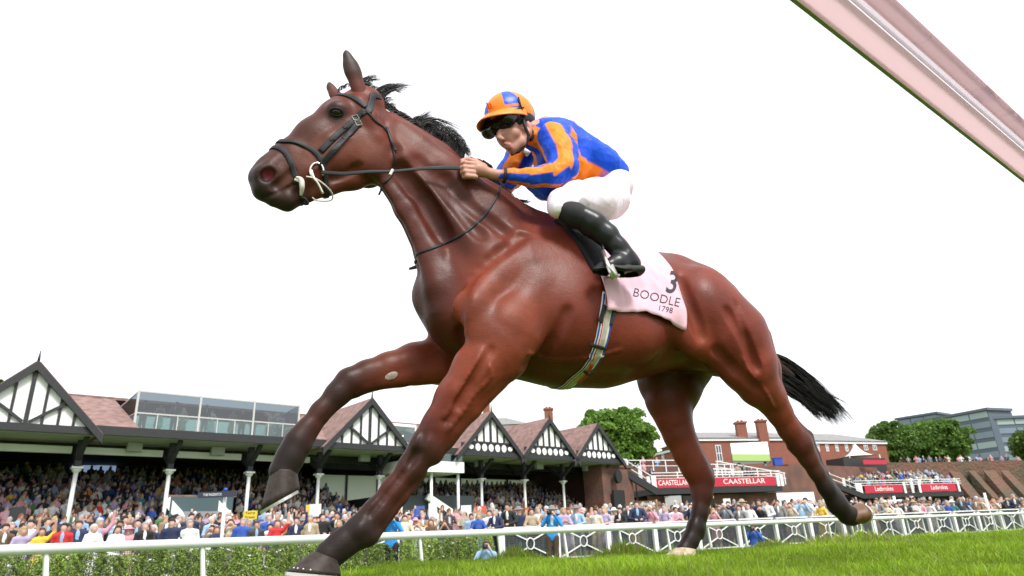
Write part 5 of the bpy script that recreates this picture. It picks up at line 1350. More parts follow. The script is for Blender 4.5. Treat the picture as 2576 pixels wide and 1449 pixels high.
# guard rails on the terraces
for a, b, t in ((-8, 4.2, 0.1), (8.6, 16.5, 0.1), (-8, 3.9, 4.05), (-8, 16, 8.05), (24.4, 38.8, 4.05)):
    gr_ = empty('guard_rail', G(a, t, zt(t)), None, None); gr_.parent = stand; gr_.matrix_parent_inverse = stand.matrix_basis.inverted(); z0 = zt(t)
    for h_ in (1.05, 0.6):
        mb = MB(); mb.bar(G(a, t, z0 + h_), G(b, t, z0 + h_), 0.05); mb.build('bar', M_alu, gr_)
    for s in np.arange(a, b, 1.9):
        mb = MB(); mb.bar(G(s, t, z0 - 0.3), G(s, t, z0 + 1.05), 0.06); mb.build('upright', M_alu, gr_)
# entrance under the terrace, between white stair walls
for (x0, y0, x1, y1, t) in ((421, 1257, 470, 1322, 0.2), (536, 1258, 592, 1316, 0.2), (1074, 1249, 1166, 1310, -0.4)):
    (sa, za), (sb, zb) = onG(x0, y0, t), onG(x1, y1, t - 0.6)
    mb = MB(); mb.bar(G(sa, t, za), G(sb, t - 0.6, zb), 0.32, 0.42); mb.build('stair_wall', M_plaster, stand)
sa, sb = onG(428, 1260, 0)[0], onG(585, 1260, 0)[0]
mb = MB(); gbox(mb, sa, sb, -0.10, -0.02, 2.75, 3.75); mb.build('entrance_panel', M_teal, stand)
mb = MB(); mb.prism([G(sa + 0.3, -0.12, 2.95), G(sb - 0.1, -0.12, 2.95), G(sb + 0.4, -1.1, 2.15), G(sa + 0.8, -1.1, 2.15)], Z3 * 0.06); mb.build('entrance_awning', M_grey, stand)
M_redsign = mat('red_sign', (0.48, 0.02, 0.035), 0.5)
mb = MB(); gbox(mb, sa + 0.9, sb + 0.3, -1.2, -1.14, 1.88, 2.14); rs_ = mb.build('entrance_sign', M_redsign, stand)
mb = MB(); gbox(mb, sa - 0.2, sb + 0.2, 0.0, 0.1, 3.75, 3.85); mb.build('ledge', M_tile, stand)
mb = MB(); gbox(mb, 17.2, 24.3, -0.2, 6.0, 0, 3.9); mb.build('bar_block', mat('dark_bar_front', (0.022, 0.034, 0.038), 0.5), stand)
mb = MB(); gbox(mb, 17.6, 22.4, -1.65, 1.8, 5.28, 5.98); mb.build('white_balcony', M_plaster, stand)
for s in (17.7, 20.0, 22.2):
    mb = MB(); mb.tube([G(s, -1.2, 1.0), G(s, -1.2, 5.27)], 0.10, 10); mb.build('balcony_post', M_wpaint, stand, True)
mb = MB(); gbox(mb, 17.7, 22.3, -1.60, -1.57, 5.99, 6.9); mb.build('balcony_glass', M_gl2, stand)
# glazed bay over the balcony
bay = empty('glazed_bay', G(19.4, 2, 7), None, None); bay.parent = stand; bay.matrix_parent_inverse = stand.matrix_basis.inverted()
for (a, b, c_, d_, e, f) in ((18.1, 20.9, 2.0, 2.1, 8.75, 8.95), (18.1, 18.22, 2.0, 2.1, 6.9, 8.75), (20.78, 20.9, 2.0, 2.1, 6.9, 8.75), (18.1, 20.9, 2.0, 2.1, 7.55, 7.65)):
    mb = MB(); gbox(mb, a, b, c_, d_, e, f); mb.build('frame_bar', M_wpaint, bay)
mb = MB(); gbox(mb, 18.22, 20.78, 2.04, 2.06, 6.9, 8.75); mb.build('pane', M_gl2, bay)
mb = MB(); gbox(mb, 18.1, 20.9, 2.1, 6.0, 8.8, 8.95); mb.build('bay_roof', M_plaster, bay)
mb = MB(); gbox(mb, 18.1, 20.9, 5.9, 6.0, 6.9, 8.8); mb.build('bay_wall', M_soffit, bay)
M_bulb = mat('lamp_globe', (0.9, 0.85, 0.7), 0.4, emit=((1.0, 0.85, 0.55), 4.0))
for i in range(7):
    V_, F_ = uvsphere(G(18.5 + 0.34 * i, 3.2 + 0.3 * (i % 2), 8.3 + 0.12 * ((i * 7) % 3)), 0.05, n=5); link('lamp_globe', npmesh('lamp_globe', V_, F_, M_bulb, True), bay)
# rooftop glass balcony
rb = empty('roof_balcony', G(6.6, 0.5, 7), None, None); rb.parent = stand; rb.matrix_parent_inverse = stand.matrix_basis.inverted()
mb = MB(); gbox(mb, 2.1, 11.2, -1.3, 5.6, 6.80, 6.95); mb.build('deck', M_grey, rb)
mb = MB(); gbox(mb, 2.1, 11.2, 5.2, 5.3, 6.95, 8.7); mb.build('rear_wall', M_soffit, rb)
PS = [2.2, 5.35, 8.35, 11.1]
for s in PS:
    mb = MB(); gbox(mb, s - 0.05, s + 0.05, 0.0, 0.1, 6.9, 9.16); mb.build('post', M_alu, rb)
for a, b in zip(PS[:-1], PS[1:]):
    mb = MB(); gbox(mb, a + 0.05, b - 0.05, 0.02, 0.08, 9.06, 9.14); mb.build('top_bar', M_alu, rb)
    mb = MB(); gbox(mb, a + 0.05, b - 0.05, 0.02, 0.09, 7.92, 7.99); mb.build('hand_rail', M_alu, rb)
    mb = MB(); gbox(mb, a + 0.06, b - 0.06, 0.04, 0.05, 7.99, 9.06); mb.build('upper_pane', M_gl1, rb)
    w3 = (b - a - 0.12) / 3
    for i in range(3):
        mb = MB(); gbox(mb, a + 0.06 + w3 * i + 0.03, a + 0.06 + w3 * (i + 1) - 0.03, 0.04, 0.05, 6.95, 7.90); mb.build('lower_pane', M_gl2, rb)
        if i: mb = MB(); gbox(mb, a + 0.06 + w3 * i - 0.03, a + 0.06 + w3 * i + 0.02, 0.03, 0.08, 6.95, 7.92); mb.build('mullion', M_alu, rb)
for s in (2.2, 11.1):
    mb = MB(); mb.bar(G(s, 0.05, 7.95), G(s, 5, 7.95), 0.05); mb.bar(G(s, 0.05, 9.1), G(s, 5, 8.8), 0.06); mb.build('side_bar', M_alu, rb)
    mb = MB(); gbox(mb, s, s + 0.01, 0.1, 5, 6.95, 9.0); mb.build('side_pane', M_gl1, rb)
# gables
def gable(sc, kind, hw=2.72):
    g = empty('gable', G(sc, -1.6, 6.7), None, None); g.parent = stand; g.matrix_parent_inverse = stand.matrix_basis.inverted()
    z0, z1, t0 = 6.72, 9.52, -1.70
    e0 = z0 - 0.35
    for sg in (-1, 1):
        quad('roof_slope', [G(sc, t0 - 0.25, z1 + 0.02), G(sc + sg * (hw + 0.35), t0 - 0.25, e0), G(sc + sg * (hw + 0.35), 5.9, e0), G(sc, 5.9, z1 + 0.02)], M_tile, g)
        mb = MB(); P = [G(sc, t0 - 0.28, z1 + 0.14), G(sc + sg * (hw + 0.42), t0 - 0.28, e0 + 0.06), G(sc + sg * (hw + 0.42), t0 - 0.28, e0 - 0.36), G(sc, t0 - 0.28, z1 - 0.30)]
        mb.prism(P, GNn * 0.16); mb.build('barge_board', M_blackt, g)
    mb = MB(); mb.prism([G(sc - hw, t0, z0), G(sc + hw, t0, z0), G(sc, t0, z1)], GNn * 0.1); mb.build('plaster_panel', M_plaster, g)
    zb = z0 + (0.66 if kind else 0.0); f = t0 - 0.10
    mb = MB(); gbox(mb, sc - hw, sc + hw, f - 0.02, f + 0.09, z0 - 0.28, z0 + 0.06); mb.build('base_beam', M_blackt, g)
    top = lambda s: z1 - (z1 - z0) * abs(s - sc) / hw
    if kind:
        mb = MB(); gbox(mb, sc - hw * 0.76, sc + hw * 0.76, f, f + 0.09, zb - 0.06, zb + 0.08); mb.build('timber', M_blackt, g)
        mb = MB(); gbox(mb, sc - hw * 0.97, sc + hw * 0.97, f + 0.05, f + 0.09, z0 + 0.06, zb - 0.06); mb.build('dark_band', M_blackt, g)
        for i in range(7):
            s = sc + (i - 3) * 0.60; ov = [G(s + 0.22 * math.cos(a), f + 0.02, z0 + 0.33 + (0.26 if abs(i - 3) < 3 else 0.16) * math.sin(a)) for a in np.linspace(0, 2 * math.pi, 14, endpoint=False)]
            mb = MB(); mb.prism(ov, GNn * 0.05); mb.build('white_roundel', M_plaster, g)
    n = 3
    for i in range(-n, n + 1):
        s = sc + i * 0.62
        if top(s) - 0.15 > zb + 0.1:
            w_ = 0.17 if i == 0 else 0.11
            mb = MB(); gbox(mb, s - w_ / 2, s + w_ / 2, f, f + 0.09, zb + 0.06, top(s) - 0.12); mb.build('timber', M_blackt, g)
    if not kind:
        for sg in (-1, 1):
            c_ = [G(sc + sg * (0.12 + 1.75 * u), f - 0.005, z0 + 0.12 + 0.20 * math.sin(u * 3) + 1.15 * u ** 1.0 * (0.55 + 0.45 * u) ) for u in np.linspace(0, 0.92, 12)]
            mb = MB()
            for a, b in zip(c_[:-1], c_[1:]): mb.bar(a, b, 0.09, 0.13)
            mb.build('curved_brace', M_blackt, g)
    mb = MB(); mb.tube([G(sc, t0 - 0.2, z1), G(sc, t0 - 0.2, z1 + 0.35), G(sc, t0 - 0.2, z1 + 0.62)], [0.07, 0.045, 0.015], 8); mb.build('finial', M_blackt, g, True)
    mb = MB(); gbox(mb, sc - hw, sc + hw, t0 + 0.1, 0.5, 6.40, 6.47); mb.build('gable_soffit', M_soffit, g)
gable(-2.6, 0); gable(15.0, 0); gable(24.75, 1); gable(30.6, 1); gable(36.2, 1)

# ------------------------------------------------------------------ buildings behind and to the right
M_brick = mat('red_brick', (0.27, 0.095, 0.06), 0.85, noise=(3, 0.7, (0.20, 0.075, 0.05)), bump=(60, 0.3, 0.01))
M_sand = mat('red_sandstone', (0.19, 0.085, 0.065), 0.9, noise=(0.9, 0.8, (0.10, 0.06, 0.05)), bump=(8, 0.8, 0.08))
M_ivy = mat('mossy_sandstone', (0.17, 0.085, 0.06), 0.95, noise=(0.45, 0.9, (0.09, 0.085, 0.055)), bump=(3, 1.0, 0.25))
M_winw = mat('window_white', (0.70, 0.72, 0.74), 0.4); M_wing = mat('window_glass', (0.05, 0.06, 0.07), 0.1, spec=0.8)
M_banner = mat('red_banner', (0.50, 0.018, 0.05), 0.6); M_wtext = mat('white_lettering', (0.82, 0.82, 0.82), 0.6)
def facing(P0, P1):
    d = (np.asarray(P1) - P0) * np.array([1, 1, 0]); L_ = np.linalg.norm(d); d /= L_; n = np.array([-d[1], d[0], 0]); n = n if n @ (np.asarray(P0) - CAM) > 0 else -n; return d, n, L_
def wbox(name, P0, P1, z0, z1, th, m, par, off=0.0):
    """upright slab between plan points P0,P1; thickness th away from the photographer"""
    d, n, L_ = facing(P0, P1); o = np.array([P0[0], P0[1], z0]) + n * off; mb = MB(); mb.box(o, d * L_, n * th, Z3 * (z1 - z0)); return mb.build(name, m, par)
def sign_text(txt, c, d, h_, m, par, name='lettering', width=None, n=None):
    """raised flat lettering centred at c, reading along d"""
    V, Fc = text_mesh(txt, 0.006, fill=0); w_ = V[:, 0].max() - V[:, 0].min(); k = h_; kx = (width / w_) if width else k
    V2 = np.array([np.asarray(c) + d * (v[0] * kx) + Z3 * (v[1] * k) for v in V]); return link(name, npmesh(name, V2, Fc, m), par)
def pl(x, Y): P = atY(x, hz(x), Y); P[2] = 0; return P
def zat(x, y, Y): return atY(x, y, Y)[2]
def chimney(x0, x1, y0, y1, Y, m=M_brick):
    A, B_ = atY(x0, y1, Y), atY(x1, y1, Y); w_ = np.linalg.norm(B_ - A); h_ = zat((x0 + x1) / 2, y0, Y) - A[2]
    return A, w_, h_
def add_chimney(par, x0, x1, y0, y1, Y, name='chimney'):
    A, w_, h_ = chimney(x0, x1, y0, y1, Y); mb = MB(); mb.box(A - Z3 * 1.5, (w_, 0, 0), (0, w_ * 0.8, 0), Z3 * (h_ * 0.88 + 1.5)); mb.box(A + (-w_ * 0.1, -w_ * 0.1, h_ * 0.88), (w_ * 1.2, 0, 0), (0, w_, 0), Z3 * h_ * 0.12)
    for i in range(2): mb.tube([A + (w_ * (0.3 + 0.4 * i), w_ * 0.4, h_), A + (w_ * (0.3 + 0.4 * i), w_ * 0.4, h_ * 1.12)], w_ * 0.13, 8)
    return mb.build(name, M_brick, par)
def window(par, P, d, n, w_, h_, m=M_winw):
    """window frame with panes proud of a wall at P (bottom left)"""
    f = empty('window', P, None, None); f.parent = par; f.matrix_parent_inverse = par.matrix_basis.inverted(); q = -n
    mb = MB(); mb.box(P + q * 0.02, d * w_, n * 0.06, Z3 * 0.10); mb.box(P + q * 0.02 + Z3 * (h_ - 0.10), d * w_, n * 0.06, Z3 * 0.10); mb.box(P + q * 0.03, d * 0.1, n * 0.06, Z3 * h_); mb.box(P + q * 0.03 + d * (w_ - 0.1), d * 0.1, n * 0.06, Z3 * h_); mb.box(P + q * 0.03 + d * (w_ / 2 - 0.05), d * 0.1, n * 0.06, Z3 * h_); mb.box(P + q * 0.025 + Z3 * (h_ / 2 - 0.05), d * w_, n * 0.06, Z3 * 0.1); mb.build('frame', m, f)
    mb = MB(); mb.box(P + q * 0.01, d * w_, n * 0.02, Z3 * h_); mb.build('pane', M_wing if m is M_winw else m, f)
# slate roofed house with chimneys behind the gables
hs = empty('slate_house', G(36, 12, 0), 'grey slate roofed brick house peeping over the grandstand gables', 'house')
Y_ = 74; A, B_ = pl(1222, Y_), pl(1338, Y_); ze, zr_ = zat(1290, 1068, Y_), zat(1290, 1036, Y_)
wbox('wall', A, B_, 0, ze, 8, M_plaster, hs)
d, n, L_ = facing(A, B_); mb = MB(); a0 = A + Z3 * ze - d * 0.3 - n * 0.3; L2 = L_ + 0.6
mb.add([a0, a0 + d * L2, a0 + d * L2 + n * 8.6, a0 + n * 8.6, a0 + d * 1.2 + n * 4 + Z3 * (zr_ - ze), a0 + d * (L2 - 2.6) + n * 4 + Z3 * (zr_ - ze)], [(0, 1, 5, 4), (1, 2, 5), (2, 3, 4, 5), (3, 0, 4)]); mb.build('roof', M_slate, hs)
add_chimney(hs, 1215, 1232, 1008, 1036, Y_ - 2); add_chimney(hs, 1371, 1392, 1026, 1062, Y_ - 2)
# sandstone block with a round opening at the end of the stand
sb_ = empty('sandstone_block', pl(1560, 58), 'red sandstone wall block with a dark round opening beside the stand', 'wall')
A, B_ = pl(1527, 57), pl(1604, 60); zt_ = zat(1560, 1174, 58)
wbox('wall', A, B_, 0, zt_, 2.0, M_sand, sb_); wbox('coping', A, B_, zt_, zt_ + 0.25, 2.2, M_sand, sb_, -0.1)
d, n, L_ = facing(A, B_); c = atY(1549, 1199, 57.7) - n * 0.35
mb = MB(); mb.prism([c + d * 0.42 * math.cos(a) + Z3 * 0.55 * math.sin(a) for a in np.linspace(0, 2 * math.pi, 20, endpoint=False)], n * 0.3); mb.build('round_opening', M_dark, sb_)
c = atY(1540, 1278, 57.5) - n * 0.3; mb = MB(); mb.box(c - Z3 * 2, d * 1.5, n * 0.2, Z3 * 3.4); mb.build('doorway', M_dark, sb_)
# farm sign
sg_ = empty('farm_sign', pl(1617, 46), 'brown wooden board with white lettering above the crowd by the sandstone block', 'sign')
A, B_ = atY(1581, 1289, 46), atY(1653, 1287, 46); M_board = mat('brown_board', (0.13, 0.07, 0.045), 0.7); d, n, L_ = facing(A, B_); zz = zat(1617, 1260, 46)
mb = MB(); mb.box(A, d * L_, n * 0.1, Z3 * (zz - A[2])); mb.build('board', M_board, sg_)
h_ = (zz - A[2]) * 0.45
sign_text('Fordhall', A + d * L_ * 0.48 + Z3 * (zz - A[2]) * 0.72 - n * 0.02, d, h_ * 1.1, M_wtext, sg_, width=L_ * 0.72); sign_text('Farm   GO', A + d * L_ * 0.5 + Z3 * (zz - A[2]) * 0.28 - n * 0.02, d, h_ * 1.0, M_wtext, sg_, width=L_ * 0.8)
for q in (0.2, 0.8): mb = MB(); p = A + d * L_ * q + n * 0.15; mb.bar(np.array([p[0], p[1], 0.0]), p, 0.1); mb.build('leg', M_board, sg_)
# old city wall
cw = empty('city_wall', pl(2000, 78), 'long old red sandstone city wall with mossy streaks behind the terraces', 'wall')
wp = [(1595, 66), (1760, 68), (2010, 73), (2250, 84), (2420, 88), (2600, 90), (2760, 90)]; wy = [1176, 1172, 1166, 1162, 1160, 1157, 1155]
for (x0, Y0), (x1, Y1), y0 in zip(wp[:-1], wp[1:], wy): wbox('wall', pl(x0, Y0), pl(x1, Y1), 0, zat(x0, y0, Y0), 4, M_sand if x0 < 2200 else M_ivy, cw)
# sloping buttresses on the right
for x0, wd_ in ((2392, 14), (2436, 26), (2488, 16), (2524, 30), (2570, 20)):
    P, Q = pl(x0, 87), pl(x0 + wd_, 87.5); d, n, L_ = facing(P, Q); mb = MB(); zz = zat(x0, 1180, 87)
    mb.prism([P - n * 3.0, P + n * 1, P + n * 1 + Z3 * zz], d * L_); mb.build('buttress', M_ivy, cw)
# viewing decks with red banners
def deck(name, label, x0, x1, Y0, Y1, yb0, yb1, texts, posts, below):
    A, B_ = pl(x0, Y0), pl(x1, Y1); d, n, L_ = facing(A, B_); r = empty(name, A, label, 'terrace')
    zb, zt2 = zat(x0, yb1, Y0), zat(x0, yb0, Y0)
    mb = MB(); mb.box(A + Z3 * (zb - 0.55), d * L_, n * 7, Z3 * 0.5); mb.build('deck_slab', M_blackt, r)
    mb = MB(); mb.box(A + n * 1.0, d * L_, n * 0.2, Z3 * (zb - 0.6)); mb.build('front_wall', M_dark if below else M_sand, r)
    s_of = lambda x: (pl(x, Y0 + (Y1 - Y0) * (x - x0) / (x1 - x0)) - A) @ d
    for (xa, xb, tx) in texts:
        sa, sb = s_of(xa), s_of(xb); bn = empty('banner', A + d * sa, None, None); bn.parent = r; bn.matrix_parent_inverse = r.matrix_basis.inverted()
        mb = MB(); mb.box(A + d * sa + Z3 * zb - n * 0.06, d * (sb - sa), n * 0.04, Z3 * (zt2 - zb)); mb.build('cloth', M_banner, bn)
        for tc, tw, tt in tx: sign_text(tt, A + d * (sa + (sb - sa) * tc) + Z3 * ((zb + zt2) / 2) - n * 0.08, d, (zt2 - zb) * 0.80, M_wtext, bn, width=(sb - sa) * tw)
    for k_, h_ in enumerate((0.0, 0.45, 0.9)):
        mb = MB(); mb.bar(A + Z3 * (zt2 + h_ * 0.55), B_ * np.array([1, 1, 0]) + Z3 * (zt2 + h_ * 0.55), 0.07); mb.build('rail', M_wpaint, r)
    for x in posts:
        mb = MB(); p = A + d * s_of(x); mb.box(p + Z3 * (zb - 0.1) - n * 0.1, d * 0.30, n * 0.1, Z3 * (zt2 - zb + 0.3)); mb.build('post', M_wpaint, r)
    return r, A, d, n, L_, zb, zt2, s_of
d1 = deck('viewing_deck', 'railed viewing deck with a long red banner in the middle distance', 1655, 1985, 60, 64, 1204, 1227, [(1662, 1968, [(0.14, 0.24, 'CAASTELLAR'), (0.73, 0.36, 'CAASTELLAR')])], (1640, 1652, 1972, 1982), False)
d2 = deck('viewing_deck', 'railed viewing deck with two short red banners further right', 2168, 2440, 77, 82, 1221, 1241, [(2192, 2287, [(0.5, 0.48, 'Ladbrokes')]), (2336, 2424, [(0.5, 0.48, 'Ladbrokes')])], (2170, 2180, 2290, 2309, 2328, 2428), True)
for dk, (xs, ys, xe, ye, Y) in ((d1, (1562, 1168, 1652, 1222, 60)), (d2, (2074, 1200, 2168, 1236, 77))):
    r = dk[0]; a, b = atY(xs, ys, Y), atY(xe, ye, Y); mb = MB(); mb.bar(a - Z3 * 0.55, b - Z3 * 0.55, 0.8, 0.55); mb.build('stair_stringer', M_blackt, r)
    for h_ in (0.1, 0.6): mb = MB(); mb.bar(a + Z3 * h_, b + Z3 * h_, 0.07); mb.build('stair_rail', M_wpaint, r)
    for q in (0.1, 0.5, 0.9): p = a + (b - a) * q; mb = MB(); mb.box(p - Z3 * 0.45, (0.3, 0, 0), (0, 0.1, 0), Z3 * 1.1); mb.build('stair_post', M_wpaint, r)
# second, upper level of rails over the first deck
r, A, d, n, L_, zb, zt2, s_of = d1
for (xa, ya, xb, yb, Y) in ((1575, 1158, 1740, 1158, 64), (1735, 1168, 1845, 1168, 66), (1735, 1178, 1870, 1180, 65), (1800, 1160, 1975, 1190, 65), (1700, 1188, 1870, 1188, 63)):
    rl = empty('upper_rail', atY(xa, ya, Y), None, None); rl.parent = r; rl.matrix_parent_inverse = r.matrix_basis.inverted(); a, b = atY(xa, ya, Y), atY(xb, yb, Y)
    mb = MB(); mb.bar(a, b, 0.08); mb.build('bar', M_wpaint, rl); mb = MB(); mb.bar(a - Z3 * 0.5, b - Z3 * 0.5, 0.06); mb.build('bar', M_wpaint, rl)
    for q in np.linspace(0.02, 0.98, 6): p = a + (b - a) * q; mb = MB(); mb.bar(p - Z3 * 1.05, p, 0.09); mb.build('upright', M_wpaint, rl)
mb = MB(); mb.box(A + n * 3 + Z3 * 0, d * L_, n * 0.3, Z3 * (zt2 + 0.1)); mb.build('rear_wall', M_sand, r)
# shopfronts under the first deck
for (xa, xb, ya, yb, m_, nm, lb) in ((1678, 1720, 1248, 1300, M_soffit, 'kiosk_wall', 'pale kiosk wall under the viewing deck'), (1724, 1758, 1248, 1300, M_dark, 'kiosk_opening', 'dark kiosk opening under the viewing deck')):
    P, Q = atY(xa, yb, 60.6), atY(xb, yb, 60.6); dd, nn, LL = facing(P, Q); mb = MB(); mb.box(np.array([P[0], P[1], 0]) , dd * LL, nn * 0.3, Z3 * zat(xa, ya, 60.6)); mb.build(nm, m_, r)
kk = empty('white_kiosk', pl(1985, 66), 'white refreshment kiosk with a dark doorway under the city wall', 'kiosk')
P, Q = pl(1912, 66), pl(2062, 68); zz = zat(1985, 1239, 67); wbox('wall', P, Q, 0, zz, 2.0, M_plaster, kk); dd, nn, LL = facing(P, Q)
mb = MB(); mb.box(P + dd * LL * 0.10 - nn * 0.05, dd * LL * 0.17, nn * 0.04, Z3 * (zz - 0.35)); mb.build('doorway', M_dark, kk)
for q in (0.42, 0.63, 0.86): mb = MB(); mb.box(P + dd * LL * q + Z3 * (zz - 1.5) - nn * 0.05, dd * LL * 0.06, nn * 0.04, Z3 * 0.8); mb.build('hatch', M_wing, kk)
# brick terrace of houses above the wall
bb = empty('brick_hall', pl(1950, 90), 'long red brick hall with slate roof and tall chimneys above the city wall', 'building')
def wing(x0, Y0, x1, Y1, ye0, yr0, dep=9, hip=(0.0, 0.0)):
    A, B_ = pl(x0, Y0), pl(x1, Y1); d, n, L_ = facing(A, B_); ze = zat(x0, ye0, Y0); wbox('wall', A, B_, 4, ze, dep, M_brick, bb)
    zr_ = zat((x0 + x1) / 2, yr0, (Y0 + Y1) / 2 + dep / 2); mb = MB(); a0 = A + Z3 * ze - d * 0.3 - n * 0.35; L2 = L_ + 0.6; dp = dep + 0.7
    mb.add([a0, a0 + d * L2, a0 + d * L2 + n * dp, a0 + n * dp, a0 + d * hip[0] + n * dp / 2 + Z3 * (zr_ - ze), a0 + d * (L2 - hip[1]) + n * dp / 2 + Z3 * (zr_ - ze)], [(0, 1, 5, 4), (1, 2, 5), (2, 3, 4, 5), (3, 0, 4)])
    mb.build('roof', M_slate, bb); mb = MB(); mb.box(A + Z3 * (ze - 0.35) - n * 0.2 - d * 0.2, d * (L_ + 0.4), n * 0.2, Z3 * 0.3); mb.build('eaves', M_plaster, bb)
    return A, d, n, L_, ze
w1_ = wing(1640, 100, 1792, 86.5, 1146, 1128, 8)
w2_ = wing(1790, 86, 2035, 90, 1101, 1084, 10, (3, 0))
w3_ = wing(2035, 91, 2272, 97, 1107, 1087, 10, (0, 4))
def win_px(wg, x, y0, y1, wpx, Yg, m=M_winw):
    A, d, n, L_, ze = wg; dr = ray(x, hz(x)); k, s = np.linalg.solve(np.array([[dr[0], -d[0]], [dr[1], -d[1]]]), (A - CAM)[:2]); Pq = A + d * s
    Yq = Pq[1]; z0, z1 = zat(x, y1, Yq), zat(x, y0, Yq); w_ = wpx * Yq / 1789; window(bb, np.array([Pq[0], Pq[1], z0]) - n * 0.02 - d * w_ / 2, d, n, w_, z1 - z0, m)
for x in (1690, 1730, 1765): win_px(w1_, x, 1132 if x > 1750 else 1140, 1158, 12, 0)
for x in (1836, 1952): win_px(w2_, x, 1118, 1160, 17, 0)
for x in (2095, 2119, 2144, 2169, 2189): win_px(w3_, x, 1115, 1134, 10, 0, M_winw)
for x in (2050, 2219, 2242): win_px(w3_, x, 1108, 1131, 14, 0, M_winw)
add_chimney(bb, 1858, 1882, 1060, 1098, 88); add_chimney(bb, 1910, 1933, 1056, 1092, 88); add_chimney(bb, 1737, 1749, 1088, 1112, 95)
# big screen
scr = empty('video_screen', pl(1893, 80), 'large outdoor video screen showing pale sky and green turf', 'screen')
A, B_ = atY(1845, 1165, 80), atY(1940, 1167, 80); d, n, L_ = facing(A, B_); zz = zat(1893, 1112, 80) - A[2]
M_scw = mat('screen_sky', (0.5, 0.5, 0.5), 0.4, emit=((0.75, 0.74, 0.78), 0.55), noise=(0.6, 0.5, (0.4, 0.4, 0.42))); M_scg = mat('screen_turf', (0.2, 0.3, 0.1), 0.4, emit=((0.26, 0.36, 0.10), 0.45))
mb = MB(); mb.box(A - Z3 * 0.2 + n * 0.05, d * L_, n * 0.4, Z3 * (zz + 0.2)); mb.build('cabinet', M_grey, scr)
mb = MB(); mb.prism([A + Z3 * zz * 0.45, A + Z3 * zz * 0.98, A + d * L_ + Z3 * zz * 0.98, A + d * L_ + Z3 * zz * 0.36], n * 0.03); mb.build('picture_sky', M_scw, scr)
mb = MB(); mb.prism([A + Z3 * zz * 0.12, A + Z3 * zz * 0.44, A + d * L_ + Z3 * zz * 0.35, A + d * L_ + Z3 * zz * 0.02], n * 0.03); mb.build('picture_turf', M_scg, scr)
for q in (0.15, 0.85): p = A + d * L_ * q + n * 0.2; mb = MB(); mb.bar(np.array([p[0], p[1], 5.0]), p, 0.3); mb.build('leg', M_grey, scr)
M_bluebin = mat('blue_plastic', (0.02, 0.07, 0.42), 0.5)
mb = MB(); P = atY(1950, 1167, 79); mb.box(P - Z3 * 0.5, (0.9, 0, 0), (0, 0.8, 0), Z3 * 1.1); mb.box(P + (-0.05, -0.05, 0.6), (1.0, 0, 0), (0, 0.9, 0), Z3 * 0.12); tag(mb.build('blue_container', M_bluebin), 'blue container on the wall top beside the video screen', 'container')
# white tent and black hut
tent = empty('white_marquee', pl(2157, 86), 'small white peaked marquee roof in front of the brick hall', 'tent')
c0 = atY(2157, 1150, 86); hw_ = 38 * 86 / 1789; zz = zat(2157, 1114, 86) - c0[2]; V, Fc = [], []; nseg, nr_ = 24, 8
for j in range(nr_ + 1):
    t = j / nr_; rr = hw_ * t; h_ = zz * (0.96 * (1 - t) ** 2.2 + 0.04) - (0 if j < nr_ else 0)
    for i in range(nseg):
        a = 2 * math.pi * i / nseg; sq_ = 1 / max(abs(math.cos(a)), abs(math.sin(a))) ** (t * 0.9); V.append(c0 + np.array([rr * sq_ * math.cos(a), rr * sq_ * math.sin(a), h_]))
for j in range(nr_):
    for i in range(nseg): i2 = (i + 1) % nseg; Fc.append((j * nseg + i, (j + 1) * nseg + i, (j + 1) * nseg + i2, j * nseg + i2))
link('canopy', npmesh('canopy', V, Fc, M_plaster, True), tent)
for sx in (-1, 1): mb = MB(); p = c0 + np.array([sx * hw_, -hw_, 0]); mb.bar(p - Z3 * 2.4, p + Z3 * 0.05, 0.1); mb.build('pole', M_wpaint, tent)
hut = empty('black_bar_hut', pl(2200, 81), 'black bar hut with a red sign strip on the upper terrace', 'hut')
P, Q = pl(2154, 81), pl(2262, 84); wbox('wall', P, Q, zat(2154, 1187, 81) - 1.5, zat(2154, 1150, 81), 2.5, M_blackt, hut); P, Q = atY(2171, 1168, 80.6), atY(2229, 1167, 82.2); dd, nn, LL = facing(P, Q)
mb = MB(); mb.box(P - nn * 0.1, dd * LL, nn * 0.06, Z3 * 0.5); mb.build('sign_strip', M_banner, hut)
# modern glass offices
of = empty('glass_office', pl(2450, 170), 'modern blue grey glass office block on the skyline at far right', 'building')
M_off = mat('curtain_glass', (0.15, 0.20, 0.26), 0.3, noise=(0.25, 0.6, (0.20, 0.26, 0.32)), spec=0.6); M_off2 = mat('office_spandrel', (0.09, 0.115, 0.155), 0.5); M_off3 = mat('office_band', (0.30, 0.37, 0.39), 0.3)
def office(x0, Y0, x1, Y1, y0, dep, nst, zbot):
    A, B_ = pl(x0, Y0), pl(x1, Y1); d, n, L_ = facing(A, B_); zt3 = zat(x0, y0, Y0); wbox('core', A, B_, 0, zt3, dep, M_off2, of); st = (zt3 - zbot) / nst
    for i in range(nst):
        z = zbot + st * i
        pcs = max(3, int(L_ / 4.5))
        for k_ in range(pcs):
            mb = MB(); mb.box(A + d * (L_ * k_ / pcs + 0.12) + Z3 * (z + st * 0.34) - n * 0.15, d * (L_ / pcs - 0.24), n * 0.1, Z3 * st * 0.6); mb.build('window_pane', M_off3 if i % 3 == 1 else M_off, of)
    mb = MB(); mb.box(A + Z3 * zt3 - n * 0.6 - d * 0.5, d * (L_ + 1), n * (dep + 1), Z3 * 0.6); mb.build('roof_edge', M_off2, of)
office(2318, 205, 2425, 196, 1054, 8, 7, 6); office(2370, 176, 2560, 159, 1062, 8, 8, 6)
office(2562, 160, 2800, 160, 1052, 8, 8, 6)
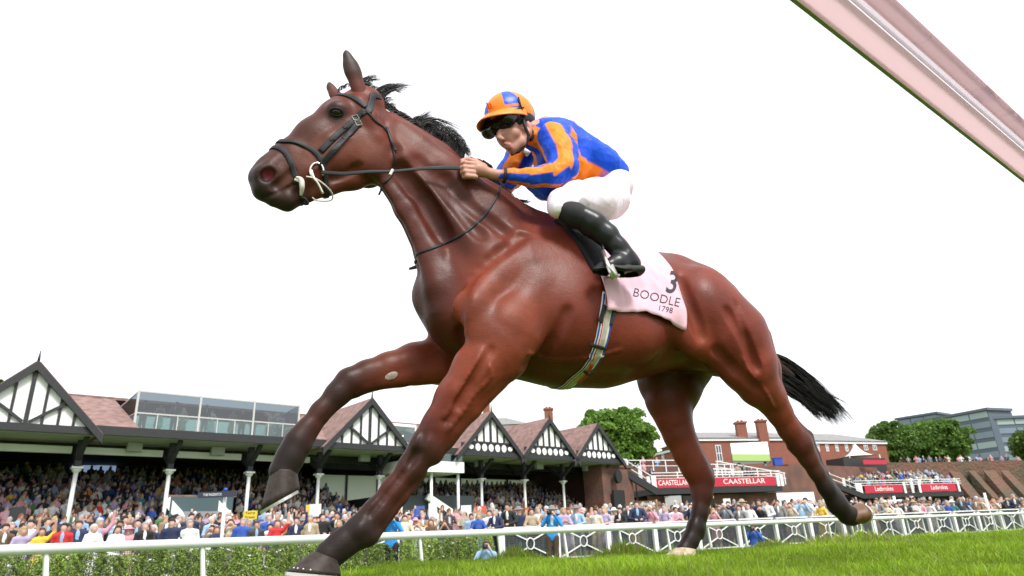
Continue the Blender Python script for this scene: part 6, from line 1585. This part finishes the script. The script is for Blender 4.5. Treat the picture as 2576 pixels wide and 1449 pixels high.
P = atY(2518, 1040, 163); mb = MB(); mb.box(P - Z3 * 1.5, (2.6, 0, 0), (0, 3, 0), Z3 * 2.2); mb.build('plant_room', mat('plant_cladding', (0.20, 0.13, 0.12), 0.8), of)
# ================================================================== trees
M_leaf = mat('broad_leaf', attr='Col', rough=0.6, spec=0.25); M_bark = mat('bark', (0.10, 0.075, 0.055), 0.9, bump=(20, 0.5, 0.03))
_tr = M_leaf.node_tree; _b = _tr.nodes['Principled BSDF']; _t = _tr.nodes.new('ShaderNodeBsdfTranslucent'); _m = _tr.nodes.new('ShaderNodeMixShader'); _m.inputs[0].default_value = 0.3
_tr.links.new([x for x in _tr.nodes if x.type == 'ATTRIBUTE'][0].outputs[0], _t.inputs[0]); _tr.links.new(_b.outputs[0], _m.inputs[1]); _tr.links.new(_t.outputs[0], _m.inputs[2]); _tr.links.new(_m.outputs[0], _tr.nodes['Material Output'].inputs[0])
def tree(x0, x1, y0, y1, Y, label, c1, c2, n=26000, zb=0.0, lumps=34, leaf=0.32, seed=1):
    """crown filling the measured box, trunk down to height zb"""
    r = np.random.default_rng(seed); A, B_ = atY(x0, y1, Y), atY(x1, y0, Y); c = np.array([(A[0] + B_[0]) / 2, Y, (A[2] + B_[2]) / 2]); rx, rz = (B_[0] - A[0]) / 2, (B_[2] - A[2]) / 2
    t = empty('tree', (c[0], Y, zb), label, 'tree', 'trees behind the racecourse')
    u = r.normal(0, 1, (lumps, 3)); u /= np.linalg.norm(u, axis=1, keepdims=True); u *= r.uniform(0.35, 0.92, (lumps, 1)) ; u[:, 2] = np.where(u[:, 2] < -0.55, -0.55, u[:, 2])
    L_ = c + u * np.array([rx, rx * 0.9, rz]); lr = r.uniform(0.14, 0.27, lumps) * min(rx, rz)
    k = r.integers(0, lumps, n); v = r.normal(0, 1, (n, 3)); v /= np.linalg.norm(v, axis=1, keepdims=True); v[:, 2] = np.abs(v[:, 2]) * 0.9 - 0.15
    P = L_[k] + v * (lr[k] * r.uniform(0.75, 1.08, n))[:, None]
    nf = n // 3; w3 = r.normal(0, 1, (nf, 3)); w3 /= np.linalg.norm(w3, axis=1, keepdims=True); P[:nf] = c + w3 * (r.random((nf, 1)) ** 0.4 * 0.86) * np.array([rx, rx * 0.9, rz])
    shade = r.random((n, 1)) * 0.6 + 0.4 * r.random((lumps, 1))[k]
    leafmesh('crown', P, leaf, np.array(c1) * (1 - shade) + np.array(c2) * shade, t, M_leaf, 1.5, 0.4)
    b = MB(); top = c + np.array([0, 0, rz * 0.3]); b.tube([np.array([c[0], Y, zb]), np.array([c[0] + 0.1, Y, c[2] - rz * 0.6]), top], [rx * 0.09, rx * 0.07, rx * 0.02], 8); b.build('trunk', M_bark, t, True)
    for i in range(7):
        e = L_[i * 4 % lumps]; s_ = np.array([c[0], Y, c[2] - rz * (0.75 - 0.08 * i)]); b = MB(); b.tube([s_, (s_ + e) / 2 + np.array([0, 0, 0.3]), e], [rx * 0.035, rx * 0.02, rx * 0.006], 6); b.build('limb', M_bark, t, True)
tree(1430, 1648, 1010, 1215, 80, 'bright green broadleaf tree rising behind the last gable of the stand', (0.07, 0.15, 0.022), (0.22, 0.38, 0.06), 42000, 2, 90, 0.26, 3)
tree(2184, 2300, 1048, 1190, 106, 'smaller dark green tree beside the end of the brick hall', (0.06, 0.13, 0.025), (0.17, 0.28, 0.06), 20000, 4, 60, 0.30, 5)
tree(2262, 2428, 1044, 1195, 108, 'large dark green tree in front of the glass offices', (0.06, 0.13, 0.025), (0.18, 0.30, 0.06), 34000, 4, 80, 0.31, 6)
tree(2552, 2680, 1060, 1180, 100, 'light green tree cut by the right edge of the picture', (0.06, 0.11, 0.02), (0.13, 0.20, 0.04), 12000, 4, 24, 0.34, 8)
tree(-60, 22, 948, 1010, 60, 'tip of a green tree above the roof at the left edge', (0.04, 0.08, 0.014), (0.09, 0.16, 0.03), 8000, 3, 18, 0.28, 9)
# ================================================================== spectators
def person_body(pose, woman, hat, vox, build=1.0):
    """a standing figure 1.72 m tall facing -Y; returns vertices, quads and a slot per face: 0 skin 1 top 2 bottom 3 hair 4 shirt 5 shoes"""
    B = Body(np.eye(3), (-0.52, -0.62, -0.02), (0.52, 0.42, 2.12), vox); pr = []
    def c(pts, slot, k=0.04, sq=1.0):
        for p, q in zip(pts[:-1], pts[1:]):
            B.cone(p[:3], p[3], q[:3], q[3], k, sq, '+', (slot, 0, 0))
    def e(ctr, rad, slot, k=0.03): B.ell(ctr, rad, k, '+', (slot, 0, 0))
    crouch = pose == 'crouch'
    w_ = build
    if woman:
        c([(0, 0, 1.40, 0.12), (0, 0, 1.22, 0.13), (0, 0, 1.08, 0.115)], 1, 0.05, 0.72)
        c([(0, 0, 1.05, 0.125), (0, 0, 0.88, 0.18), (0, 0, 0.52, 0.23)], 2, 0.05, 0.8)
        c([(0.08, 0, 0.52, 0.06), (0.08, 0, 0.10, 0.04), (0.08, -0.09, 0.05, 0.035)], 0); c([(-0.08, 0, 0.52, 0.06), (-0.08, 0, 0.10, 0.04), (-0.08, -0.09, 0.05, 0.035)], 0)
    else:
        c([(0, 0, 1.38, 0.15 * w_), (0, 0, 1.18, 0.15 * w_), (0, 0, 0.98, 0.15 * w_)], 1, 0.05, 0.72)
        for s_ in (-1, 1):
            c([(0.09 * s_, 0, 0.92, 0.10), (0.10 * s_, -0.01, 0.5, 0.075), (0.10 * s_, 0.02, 0.10, 0.055)], 2); c([(0.10 * s_, 0.02, 0.06, 0.045), (0.11 * s_, -0.12, 0.05, 0.04)], 5)
        e((0, -0.102, 1.38), (0.034, 0.028, 0.12), 4)
    sx = 0.15 if woman else 0.18 * w_
    c([(sx, 0, 1.42, 0.065), (-sx, 0, 1.42, 0.065)], 1, 0.06)
    arms = {'down': ((0.25, 0.02, 1.14), (0.24, -0.07, 0.92)), 'lean': ((0.28, -0.06, 1.18), (0.10, -0.34, 1.13)), 'camera': ((0.27, -0.13, 1.24), (0.07, -0.21, 1.54)), 'clap': ((0.25, -0.10, 1.16), (0.04, -0.28, 1.26)), 'crouch': ((0.27, -0.13, 1.24), (0.07, -0.21, 1.54))}
    for s_ in (-1, 1):
        if pose == 'raise' and s_ > 0: el, ha = (0.30, -0.05, 1.60), (0.29, -0.08, 1.86)
        elif pose == 'raise': el, ha = (0.25, -0.06, 1.14), (0.12, -0.25, 1.15)
        else: el, ha = arms[pose]
        el = (el[0] * s_, el[1], el[2]) if not (pose == 'raise') else (el[0] * (1 if s_ > 0 else -1), el[1], el[2]); ha = (ha[0] * s_, ha[1], ha[2]) if pose != 'raise' else (ha[0] * (1 if s_ > 0 else -1), ha[1], ha[2])
        bare = woman
        c([(sx * s_, 0, 1.40, 0.062), (*el, 0.05)], 1, 0.03); c([(*el, 0.046), (*ha, 0.036)], 0 if bare else 1, 0.02)
        d = np.array(ha) - np.array(el); d /= np.linalg.norm(d); h2 = np.array(ha) + d * 0.07; c([(*ha, 0.036), (*h2, 0.036)], 0, 0.02)
    c([(0, 0.01, 1.42, 0.055), (0, -0.005, 1.52, 0.052)], 0, 0.02)
    e((0, -0.012, 1.605), (0.076, 0.094, 0.115), 0, 0.02); e((0, -0.075, 1.545), (0.045, 0.03, 0.045), 0, 0.02); e((0, -0.112, 1.595), (0.016, 0.022, 0.03), 0, 0.01)
    if hat:
        e((0, 0, 1.685), (0.20, 0.20, 0.022), 3, 0.01); e((0, 0.0, 1.73), (0.095, 0.10, 0.07), 3, 0.02)
    else: e((0, 0.016, 1.652), (0.092, 0.106, 0.092), 3, 0.01); e((0, -0.055, 1.705), (0.062, 0.05, 0.034), 3, 0.01)
    if woman:
        c([(0.055, 0.04, 1.62, 0.055), (0.075, 0.04, 1.45, 0.05), (0.06, 0.03, 1.34, 0.03)], 3, 0.02); c([(-0.055, 0.04, 1.62, 0.055), (-0.075, 0.04, 1.45, 0.05), (-0.06, 0.03, 1.34, 0.03)], 3, 0.02)
    V, Fc = B.mesh(); ctr = V[Fc].mean(1); X = (ctr[:, 0], ctr[:, 1], ctr[:, 2])
    D = np.stack([B._dist(p, X) for p, _ in B.pr]); sl = np.array([c_[0] for _, c_ in B.pr]).astype(int)[np.argmin(D, 0)]
    if crouch: V = V.copy(); V[:, 2] = np.where(V[:, 2] > 0.9, V[:, 2] - 0.80, V[:, 2] * 0.111); V[:, 1] += np.where(V[:, 2] < 0.3, 0.0, 0)
    return V, Fc, sl
PROTO, LOW = {}, {}
for pose in ('down', 'lean', 'camera', 'clap', 'raise', 'crouch'):
    for woman in (False, True):
        if pose == 'crouch' and woman: continue
        for hat in (False, True):
            if hat and pose in ('crouch', 'raise'): continue
            PROTO[pose, woman, hat] = person_body(pose, woman, hat, 0.027)
for pose in ('down', 'lean', 'clap'):
    for woman in (False, True): LOW[pose, woman] = person_body(pose, woman, False, 0.076)
CLOTH = {'navy': (0.018, 0.028, 0.075), 'black': (0.014, 0.014, 0.016), 'charcoal': (0.05, 0.05, 0.055), 'grey': (0.20, 0.20, 0.21), 'white': (0.72, 0.72, 0.72), 'cream': (0.60, 0.54, 0.42), 'light blue': (0.28, 0.42, 0.62), 'royal blue': (0.03, 0.09, 0.40),
         'beige': (0.40, 0.31, 0.21), 'brown': (0.13, 0.075, 0.045), 'pink': (0.62, 0.30, 0.36), 'red': (0.50, 0.025, 0.03), 'yellow': (0.70, 0.48, 0.06), 'green': (0.07, 0.16, 0.07), 'lilac': (0.38, 0.32, 0.48), 'tan': (0.32, 0.21, 0.13), 'teal': (0.04, 0.19, 0.20), 'orange': (0.62, 0.20, 0.05), 'vivid blue': (0.02, 0.24, 0.66), 'dark brown': (0.055, 0.036, 0.022)}
HAIR = {'dark': (0.018, 0.012, 0.010), 'brown': (0.07, 0.038, 0.020), 'fair': (0.42, 0.29, 0.14), 'grey': (0.36, 0.35, 0.34), 'white': (0.62, 0.61, 0.59), 'auburn': (0.17, 0.06, 0.025)}
SKINS = [(0.56, 0.33, 0.26), (0.50, 0.28, 0.21), (0.60, 0.36, 0.29), (0.36, 0.19, 0.13)]
M_cl = {k: mat('cloth_' + k.replace(' ', '_'), v, 0.8, noise=(14, 0.25, tuple(min(1, c_ * 1.3) for c_ in v))) for k, v in CLOTH.items()}
M_hr = {k: mat('hair_' + k, v, 0.6) for k, v in HAIR.items()}; M_sk = [mat('face_skin', v, 0.55) for v in SKINS]
PM = {}
def proto_mesh(key):
    if key not in PM:
        V, Fc, sl = PROTO[key]; me = npmesh('spectator', V, Fc, [M_sk[0], M_cl['navy'], M_cl['black'], M_hr['dark'], M_cl['white'], M_cl['black']], True); me.polygons.foreach_set('material_index', sl); PM[key] = me
    return PM[key]
POSES = {'down': 'standing', 'lean': 'leaning forward', 'camera': 'phone up', 'clap': 'clapping', 'raise': 'waving one arm', 'crouch': 'crouching'}
MEN = ['navy'] * 7 + ['black'] * 4 + ['charcoal'] * 3 + ['grey'] * 3 + ['white'] * 3 + ['light blue'] * 3 + ['beige', 'brown', 'tan', 'royal blue', 'green', 'cream', 'pink']
WOM = ['white'] * 4 + ['cream'] * 3 + ['black'] * 4 + ['pink'] * 3 + ['red', 'yellow', 'lilac', 'lilac', 'light blue', 'light blue', 'royal blue', 'green', 'teal', 'orange', 'beige', 'beige', 'navy', 'navy', 'brown']
PEOPLE = []
def person(P, rz, where, pose=None, woman=None, top=None, hat=None, bottom=None, hair=None, sc=None, group=None):
    r = random.random
    woman = (r() < 0.42) if woman is None else woman; pose = pose or random.choice(['down'] * 3 + ['clap', 'camera', 'clap', 'raise', 'lean'] if where[0] != 'L' else ['lean'] * 3 + ['down', 'camera', 'clap'])
    hat = (r() < (0.16 if woman else 0.08)) if hat is None else hat
    if (pose, woman, hat) not in PROTO: hat = False
    top = top or random.choice(WOM if woman else MEN); o = link('spectator', proto_mesh((pose, woman, hat)))
    s_ = sc or (random.uniform(0.88, 1.0) if woman else random.uniform(0.94, 1.09)); o.location = Vector(P); o.rotation_euler = (random.uniform(-0.04, 0.06), random.uniform(-0.05, 0.05), rz); o.scale = (s_ * random.uniform(0.95, 1.08), s_, s_)
    bottom = bottom or (top if woman and r() < 0.65 else random.choice(['navy', 'black', 'charcoal', 'grey', 'beige', 'black', 'navy']))
    hair = hair or (random.choice(['fair', 'fair', 'brown', 'dark', 'auburn', 'grey', 'white']) if woman else random.choice(['dark', 'brown', 'brown', 'grey', 'grey', 'white', 'dark']))
    ms = [random.choice(M_sk[:3] if r() < 0.93 else M_sk[3:]), M_cl[top], M_cl[bottom], M_hr[hair] if not hat else M_cl[random.choice(['white', 'cream', 'black', 'pink', 'beige'] if woman else ['beige', 'brown', 'grey'])], M_cl[random.choice(['white', 'white', 'light blue', top])], M_cl['black']]
    for i, m_ in enumerate(ms): o.material_slots[i].link = 'OBJECT'; o.material_slots[i].material = m_
    PEOPLE.append((o, where, pose, woman, top, hat, hair, group)); return o
def yaw_to_cam(P, j=0.5): return math.atan2(P[0] - CAM[0] + 1.0, -(P[1] - CAM[1])) * -1 * -1 + random.uniform(-j, j) if False else math.atan2(-(CAM[0] - P[0]), CAM[1] - P[1]) + math.pi + random.uniform(-j, j)
def seen(P, x0=-15, x1=2595):
    u, v, d = proj(np.array(P) + Z3 * 1.55); return x0 < u < x1 and d > 0
# named figures at the front of the crowd on the left (picture column, row, pose, woman, top, hat)
special = [(38, 0, 'raise', True, 'lilac', False), (68, 1, 'down', False, 'white', False), (98, 0, 'raise', True, 'yellow', False), (150, 0, 'down', False, 'red', False), (190, 0, 'down', False, 'navy', False), (228, 0, 'clap', True, 'white', False), (282, 0, 'clap', True, 'white', False),
           (322, 0, 'down', True, 'pink', True), (360, 0, 'down', False, 'black', False), (430, 0, 'down', False, 'navy', False), (475, 0, 'down', False, 'white', False), (545, 0, 'clap', True, 'navy', False), (600, 0, 'down', False, 'royal blue', False), (645, 0, 'down', False, 'charcoal', False), (690, 0, 'raise', True, 'red', False), (742, 0, 'raise', False, 'navy', False), (778, 0, 'down', False, 'beige', False)]
def row_point(A, d, n, off, x):
    """point of a crowd row at picture column x"""
    dr = ray(x, hz(x)); k, s = np.linalg.solve(np.array([[dr[0], -d[0]], [dr[1], -d[1]]]), (A + n * off - CAM)[:2]); return A + n * off + d * s, s
for x, rw, pose, wm, tp, ht in special:
    P, s = row_point(hfA, hfd, hfn, 2.3 + 0.7 * rw, x); P[2] = 0.12; person(P, yaw_to_cam(P, 0.2), 'H%d' % rw, pose, wm, tp, ht)
taken = [np.array(o.location) for o, *_ in PEOPLE]
for rw in range(5):
    s = -1.0
    while s < hfL + 0.2:
        P = hfA + hfd * s + hfn * (2.3 + 0.80 * rw + random.uniform(-0.30, 0.30)); P[2] = 0.12 + 0.05 * rw
        if seen(P) and random.random() < 0.9 and all(np.linalg.norm((P - q)[:2]) > 0.42 for q in taken): person(P, yaw_to_cam(P), 'H%d' % rw); taken.append(P)
        s += random.uniform(0.46, 0.66)
for rw in range(3):
    s = -0.6 + 0.25 * rw
    while s < FL:
        P = FA + fd_ * s + fn_ * (0.45 + 0.75 * rw + random.uniform(-0.08, 0.08)); P[2] = 0.2
        if seen(P): person(P, yaw_to_cam(P), ('L%d' if rw == 0 else 'M%d') % rw, sc=None)
        s += random.uniform(0.50, 0.74) * (1 if rw < 2 else 1.4)
for s in np.arange(2.7, 10.9, 0.75):                                     # on the rooftop balcony
    P = G(s + random.uniform(-0.25, 0.25), random.uniform(0.35, 0.9), 6.96); person(P, yaw_to_cam(P), 'R0')
n_obj = len(PEOPLE)
# photographers by the rail
def photographer(x, Y, z, pose, top, bottom, lab, hair='grey', hat=False):
    P = pl(x, Y); P[2] = z; o = person(P, yaw_to_cam(P, 0.1), 'P', pose, False, top, hat, bottom, hair, 1.03); o['label'] = lab; o['category'] = 'person'; o.name = 'photographer'; PEOPLE.pop()
    a = o.rotation_euler.z; f = np.array([math.sin(a), -math.cos(a), 0]); h_ = 1.585 if pose == 'camera' else 0.785
    c_ = P + f * 0.22 + Z3 * h_ * 1.03; sd_ = np.array([f[1], -f[0], 0]); cm = empty('photo_camera', c_, 'black long lens camera held by the ' + ' '.join(lab.replace(',', '').split()[:6]), 'camera')
    b = MB(); b.box(c_ - sd_ * 0.075 - f * 0.03 - Z3 * 0.05, sd_ * 0.15, f * 0.07, Z3 * 0.11); b.build('body', M_blk2, cm); b = MB(); b.tube([c_ + f * 0.04, c_ + f * 0.10, c_ + f * 0.28], [0.035, 0.04, 0.05], 12); b.build('lens', M_blk2, cm, True); return o
M_blk2 = mat('camera_black', (0.02, 0.02, 0.022), 0.4)
o = photographer(986, 19.0, 0.0, 'camera', 'vivid blue', 'black', 'photographer in a bright blue bib and black trousers, standing before the hedge')
P = np.array(o.location); f = np.array([math.sin(o.rotation_euler.z), -math.cos(o.rotation_euler.z), 0])
b = MB(); M_refl = mat('reflective_tape', (0.7, 0.6, 0.55), 0.4)
ring_ = [P + Z3 * 1.12 + np.array([math.cos(a) * 0.172, math.sin(a) * 0.125, 0]) for a in np.linspace(0, 2 * math.pi, 25)]; b.tube(ring_, 0.018, 6, cap=False); b.build('reflective_band', M_refl, o, True)
photographer(1386, 20.5, 0.0, 'camera', 'vivid blue', 'dark brown', 'photographer in a blue coat and brown trousers, standing before the white fence', 'dark', True)
photographer(1220, 19.0, 0.0, 'crouch', 'light blue', 'navy', 'crouching photographer, pale blue top, low beside the end of the hedge', 'brown')
photographer(1892, 25.0, 0.12, 'crouch', 'royal blue', 'navy', 'crouching photographer, blue top, low in front of the right fence', 'dark')
# --- everyone further back: terraces, decks and wall top, too many to count
CV, CF, CC = [], [], []; coff = 0
def mass(P, rz):
    global coff
    wm = random.random() < 0.4; V, Fc, sl = LOW[random.choice(['down', 'lean', 'clap']), wm]; s_ = random.uniform(0.93, 1.06); ca, sa = math.cos(rz), math.sin(rz)
    Q = np.stack([V[:, 0] * ca - V[:, 1] * sa, V[:, 0] * sa + V[:, 1] * ca, V[:, 2]], 1) * s_ + P
    tp = CLOTH[random.choice(WOM if wm else MEN)]; cs = np.array([random.choice(SKINS[:3]), tp, tp if wm else CLOTH['charcoal'], HAIR[random.choice(list(HAIR))], CLOTH[random.choice(['white', 'light blue'])], CLOTH['black']])
    vs_ = np.zeros(len(V), int); vs_[Fc.ravel()] = np.repeat(sl, 4); CV.append(Q); CC.append(cs[vs_]); CF.append(Fc + coff); coff += len(V)
def terrace_rows(a, b, r0, r1, dens, skip=None):
    cnt = 0
    for r_ in range(r0, r1):
        t = 0.8 * r_ + 0.45; s = a + random.uniform(0, 0.4)
        while s < b:
            P = G(s, t, zt(0.8 * r_)); u, v, d = proj(P + Z3 * 1.5)
            if -900 < u < 2700 and random.random() < dens and not (skip and skip(u, v)):
                if len(PEOPLE) < 296 and -10 < u < 2580: person(P, yaw_to_cam(P), 'T%d' % r_); cnt += 1
                else: mass(P, yaw_to_cam(P))
            s += random.uniform(0.44, 0.62)
vom = lambda u, v: 418 < u < 600 and v > 1232
terrace_rows(-13.5, 16.6, 0, 14, 0.92, vom)
terrace_rows(24.4, 38.6, 0, 12, 0.9)
for (r, A, d, n, L_, zb, zt2, s_of), rows, dens in ((d1, 2, 0.10), (d2, 6, 0.85)):
    for rw in range(rows):
        s = 0.3
        while s < L_:
            P = A + d * s + n * (0.5 + 0.9 * rw); P = np.array([P[0], P[1], zb - 0.05 + 0.30 * rw])
            if random.random() < dens: mass(P, yaw_to_cam(P))
            s += random.uniform(0.5, 0.75)
for (x0, Y0, y0), (x1, Y1, y1), dens in (((2270, 86, 1163), (2575, 92, 1158), 0.75), ((1590, 66, 1172), (1760, 69, 1172), 0.2)):
    for u in np.arange(x0, x1, 9):
        if random.random() < dens:
            t = (u - x0) / (x1 - x0); Y = Y0 + (Y1 - Y0) * t; P = atY(u + random.uniform(-4, 4), y0 + (y1 - y0) * t, Y); P[2] -= 0.9 + random.uniform(0, 0.3); mass(P, yaw_to_cam(P))
s = 0.0
for rw in range(4):
    s = 0
    while s < FL:
        P = FA + fd_ * s + fn_ * (2.9 + 1.3 * rw); P[2] = 0.25 + 0.12 * rw
        if seen(P) and random.random() < 0.75: mass(P, yaw_to_cam(P))
        s += random.uniform(0.55, 0.9)
for rw in range(6):
    s = -1
    while s < hfL + 2:
        P = hfA + hfd * s + hfn * (6.4 + 1.0 * rw); P[2] = 0.4 + 0.08 * rw
        if seen(P) and random.random() < 0.7: mass(P, yaw_to_cam(P))
        s += random.uniform(0.55, 0.85)
M_mass = mat('crowd_cloth', attr='Col', rough=0.8)
tag(link('distant_crowd', npmesh('distant_crowd', np.concatenate(CV), np.concatenate(CF), M_mass, False, np.concatenate(CC))), 'dense mass of racegoers filling the terraces and decks', 'crowd', kind='stuff')
# labels: count along each row from the left
WHERE = {'H': ('behind the hedge', 'racegoers behind the hedge'), 'L': ('at the white fence', 'racegoers at the white fence'), 'M': ('behind the white fence', 'racegoers at the white fence'), 'R': ('on the rooftop glass balcony', 'guests on the rooftop balcony'), 'T': ('on the covered terrace', 'racegoers on the terrace')}
ROWN = ['front row', 'second row', 'third row', 'fourth row', 'fifth row', 'sixth row', 'seventh row', 'eighth row', 'ninth row', 'tenth row']
byrow = {}
for q in PEOPLE: byrow.setdefault(q[1], []).append(q)
for wh, L_ in byrow.items():
    L_.sort(key=lambda q: proj(np.array(q[0].location) + Z3)[0])
    for i, (o, _w, pose, wm, tp, ht, hr, _g) in enumerate(L_):
        place, grp = WHERE[wh[0]]; rn = '' if wh[0] == 'R' else ', ' + ROWN[int(wh[1:])]
        tag(o, f"{'woman' if wm else 'man'} in {tp}{' with hat' if ht else ''} {place}{rn}, {nth(i + 1)} from left", 'person', grp)
print('PEOPLE', len(PEOPLE), 'mass verts', coff)
# ------------------------------------------------------------------ boards and posts among the crowd
def board(x0, x1, y0, y1, Y, colm, label, txt=None, tcol=None, legs=True, name='sign_board'):
    A, B_ = atY(x0, y1, Y), atY(x1, y1, Y); d, n, L_ = facing(A, B_); h_ = zat((x0 + x1) / 2, y0, Y) - A[2]; r = empty(name, (A[0], A[1], 0), label, 'sign')
    b = MB(); b.box(A, d * L_, n * 0.05, Z3 * h_); b.build('panel', colm, r)
    for i, t in enumerate(txt or []): sign_text(t, A + d * L_ / 2 + Z3 * h_ * (1 - (i + 0.5) / len(txt)) - n * 0.01, d, h_ * 0.8 / len(txt), tcol, r, width=L_ * 0.75)
    for q in (0.1, 0.9):
        p = A + d * L_ * q + n * 0.08; b = MB(); b.bar(np.array([p[0], p[1], 0.1]), p + Z3 * h_ * 0.9, 0.05); b.build('leg', M_alu, r)
M_yel = mat('yellow_board', (0.75, 0.55, 0.03), 0.6); M_whb = mat('white_board', (0.76, 0.77, 0.78), 0.6); M_orb = mat('orange_board', (0.62, 0.12, 0.06), 0.6); M_blb = mat('blue_board', (0.06, 0.12, 0.42), 0.6); M_darkp = mat('dark_panel', (0.03, 0.03, 0.035), 0.7)
board(611, 645, 1285, 1307, 24.5, M_yel, 'yellow bookmaker board with dark lettering above the crowd', ['Terry', 'Green'], M_ink2 if False else M_darkp)
board(607, 660, 1308, 1345, 24.6, M_blb, 'blue cloth front of the bookmaker pitch below the yellow board')
board(777, 806, 1268, 1300, 25.0, M_whb, 'white bookmaker board right of the waving woman in red')
board(768, 777, 1270, 1296, 25.05, M_yel, 'narrow yellow board edge beside the white bookmaker board')
board(775, 830, 1302, 1340, 25.1, M_blb, 'blue cloth front under the white bookmaker board')
board(1078, 1099, 1266, 1306, 27.0, M_whb, 'tall white board in front of the dark bar front'); board(1043, 1068, 1273, 1297, 27.2, M_blb, 'blue board in front of the dark bar front')
board(1160, 1186, 1271, 1302, 27.0, M_whb, 'white board left of the orange board at the stand'); board(1199, 1224, 1273, 1296, 27.2, M_orb, 'orange board near the second column of the right stand'); board(1271, 1286, 1278, 1294, 27.5, M_blb, 'small blue board below the fourth gable'); board(1311, 1331, 1277, 1289, 27.6, M_orb, 'small red and white board below the fifth gable')
board(18, 57, 1276, 1316, 27.0, M_darkp, 'dark square panel among the crowd at far left')
board(1748, 1772, 1252, 1285, 50, M_blb, 'blue poster by the kiosk under the viewing deck'); board(1823, 1841, 1254, 1284, 50, M_whb, 'yellow white poster under the red banner')
# finger post
fp = empty('finger_post', pl(566, 20.5), 'white finger post with dark pointed arms above the rail', 'signpost')
P0_, P1_ = atY(560, 1356, 20.5), atY(567, 1240, 20.5); b = MB(); b.tube([np.array([P0_[0], P0_[1], 0]), P1_], 0.05, 12); b.tube([P1_, P1_ + Z3 * 0.03], [0.06, 0.02], 12); b.build('post', M_wpaint, fp, True)
A, B_ = atY(500, 1246, 20.35), atY(594, 1244, 20.35); d, n, L_ = facing(A, B_); h_ = 0.17; M_arm = mat('dark_sign_arm', (0.03, 0.035, 0.06), 0.5)
b = MB(); b.prism([A - d * 0.06, A + Z3 * h_ / 2, A + d * L_ + Z3 * h_ / 2, A + d * (L_ + 0.02), A + d * L_ - Z3 * h_ / 2, A - Z3 * h_ / 2], n * 0.03); b.build('arm', M_arm, fp)
sign_text('THE PADDOCK', A + d * L_ * 0.37 - n * 0.01, d, 0.10, M_wtext, fp, width=L_ * 0.5)
V_, F_ = uvsphere(P1_ + Z3 * 0.09, 0.06, n=8); link('cap', npmesh('cap', V_, F_, M_bluebin, True), fp)
# slim white posts at the right fence
for x, y0, Y in ((2248, 1248, 33.0), (2476, 1240, 36.0)):
    wp_ = empty('white_post', pl(x, Y), 'slim white course post with a short crossbar, %s' % ('behind the trailing hind hoof' if x < 2300 else 'near the right edge'), 'post'); P1_ = atY(x, y0, Y)
    b = MB(); b.tube([np.array([P1_[0], P1_[1], 0]), P1_], 0.06, 10); b.build('shaft', M_wpaint, wp_, True)
    if x < 2300: b = MB(); b.bar(P1_ - np.array([0.32, 0, 0.2]), P1_ + np.array([0.32, 0, -0.2]), 0.08); b.build('crossbar', M_wpaint, wp_)
